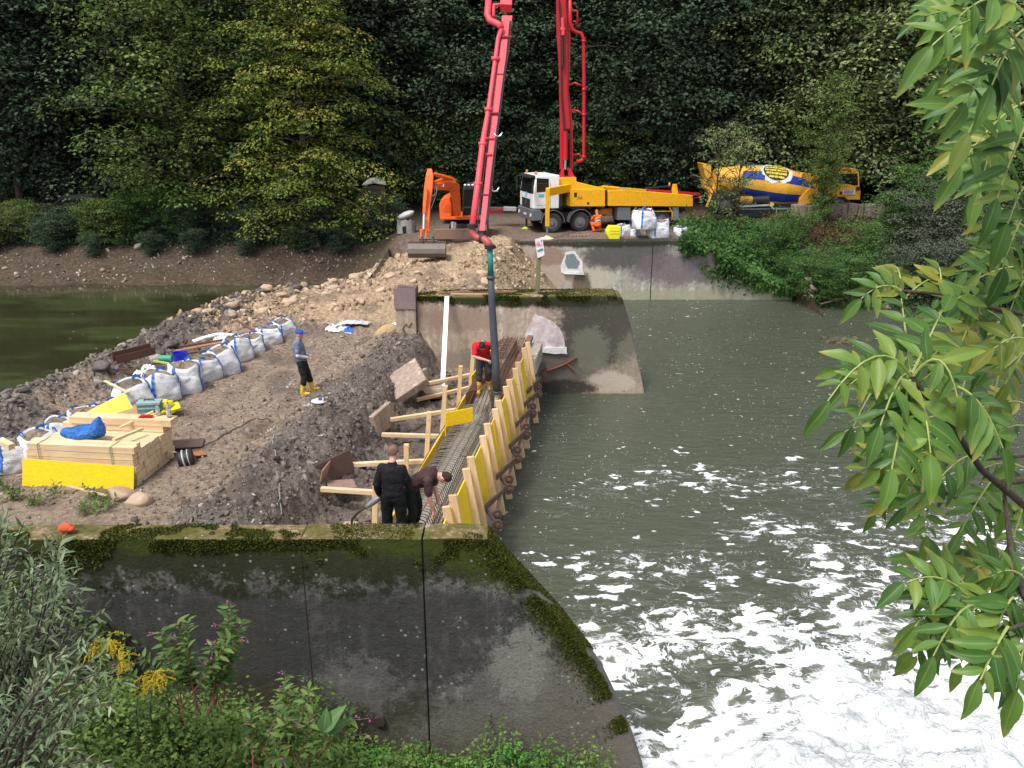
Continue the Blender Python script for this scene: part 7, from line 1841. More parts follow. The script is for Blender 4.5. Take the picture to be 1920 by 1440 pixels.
# debris along the bank: beams, planks, bucket, drum, long white pipe
RB = paint('rust_beam', (.13, .065, .045), .85, .2, .5, (.05, .03, .02), 3)
def deb(pa, pb, w_, h_, mat, label, name, cat): return tag(MB().beam(PZ(*pa), PZ(*pb), w_, h_).build(name, mat, None, bevel=.006), label, cat)
a, b = PZ(216, 680, 1.75), PZ(288, 662, 1.80); d_ = (b - a).normalized(); sd_ = Vector((0, 0, 1)).cross(d_)
mb = MB(); mb.beam(a, b, .26, .025); mb.beam(a + Vector((0, 0, .14)) + sd_ * .12, b + Vector((0, 0, .14)) + sd_ * .12, .025, .26); mb.beam(a + Vector((0, 0, .1)) - sd_ * .12, b + Vector((0, 0, .1)) - sd_ * .12, .025, .2)
tag(mb.build('steel_channel', RB), 'rusty steel channel lying on the bank left of the blue bucket', 'steel beam')
deb((225, 692, 1.62), (300, 696, 1.62), .05, .05, RB, 'thin rusty bar on the bank in front of the steel channel', 'steel_bar', 'steel bar')
WB = wood('plank_orange', (.46, .24, .12), (.3, .14, .07)); WB2 = wood('plank_brown', (.2, .11, .07), (.11, .06, .04))
for pa, pb, w_, h_, mt, lab in (((330, 658, 1.75), (425, 640, 1.85), .16, .04, WB, 'orange-brown plank on top of the plank heap behind the bags'), ((340, 664, 1.72), (440, 650, 1.76), .1, .05, WB2, 'dark brown plank in the plank heap'), ((336, 650, 1.82), (452, 632, 1.86), .08, .05, WB2, 'longest thin brown plank in the heap behind the bags'),
                                ((366, 650, 1.9), (374, 662, 1.7), .12, .04, WB, 'short orange plank end tipped up in the plank heap'), ((344, 648, 1.7), (352, 636, 2.0), .05, .05, WB2, 'dark stake sticking up from the plank heap'), ((470, 616, 1.8), (500, 618, 1.8), .12, .06, WB, 'short orange plank near the far end of the bags'), ((445, 602, 1.9), (480, 622, 1.8), .07, .05, WB2, 'dark pole on the bank near the far bags'),
                                ((196, 714, 1.95), (240, 736, 1.85), .07, .03, WOODX, 'pale lath lying across the half empty white bag'), ((0, 826, 2.05), (22, 838, 2.0), .12, .12, WOODX, 'pale timber offcut sticking out of the leftmost bag'), ((288, 677, 1.9), (345, 686, 1.85), .05, .05, paint('pole_yellow', (.5, .5, .1), .6), 'thin yellow-green pole beside the blue bucket')):
    deb(pa, pb, w_, h_, mt, lab, 'plank', 'plank')
w = PY(340, 684, PZ(340, 684, 1.7).y); bk = empty('bucket', (w.x, w.y, w.z + .02), 'bright blue plastic bucket behind the bags', 'bucket')
MB().lathe([(.15, 0), (.19, .30), (.2, .30), (.2, .33), (.185, .33), (.18, .28), (.145, .03)], 24).build('shell', paint('bucket_blue', (.01, .025, .55), .35), bk, smooth=False); MB().tube([(.19 * math.cos(t), .19 * math.sin(t), .31 - .12 * math.sin(t)) for t in np.linspace(3.3, 6.1, 12)], .006, 5).build('handle', STL, bk)
w = PZ(314, 680, 1.6); tag(MB().tube([Vector((w.x - .2, w.y, w.z + .12)), Vector((w.x + .15, w.y, w.z + .12))], .10, 16).build('green_reel', paint('reel_green', (.03, .30, .18), .5, 0, .2), bevel=.01), 'small green plastic drum left of the blue bucket', 'drum')
mb = MB(); pts = [PZ(x, y, z) for x, y, z in ((362, 640, 1.7), (385, 632, 1.78), (410, 626, 1.84), (432, 628, 1.8), (455, 633, 1.72))]
for p_, q_ in zip(pts, pts[1:]): mb.beam(p_, q_, .22, .05)
tag(mb.build('plastic_pipe', WPS, bevel=.01), 'long bent white plastic sheet lying over the bank behind the bags', 'sheet')
for px, py, lab in ((247, 722, 'small blue bag scrap on the bank'), (263, 700, 'white and blue scrap on the bank behind the bags'), (278, 690, 'pale blue scrap by the steel bar')):
    sheet_heap(px, py, 1.6, .16, .14, .12, BLUE if 'small' in lab else WPS, lab, 'plastic_scrap', px, 'scrap')
# HALT sign on its post
w0 = PY(1008, 546, 25.0); w1 = PY(1011, 478, 25.0); sg = empty('halt_sign', w0, 'tilted white HALT sign on a weathered wooden post standing on the middle pier', 'sign')
MB().beam((w0.x, 25.0, 3.03), (w1.x, 25.0, w1.z + .15), .13, .12, up=(0, 1, 0)).build('post', wood('post_greygreen', (.26, .25, .13), (.15, .14, .08), 1, .9, 2), sg, world=True, bevel=.008)
q = [PY(x, y, 24.9) for x, y in ((1003, 449), (1017, 444), (1021, 478), (1008, 484))]
pb_ = MB().prism([(a.x, a.z) for a in q], 24.895, 24.915).build('panel', paint('sign_white2', (.84, .84, .86), .5, 0, .06), sg, world=True)
ang = math.atan2(q[1].z - q[0].z, q[1].x - q[0].x)
uu = (q[1] - q[0]); vv = (q[0] - q[3])
def sign_text(txt, cy, wd, ht, mat):
    me = text_mesh(txt, 1.0); xs_v = [v.co.x for v in me.vertices]; ys_v = [v.co.y for v in me.vertices]; w0_ = max(xs_v) - min(xs_v); h0_ = max(ys_v) - min(ys_v); cxm = (max(xs_v) + min(xs_v)) / 2; cym = (max(ys_v) + min(ys_v)) / 2
    cen = q[3] + uu * .5 + vv * cy
    for v in me.vertices: v.co = cen + uu * ((v.co.x - cxm) / w0_ * wd) + vv * ((v.co.y - cym) / h0_ * ht) + Vector((0, -.008, 0))
    me.materials.append(mat); me.transform(parent_inv(sg)); o = bpy.data.objects.new('lettering', me); COL.objects.link(o); o.parent = pb_; return o
sign_text('HALT', .70, .80, .30, paint('sign_red', (.62, .02, .06), .5))
mb = MB(); sb_ = random.Random(2)          # second line of the sign, a blue-grey band of letters too small to read
for k_ in range(9):
    c_ = q[3] + uu * (.15 + .085 * k_) + vv * .36 + Vector((0, -.008, 0)); mb.beam(c_ - vv * .075, c_ + vv * sb_.choice((.05, .075)), .003, uu.length * .062, up=(1, 0, 0))
mb.build('lettering', paint('sign_blue', (.12, .15, .28), .5), pb_, world=True)
# concrete block row on the right road edge
BLKM = concrete('block_pinkish', (.22, .17, .145), [], scale=1.5)
for i, (x0, x1, yt, yb_) in enumerate(((1488, 1512, 384, 408), (1513, 1537, 386, 410), (1556, 1577, 383, 405), (1578, 1588, 384, 405), (1590, 1607, 382, 402), (1609, 1618, 384, 403), (1621, 1643, 383, 402), (1645, 1658, 384, 401))):
    a, b, c = PY(x0, yb_, 42.0), PY(x1, yb_, 42.0), PY(x0, yt, 42.0)
    o = MB().box((0, 0, 0), (b.x - a.x, .55, c.z - a.z + .2)).build('concrete_block', BLKM, None, bevel=.04); o.location = ((a.x + b.x) / 2, 42.3, (a.z + c.z) / 2 - .1); o.rotation_euler = (0, rad(rr.uniform(-3, 3)), rad(rr.uniform(-6, 6)))
    tag(o, ['leftmost large brown concrete block in front of the mixer truck', 'second large brown concrete block in front of the mixer truck', 'concrete block below the mixer cab door, first after the young tree', 'narrow concrete block second after the young tree', 'concrete block with a notch under the mixer cab window', 'narrow tilted concrete block under the front of the mixer cab', 'wide concrete block just right of the mixer cab', 'last concrete block at the right end of the row'][i], 'block', 'concrete blocks along the road edge')
# draped plastic over a stand, small things by the cabin
w = PZ(762, 437, 2.72); dr = empty('covered_stand', w, 'stand draped in pale plastic sheeting left of the excavator', 'stand')
mb = MB(); pr = [(.62, 0), (.56, .45), (.50, .70)]
vs = []; fs = []; n = 30
for i, (r_, z) in enumerate(((.46, 0.0), (.42, .35), (.40, .66))):
    for j in range(n):
        a = 2 * math.pi * j / n; rr_ = r_ * (1 + .10 * math.sin(7 * a + 2 * i) + .04 * math.sin(13 * a)); vs.append((rr_ * math.cos(a), rr_ * .7 * math.sin(a), z * (1 - .05 * math.sin(9 * a))))
for i in range(2): fs += [(i * n + j, i * n + (j + 1) % n, (i + 1) * n + (j + 1) % n, (i + 1) * n + j) for j in range(n) if not (i == 0 and j % 8 in (5, 6))]
mb.add(vs, fs); mb.build('drape', paint('drape_grey', (.30, .29, .27), .6, 0, .4), dr, smooth=True)
MB().ell((.02, 0, .86), (.43, .30, .17), 18, 10, Matrix.Rotation(rad(-22), 3, 'Y')).build('cover', paint('cover_pale', (.50, .52, .56), .5, 0, .3), dr, smooth=True)
w = PZ(741, 418, 2.8); tag(MB().ell(w + Vector((0, 0, .12)), (.14, .12, .12)).build('stone_white', B_GREY), 'small pale bundle beside the draped stand', 'bundle')
w = PZ(732, 415, 2.85); tag(MB().box(w + Vector((0, 0, .12)), (.26, .2, .24)).build('dark_crate', paint('crate_navy', (.03, .035, .06), .5), bevel=.03), 'small dark blue crate beside the cabin', 'crate')
# pipes and beams in the yard behind the excavator
for k_, (pa, pb, w_, mt, lab) in enumerate((((916, 397, 42.5), (966, 392, 42.8), .22, paint('pipe_dark_red', (.3, .02, .03), .5), 'dark red beam lying in the yard behind the excavator'), ((918, 390, 43.0), (1000, 391, 43.0), .14, paint('pipe_brown', (.12, .09, .08), .6), 'dark brown pole lying in the yard behind the red beam'), ((944, 391, 42.3), (968, 392, 42.3), .26, paint('pipe_silver', (.5, .52, .54), .4, .4), 'pale silver pipe end left of the white cab'))):
    tag(MB().beam(PY(*pa), PY(*pb), w_, w_ * .8).build('stored_pipe', mt, None, bevel=.02), lab, 'pipe')
w = PZ(145, 395, 2.9); tag(MB().tube([PY(146, 398, 44.6), PY(146, 371, 44.6)], .17, 12).build('green_tube', paint('green_plastic', (.02, .22, .10), .5), bevel=.02), 'upright green plastic tube between the trees on the far left shore', 'tube')
# kerb of bricks on the quay
w0 = PZ(1071, 444, 2.7); w1 = PZ(1102, 443, 2.7)
for k_ in range(6):
    p_ = w0.lerp(w1, k_ / 5); o = MB().box((0, 0, 0), (.12, .2, .10)).build('brick', paint('brick_pink', (.32, .2, .16), .85) if 'brick_pink' not in bpy.data.materials else bpy.data.materials['brick_pink'], None, bevel=.008); o.location = p_ + Vector((0, 0, .05))
    tag(o, 'small pinkish paving brick standing on the quay edge', 'brick', 'row of paving bricks on the quay edge')
# drift wood and weed island in the river, orange cap on near wall
w = PZ(1585, 640, 0); g = np.random.default_rng(77); mb = MB()
for k_ in range(70):
    a = w + Vector((g.normal(0, .42), g.normal(0, .22), .02)); d = Vector((g.normal(0, 1), g.normal(0, .7), g.normal(0, .35))).normalized() * g.uniform(.12, .4)
    mb.tube([a - d * .5, a + Vector((0, 0, .05)), a + d * .5 + Vector((0, 0, .03))], g.uniform(.008, .025), 5)
for k_ in range(26): mb.ell(w + Vector((g.normal(0, .4), g.normal(0, .2), .02)), (g.uniform(.06, .16), g.uniform(.05, .12), g.uniform(.03, .10)), 8, 5)
tag(mb.build('driftwood_heap', solid('drift', [(.3, (.04, .03, .022)), (.5, (.11, .085, .06)), (.75, (.26, .2, .14))], 9)), 'tangled heap of driftwood lying in the middle of the river', 'driftwood')
BRN = solid('branch_dead', [(.3, (.14, .09, .07)), (.6, (.32, .22, .17))], 6)
tag(MB().tube([PZ(1538, 570, .2), PZ(1568, 562, .35), PZ(1600, 556, .4), PZ(1660, 552, .45), PZ(1760, 548, .5)], [.03, .06, .07, .06, .03], 7).build('dead_branch', BRN, smooth=True), 'long dead branch lying at the foot of the right bank', 'branch')
tag(MB().tube([PZ(1840, 590, .1), PZ(1862, 604, .15), PZ(1880, 606, .2), PZ(1893, 598, .5), PZ(1898, 585, .8)], [.03, .05, .06, .05, .03], 7).build('dead_branch', BRN, smooth=True), 'lichen covered branch dipping into the river at the right edge', 'branch')
boulder(PZ(1580, 547, .4).x, PZ(1580, 547, .4).y, .45, .45, B_GREY, 'pale boulder at the foot of the green right bank', None, 3)
w = PZ(124, 994, 3.55); tag(MB().ell(w + Vector((0, 0, .03)), (.09, .06, .06), 12, 8).ell(w + Vector((.05, 0, .02)), (.06, .05, .04), 10, 6).build('orange_cloth', cloth('orange_cloth', (.75, .13, .06)), smooth=True), 'small orange-red cloth on top of the near wall behind the willow', 'cloth')
for i, (x, y) in enumerate(((-33, 39.6), (-31, 39.9))):
    pass
tag(MB().tube([PZ(105, 515, .6) + Vector((0, 0, 0)), PZ(118, 506, .9), PZ(132, 512, .6)], .02, 5).tube([PZ(112, 520, .6), PZ(116, 502, 1.0), PZ(140, 508, .7)], .015, 5).build('dead_twigs', BRN), 'bare dead twigs sticking out of the pond near the mud shore', 'branch')
# ================================================================== PLANTS NEAR THE VIEWER
def leaf_mat(name, stops, rib, trans=.35, rough=.38, tip=None):
    m = NT(name); rn = m.attr('rnd'); n = m.noise(9, 4, .6); rb = m.attr('rib'); al = m.attr('along')
    c = m.ramp(m.math('ADD', m.math('MULTIPLY', rn, .75), m.math('MULTIPLY', n, .25)), stops)
    if tip is not None: c = m.mix(m.math('MULTIPLY', m.mr(m.math('ADD', al, m.math('MULTIPLY', n, .5)), .95, 1.3), m.mr(rn, .35, .8)), c, tip)
    c = m.mix(m.mr(rb, .80, 1.0, 0, .6), c, rib)
    m.fin(c, rough, 0, .28); m.bump(m.math('ADD', n, m.math('MULTIPLY', rb, .4)), .25, .004)
    tr = m.n('ShaderNodeBsdfTranslucent'); m.put(tr.inputs[0], c); mx_ = m.n('ShaderNodeMixShader'); mx_.inputs[0].default_value = trans
    out = m.t.nodes['Material Output']; m.t.links.new(m.b.outputs[0], mx_.inputs[1]); m.t.links.new(tr.outputs[0], mx_.inputs[2]); m.t.links.new(mx_.outputs[0], out.inputs[0])
    return m.mat
def leaflet(nseg=8, wid=.17, bend=.18, fold=.25, tipx=1.6):
    V = []; F = []; rib = []; al = []
    for i in range(nseg + 1):
        u = i / nseg; w = wid * (math.sin(math.pi * u ** .80)) ** .85 * (1.12 if u < .6 else 1.0) if 0 < i < nseg else .004
        z = -bend * u * u
        V += [(u, -w, z + fold * w), (u, -w * .5, z + fold * w * .45), (u, 0, z), (u, w * .5, z + fold * w * .45), (u, w, z + fold * w)]
        rib += [0, .3, 1, .3, 0]; al += [u] * 5
    for i in range(nseg):
        for j in range(4): F.append([i * 5 + j, (i + 1) * 5 + j, (i + 1) * 5 + j + 1, i * 5 + j + 1])
    return np.array(V, float), np.array(F), np.array(rib), np.array(al)
def inst_leaves(name, shape, P, fwd, nrm, size, mat, parent, rnd=None, wob=.0, seed=0):
    bv, bf, rib, al = shape; g = np.random.default_rng(seed); P = np.array(P, float); n = len(P)
    R = frames(np.array(fwd, float), np.array(nrm, float)) * np.array(size, float)[:, None, None]
    V, F, r = inst(bv, bf, R, P, rnd if rnd is not None else g.random(n))
    if wob: V = V + wob * np.stack([fbm(V[:, 1] * 20, V[:, 2] * 20, 2) - .5, fbm(V[:, 0] * 20, V[:, 2] * 20 + 7, 2) - .5, fbm(V[:, 0] * 20 + 3, V[:, 1] * 20, 2) - .5], 1)
    return np_mesh(name, V, F, mat, parent, {'rnd': r, 'rib': np.tile(rib, n), 'along': np.tile(al, n)}, True)
ASHL = leaf_mat('ash_leaf', [(.05, (.030, .085, .018)), (.4, (.062, .140, .026)), (.75, (.11, .205, .034)), (.97, (.21, .27, .045))], (.20, .28, .08), .22, .42, (.30, .26, .05))
ASHY = leaf_mat('ash_leaf_yellowing', [(.05, (.09, .15, .025)), (.5, (.17, .22, .035)), (1, (.32, .29, .05))], (.35, .38, .1), .35, .4, (.5, .36, .08))
TWG = solid('twig_brown', [(.3, (.04, .03, .025)), (.6, (.10, .08, .06))], 30)
RCH = paint('rachis_green', (.30, .36, .10), .5, 0, .2)
LEAFLET = leaflet(9, .150, .20, .38)
ash = empty('ash_tree', (4.6, 1.2, -.2), 'ash tree whose leafy twigs hang into the right side of the view', 'tree')
MB().tube([(4.6, 1.2, -.2), (4.5, 1.3, 4), (4.3, 1.5, 8), (4.2, 1.7, 12)], [.28, .24, .18, .1], 12).build('trunk', BARK, ash, world=True, smooth=True)
def DP(px, py, D):       # point at view distance D
    u, F, dz = ray(px, py); v = Vector((u, F, dz)); return Vector((0, 0, CAM_H)) + v * D
rr = random.Random(31); ga = np.random.default_rng(31)
LP = {0: ([], [], [], []), 1: ([], [], [], [])}; RC = MB()
def ash_leaf(a, b, D0, D1, k=0, pairs=4, size=.105, arch=.03, petiole=.25):
    A = DP(*a, D0); B = DP(*b, D1); d = B - A; L = d.length
    pts = [A.lerp(B, t) + Vector((0, 0, arch * 4 * t * (1 - t) + 0)) + Vector((0, 0, 0)) for t in np.linspace(0, 1, 9)]
    RC.tube(pts, [.0028 - .0014 * t for t in np.linspace(0, 1, 9)], 5)
    up = Vector((rr.uniform(-.35, .35), -.85 + rr.uniform(-.4, .4), .6 + rr.uniform(-.2, .3))); P, Fw, N, S = LP[k]
    for i in range(pairs):
        t = petiole + (1 - petiole) * i / (pairs - .35); f = t * 8; j = min(7, int(f)); p = pts[j].lerp(pts[j + 1], f - j); tg = (pts[j + 1] - pts[j]).normalized()
        sd = tg.cross(up).normalized()
        for s in (-1, 1):
            fw = tg * rr.uniform(.35, .75) + sd * s + Vector((0, 0, -rr.uniform(-.2, .4)))
            P.append(p); Fw.append(fw); n_ = up + sd * s * rr.uniform(-.2, .6) + Vector((0, rr.uniform(-.4, .4), rr.uniform(-.2, .4))); N.append(n_); S.append(size * rr.uniform(.78, 1.12) * (.75 + .25 * math.sin(math.pi * (i + 1) / pairs)))
    P.append(pts[-1]); Fw.append((pts[-1] - pts[-2]).normalized() + Vector((0, 0, -rr.uniform(.1, .5)))); N.append(up); S.append(size * rr.uniform(.95, 1.15))
explicit = [((1922, 98), (1745, 88), 1.35, 1.30, 0, 4, .100, .045), ((1925, 92), (1808, 195), 1.45, 1.4, 0, 4, .105, .03), ((1925, 135), (1815, 250), 1.55, 1.5, 0, 4, .11, .04), ((1930, 40), (1800, 30), 1.3, 1.3, 0, 3, .09, .03),
            ((1925, 190), (1800, 310), 1.7, 1.65, 0, 4, .11, .02), ((1925, 230), (1870, 370), 1.5, 1.5, 0, 4, .105, .01), ((1930, 60), (1860, 160), 1.4, 1.35, 0, 4, .10, .03), ((1925, 260), (1790, 285), 1.9, 1.85, 1, 3, .10, .01),
            ((1925, 395), (1880, 500), 1.7, 1.7, 0, 4, .11, .02), ((1925, 350), (1890, 420), 1.6, 1.6, 0, 3, .11, .02), ((1925, 430), (1850, 415), 2.4, 2.4, 1, 3, .09, .02), ((1930, 520), (1895, 580), 1.8, 1.8, 0, 3, .11, .02),
            ((1930, 640), (1862, 655), 1.7, 1.7, 1, 3, .10, .015), ((1930, 650), (1885, 720), 1.8, 1.8, 1, 3, .10, .01), ((1930, 600), (1850, 690), 2.2, 2.2, 0, 4, .10, .01),
            # middle cluster round the dark node
            ((1708, 705), (1552, 752), 1.55, 1.50, 0, 4, .095, .06), ((1708, 705), (1765, 585), 1.55, 1.62, 0, 4, .10, .0), ((1708, 700), (1690, 560), 1.6, 1.75, 0, 4, .095, .0), ((1712, 705), (1795, 745), 1.55, 1.5, 0, 3, .10, .05),
            ((1795, 725), (1880, 840), 1.5, 1.5, 0, 4, .115, .02), ((1706, 708), (1650, 800), 1.6, 1.5, 0, 4, .10, .04), ((1706, 712), (1672, 880), 1.55, 1.5, 0, 5, .11, .0), ((1712, 710), (1745, 850), 1.6, 1.5, 0, 4, .115, .02), ((1700, 700), (1600, 800), 1.7, 1.65, 0, 4, .09, .05),
            ((1760, 590), (1835, 560), 1.65, 1.7, 0, 4, .095, .02), ((1690, 545), (1615, 560), 1.9, 1.9, 0, 4, .085, .02), ((1690, 540), (1680, 500), 1.95, 2.0, 1, 3, .085, .01), ((1765, 545), (1760, 500), 1.95, 2.0, 1, 3, .085, .01), ((1700, 555), (1760, 520), 1.9, 2.0, 1, 4, .085, .01), ((1770, 550), (1840, 590), 1.9, 1.9, 0, 4, .09, .03), ((1700, 560), (1650, 530), 1.9, 1.9, 1, 4, .08, .01),
            ((1850, 860), (1760, 900), 1.9, 1.85, 0, 4, .10, .03), ((1830, 840), (1650, 880), 2.1, 2.1, 0, 4, .10, .03), ((1840, 880), (1700, 950), 2.0, 2.0, 0, 5, .095, .03), ((1800, 900), (1665, 935), 2.2, 2.2, 1, 4, .095, .02), ((1860, 900), (1800, 1000), 2.1, 2.05, 0, 4, .10, .01), ((1730, 900), (1735, 1000), 1.9, 1.9, 0, 4, .10, .0), ((1900, 870), (1880, 960), 2.1, 2.1, 0, 4, .10, .02), ((1925, 800), (1850, 830), 2.2, 2.2, 0, 4, .10, .02),
            ((1925, 880), (1840, 880), 2.4, 2.4, 0, 4, .10, .02), ((1925, 760), (1860, 770), 2.4, 2.4, 1, 4, .10, .02), ((1925, 930), (1900, 1010), 2.3, 2.3, 0, 4, .10, .01), ((1700, 880), (1640, 960), 2.3, 2.3, 0, 4, .09, .01), ((1760, 820), (1700, 900), 2.0, 2.0, 0, 4, .11, .01),
            # low cluster
            ((1822, 1128), (1700, 1092), 1.65, 1.6, 0, 4, .10, .03), ((1822, 1130), (1715, 1175), 1.65, 1.6, 0, 4, .10, .04), ((1825, 1135), (1750, 1230), 1.6, 1.55, 0, 4, .105, .03), ((1890, 1175), (1838, 1275), 1.5, 1.45, 0, 4, .105, .01), ((1830, 1125), (1790, 1070), 1.8, 1.85, 0, 3, .10, .0), ((1900, 1120), (1860, 1200), 1.6, 1.6, 0, 4, .11, .02),
            ((1925, 1090), (1860, 1080), 1.8, 1.8, 0, 4, .10, .02), ((1925, 1140), (1900, 1250), 1.6, 1.6, 0, 4, .11, .0), ((1925, 1060), (1880, 1130), 1.9, 1.9, 0, 4, .10, .02), ((1870, 1130), (1800, 1180), 1.7, 1.7, 0, 4, .105, .03), ((1925, 1180), (1905, 1290), 1.5, 1.5, 0, 3, .11, .0), ((1860, 1050), (1810, 1090), 2.2, 2.2, 1, 4, .09, .02)]
for e in explicit: ash_leaf(e[0], e[1], e[2], e[3], e[4], e[5], e[6] * .78, e[7])
for (x0, x1, y0, y1, n_, tx_) in ((1800, 1930, -10, 300, 26, -75), (1660, 1900, 560, 940, 26, -60), (1780, 1930, 1040, 1200, 12, -60), (1880, 1930, 330, 560, 7, -50)):
    for _ in range(n_):
        a = (rr.uniform(x0, x1), rr.uniform(y0, y1)); D = rr.uniform(1.9, 2.9); ang = rr.uniform(-1.0, 1.5); L_ = rr.uniform(85, 120) * 1.6 / D * 1.25
        ash_leaf(a, (a[0] - L_ * math.cos(ang), a[1] + L_ * math.sin(ang)), D, D + rr.uniform(-.1, .1), 1 if rr.random() < .22 else 0, 4, .088, rr.uniform(0, .04))
for k_, mt in ((0, ASHL), (1, ASHY)):
    inst_leaves('leaves', LEAFLET, *LP[k_][:3], LP[k_][3], mt, ash, wob=.010, seed=k_).matrix_parent_inverse = parent_inv(ash)
RC.build('leaf_stalks', RCH, ash, world=True)['kind'] = 'stuff'
def twig(pts, r0, r1):
    P_ = [DP(x, y, D) for x, y, D in pts]; a_ = P_[0]; t_ = Vector((4.4, 1.45, a_.z + .55)); P_ = [t_, t_.lerp(a_, .5) + Vector((0, .05, .08))] + P_; n = len(P_); r0 = r0 * 1.5; return MB().tube(P_, [r0 + (r1 - r0) * i / (n - 1) for i in range(n)], 7).build('twig', TWG, ash, world=True, smooth=True)
twig([(1990, 1010, 2.3), (1900, 930, 1.9), (1840, 880, 1.8), (1780, 790, 1.65), (1730, 735, 1.57), (1706, 700, 1.55)], .008, .004)
twig([(1990, 1120, 1.9), (1900, 1155, 1.7), (1860, 1140, 1.65), (1820, 1128, 1.65)], .007, .004)
twig([(1990, 960, 2.5), (1900, 960, 2.3), (1830, 945, 2.2), (1780, 930, 2.1), (1740, 890, 2.0)], .006, .003)
twig([(1990, 580, 1.9), (1925, 590, 1.9), (1850, 575, 1.9), (1780, 552, 1.9), (1690, 545, 1.9)], .006, .003)
twig([(1990, 85, 1.5), (1920, 96, 1.4)], .006, .004); twig([(1990, 1150, 1.7), (1890, 1180, 1.5)], .006, .004); twig([(1990, 860, 2.3), (1920, 855, 2.3), (1850, 862, 2.0)], .006, .003)
twig([(1880, 905, 1.9), (1900, 1060, 1.9), (1925, 1120, 1.8)], .006, .008)

# ---- willow at the lower left
WILM = leaf_mat('willow_leaf', [(.05, (.075, .12, .06)), (.45, (.14, .20, .10)), (.8, (.23, .29, .16)), (1, (.40, .46, .34))], (.25, .3, .18), .2, .45)
WLEAF = leaflet(5, .095, .15, .3)
def shoots_plant(name, root, tips, nleaf, size, mat, label, cat, seed, shape=WLEAF, stem=TWG, arch=.35, r0=.012, spread=.7, droop=.3, rs=(.15, 1.0)):
    r = empty(name, root, label, cat); g = np.random.default_rng(seed); mb = MB(); P, Fw, N, S = [], [], [], []
    for tip in tips:
        A = Vector(root) + Vector((g.normal(0, .08), g.normal(0, .08), 0)); B = Vector(tip); L = (B - A).length
        c = A.lerp(B, .5) + Vector((g.normal(0, .06) * L, g.normal(0, .06) * L, arch * L * g.uniform(.3, .8)))
        pts = [A * (1 - t) ** 2 + c * 2 * t * (1 - t) + B * t * t for t in np.linspace(0, 1, 10)]
        mb.tube(pts, [r0 * (1 - .85 * t) for t in np.linspace(0, 1, 10)], 5, caps=False)
        k = int(nleaf * L)
        for i in range(k):
            t = rs[0] + (rs[1] - rs[0]) * (i / k); f = t * 9; j = min(8, int(f)); p = pts[j].lerp(pts[j + 1], f - j); tg = (pts[j + 1] - pts[j]).normalized()
            a = i * 2.4; sd = tg.orthogonal().normalized(); sd = Matrix.Rotation(a, 3, tg) @ sd
            fw = tg * g.uniform(.5, 1.0) + sd * spread + Vector((0, 0, -droop * g.random()))
            P.append(p + sd * .004); Fw.append(fw); N.append(Vector((0, 0, 1)) + Vector(g.normal(0, .45, 3))); S.append(size * g.uniform(.6, 1.15))
    mb.build('stem', stem, r, world=True, smooth=True)
    inst_leaves('leaves', shape, P, Fw, N, S, mat, r, seed=seed).matrix_parent_inverse = parent_inv(r)
    return r
g = np.random.default_rng(5)
tips = []
for i in range(95):
    px = g.uniform(-120, 215); top = 955 + 55 * abs(px / 140) + g.exponential(120); D = g.uniform(4.6, 6.6)
    if px > 120: top += 25
    tips.append(DP(px, min(top, 1430), D))
w0 = DP(-60, 1440, 6.0); shoots_plant('willow_shrub', (w0.x, w0.y, near_h(w0.x, w0.y) if False else w0.z - .5), tips, 30, .085, WILM, 'grey-green willow shrub with narrow leaves filling the lower left corner', 'shrub', 5)
tips = [DP(g.uniform(-60, 240), g.uniform(1180, 1500), g.uniform(3.6, 4.8)) for i in range(46)]
w0 = DP(-40, 1620, 4.4); shoots_plant('willow_shrub', w0, tips, 26, .075, WILM, 'second willow shrub with longer leaning shoots, nearest the bottom left corner', 'shrub', 6)
# ---- mixed undergrowth on the near bank
U1 = foliage('undergrowth_green', [(.15, (.045, .090, .024)), (.45, (.10, .175, .045)), (.75, (.17, .26, .07)), (1, (.27, .35, .12))], trans=.25)
U2 = foliage('nettle_green', [(.15, (.05, .14, .03)), (.5, (.095, .25, .05)), (.8, (.15, .34, .075)), (1, (.24, .42, .12))], trans=.25)
g = np.random.default_rng(91)
def near_cover(name, n, xr, yr, hfac, nleaf, leaf, size, mat, label, seed, cond=None):
    g = np.random.default_rng(seed); x = g.uniform(*xr, n); y = g.uniform(*yr, n)
    if cond is not None: k_ = cond(x, y); x, y = x[k_], y[k_]
    h = hfac * (.25 + 1.3 * np.clip(fbm(x * 1.3 + seed, y * 1.3, 4) - .25, 0, 1)) * g.uniform(.2, 1.0, len(x))
    C = np.stack([x, y, near_h(x[None], y[None])[0] + h], 1)
    V, F, at = sprays(g, C, size, nleaf, leaf, flat=.5, tilt=.7)
    return tag(np_mesh(name, V, F, mat, None, at), label, 'undergrowth', kind='stuff')
near_cover('undergrowth', 3400, (-9, 1.2), (5.0, 8.45), 1.35, 40, .055, .16, U1, 'mixed green undergrowth at the foot of the near wall', 92)
near_cover('undergrowth', 900, (-9, 1.0), (5.0, 8.3), 1.15, 22, .05, .14, F_MID, 'darker low weeds between the undergrowth at the near wall', 93)
near_cover('nettles', 900, (-2.6, .85), (6.4, 8.35), .95, 50, .045, .12, U2, 'bright green nettles along the foot of the near wall', 94, lambda x, y: y > 7.4 + .25 * x + .5 * (fbm(x * 1.5, y, 3) - .5))
g = np.random.default_rng(96); n = 9000; x = g.uniform(-6, 1.2, n); y = g.uniform(5.5, 8.4, n); z = near_h(x[None], y[None])[0]
bv = np.array([(0, -.5, 0), (0, .5, 0), (.55, .35, .1), (.55, -.35, .1), (1, .03, -.12), (1, -.03, -.12)]) * np.array([1, .035, 1]); bf = np.array([[0, 3, 2, 1], [3, 5, 4, 2]])
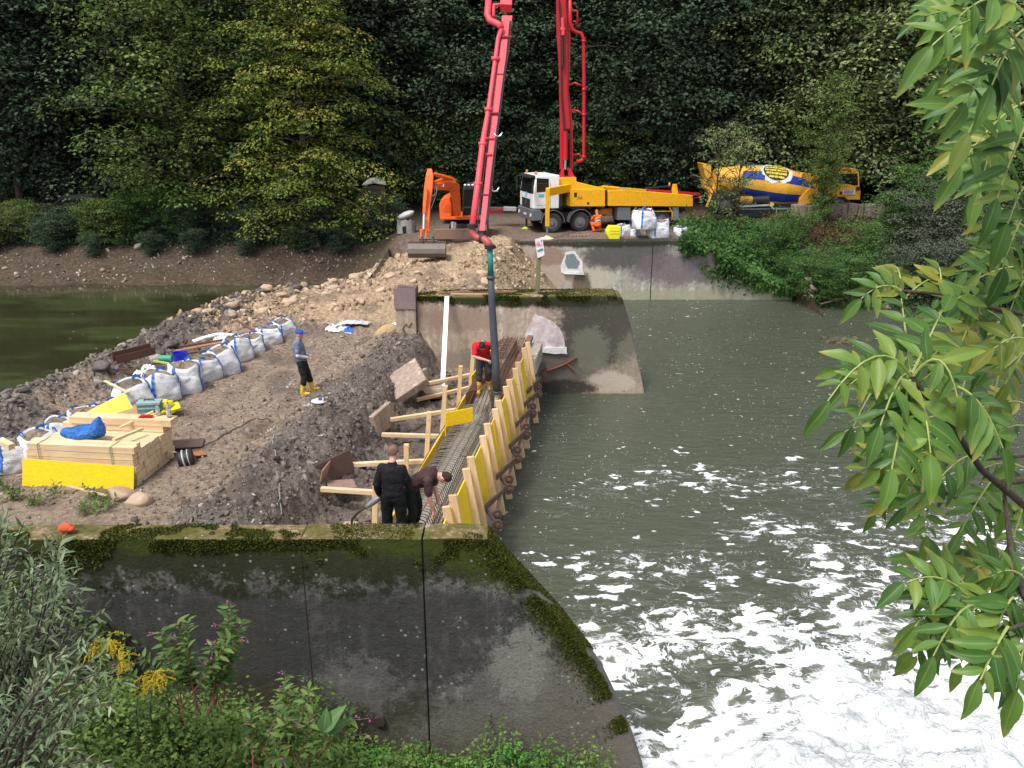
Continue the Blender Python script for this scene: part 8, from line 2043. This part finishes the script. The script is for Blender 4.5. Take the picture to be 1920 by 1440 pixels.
fw = np.stack([g.normal(0, .5, n), g.normal(0, .5, n), np.ones(n)], 1); R = frames(fw, g.normal(size=(n, 3))) * g.uniform(.25, .6, n)[:, None, None]
V, F, r = inst(bv, bf, R, np.stack([x, y, z], 1), g.random(n)); tag(np_mesh('grass', V, F, U1, None, {'rnd': r, 'clump': r}), 'long grass blades among the undergrowth at the near wall', 'grass', kind='stuff')
# ---- balsam with pink flowers
BALM = leaf_mat('balsam_leaf', [(.05, (.05, .11, .03)), (.5, (.10, .19, .05)), (.9, (.19, .27, .07))], (.22, .3, .1), .3, .45, (.35, .22, .06))
BLEAF = leaflet(6, .17, .2, .25); STR = paint('stem_red', (.22, .085, .06), .5, 0, .2); PINK = paint('petal_pink', (.42, .10, .27), .6, 0, .1)
def balsam(px_top, py_top, px_b, py_b, D, seed, label, flowers=9, width=.35):
    g = np.random.default_rng(seed); T = DP(px_top, py_top, D); B = DP(px_b, py_b, D); tips = [T]
    for k_ in range(5): t = g.uniform(.45, .95); tips.append(B.lerp(T, t) + Vector((g.normal(0, width * .55), g.normal(0, .15), g.uniform(0, .12))))
    r = shoots_plant('balsam_plant', B, tips, 46, .115, BALM, label, 'plant', seed, BLEAF, STR, .02, .007, .9, .8, (.35, 1.0))
    mb = MB()
    for k_ in range(flowers):
        tp = tips[int(g.integers(0, len(tips)))]; c = tp + Vector((g.normal(0, .07), g.normal(0, .05), -abs(g.normal(0, .10))))
        mb.tube([tp - Vector((0, 0, .05)), c + Vector((0, 0, .03))], .002, 4); 
        for j in range(3): mb.ell(c + Vector(g.normal(0, .010, 3)), (g.uniform(.006, .013), .006, g.uniform(.006, .012)), 7, 5)
    mb.build('blossoms', PINK, r, world=True); return r
balsam(432, 1128, 395, 1330, 7.9, 1, 'tall balsam with red stem and pink flowers before the dark near wall', 12)
balsam(352, 1160, 372, 1330, 7.8, 2, 'balsam with pink flowers left of the tallest one', 12)
balsam(300, 1180, 330, 1330, 7.7, 3, 'balsam with purple-pink flowers and a yellowing stem, leftmost of its kind', 9)
balsam(530, 1285, 545, 1420, 7.8, 4, 'balsam with pink flowers low in front of the wall, beside the broad pale leaf', 10, .45)
balsam(590, 1330, 575, 1430, 7.7, 5, 'shorter balsam with pink flowers right of the low one', 12, .4)
balsam(470, 1345, 480, 1440, 7.5, 6, 'small balsam between the tall and the low group', 8, .4)
# ---- goldenrod
GOLD = paint('goldenrod_yellow', (.55, .42, .02), .8, 0, .2)
def goldenrod(px, py, D, seed, label):
    g = np.random.default_rng(seed); T = DP(px, py, D); B = T + Vector((-.15, 0, -.55)); r = shoots_plant('goldenrod', B, [T], 55, .07, BALM, label, 'plant', seed, WLEAF, TWG, .05, .006, .9, .4, (.1, .75))
    mb = MB(); P = []
    for k_ in range(13):
        d = Vector((g.uniform(-.2, 1), g.normal(0, .5), 0)).normalized(); L = g.uniform(.07, .17); s = T - Vector((0, 0, g.uniform(0, .14)))
        pts = [s + d * L * t + Vector((0, 0, .06 * t - .12 * t * t)) for t in np.linspace(0, 1, 5)]; mb.tube(pts, .003, 4)
        for t in np.linspace(.1, 1, 11):
            f = t * 4; j = min(3, int(f)); p = pts[j].lerp(pts[j + 1], f - j); mb.ell(p + Vector(g.normal(0, .006, 3)) + Vector((0, 0, .006)), g.uniform(.005, .009), 5, 4)
    mb.build('flower_plume', GOLD, r, world=True); return r
goldenrod(200, 1190, 7.2, 21, 'goldenrod with a drooping yellow plume beside the willow'); goldenrod(222, 1225, 7.1, 22, 'goldenrod plume just below the one beside the willow')
goldenrod(290, 1258, 7.0, 23, 'brightest goldenrod plume, below the leftmost balsam'); goldenrod(175, 1205, 7.3, 24, 'pale goldenrod plume at the edge of the willow'); goldenrod(268, 1262, 7.05, 25, 'small goldenrod plume left of the brightest one')
# ---- broad pale leaf and light green fern-like leaf
bl = DP(608, 1375, 7.6); r = empty('butterbur', bl, 'broad pale green leaf standing up beside the pink balsams', 'plant')
inst_leaves('leaf_blade', leaflet(8, .22, .25, .3), [bl + Vector((0, 0, .02)), bl, bl + Vector((.02, 0, 0))], [(.45, 0, .8), (.1, -.1, .9), (.6, .2, .35)], [(-.6, -.6, .4), (0, -1, .3), (-.3, -.7, .6)], [.32, .26, .24], leaf_mat('butterbur_leaf', [(0, (.10, .20, .07)), (1, (.18, .30, .12))], (.3, .4, .2)), r).matrix_parent_inverse = parent_inv(r)
# ---- weeds on the causeway next to the timber stack
g = np.random.default_rng(98)
for i, (px, py, lab, n_) in enumerate(((20, 925, 'weed tuft at the left edge below the bags', 9), (60, 935, 'weed tuft second from the left edge on the earth', 8), (98, 925, 'tall pale weed in front of the leaning yellow board', 5), (172, 925, 'weed with upright leaves in front of the yellow board', 6), (192, 945, 'leafy weed beside the tan boulders', 8), (150, 945, 'low weed behind the near wall, left of the boulders', 7), (5, 905, 'weed at the picture edge beside the leftmost bag', 6))):
    w = PZ(px, py, 1.45); z = gz(w.x, w.y); tips = [Vector((w.x, w.y, z)) + Vector((g.normal(0, .14), g.normal(0, .12), g.uniform(.12, .36))) for _ in range(n_)]
    shoots_plant('weed', (w.x, w.y, z), tips, 34, .10, BALM, lab, 'weed', 200 + i, BLEAF, TWG, .05, .004, .8, .3, (.2, 1))
# ivy growing up the left part of the near wall
g = np.random.default_rng(99); n = 9000; x = g.uniform(-9, -3.1, n); z = 1.2 + g.uniform(0, 2.0, n); keep = (fbm(x * 1.1, z * 1.2, 4) > .40 + .10 * (x + 5)) & (z < 3.1 - .9 * np.clip(x + 5.6, 0, 3))
P_ = np.stack([x, YF - .03 - g.exponential(.07, n), z], 1)[keep]
cover('wall_creeper', P_, np.tile([[0, -1, .4]], (len(P_), 1)), .075, F_MID, 'dark green creeper on the left part of the near wall', 8)
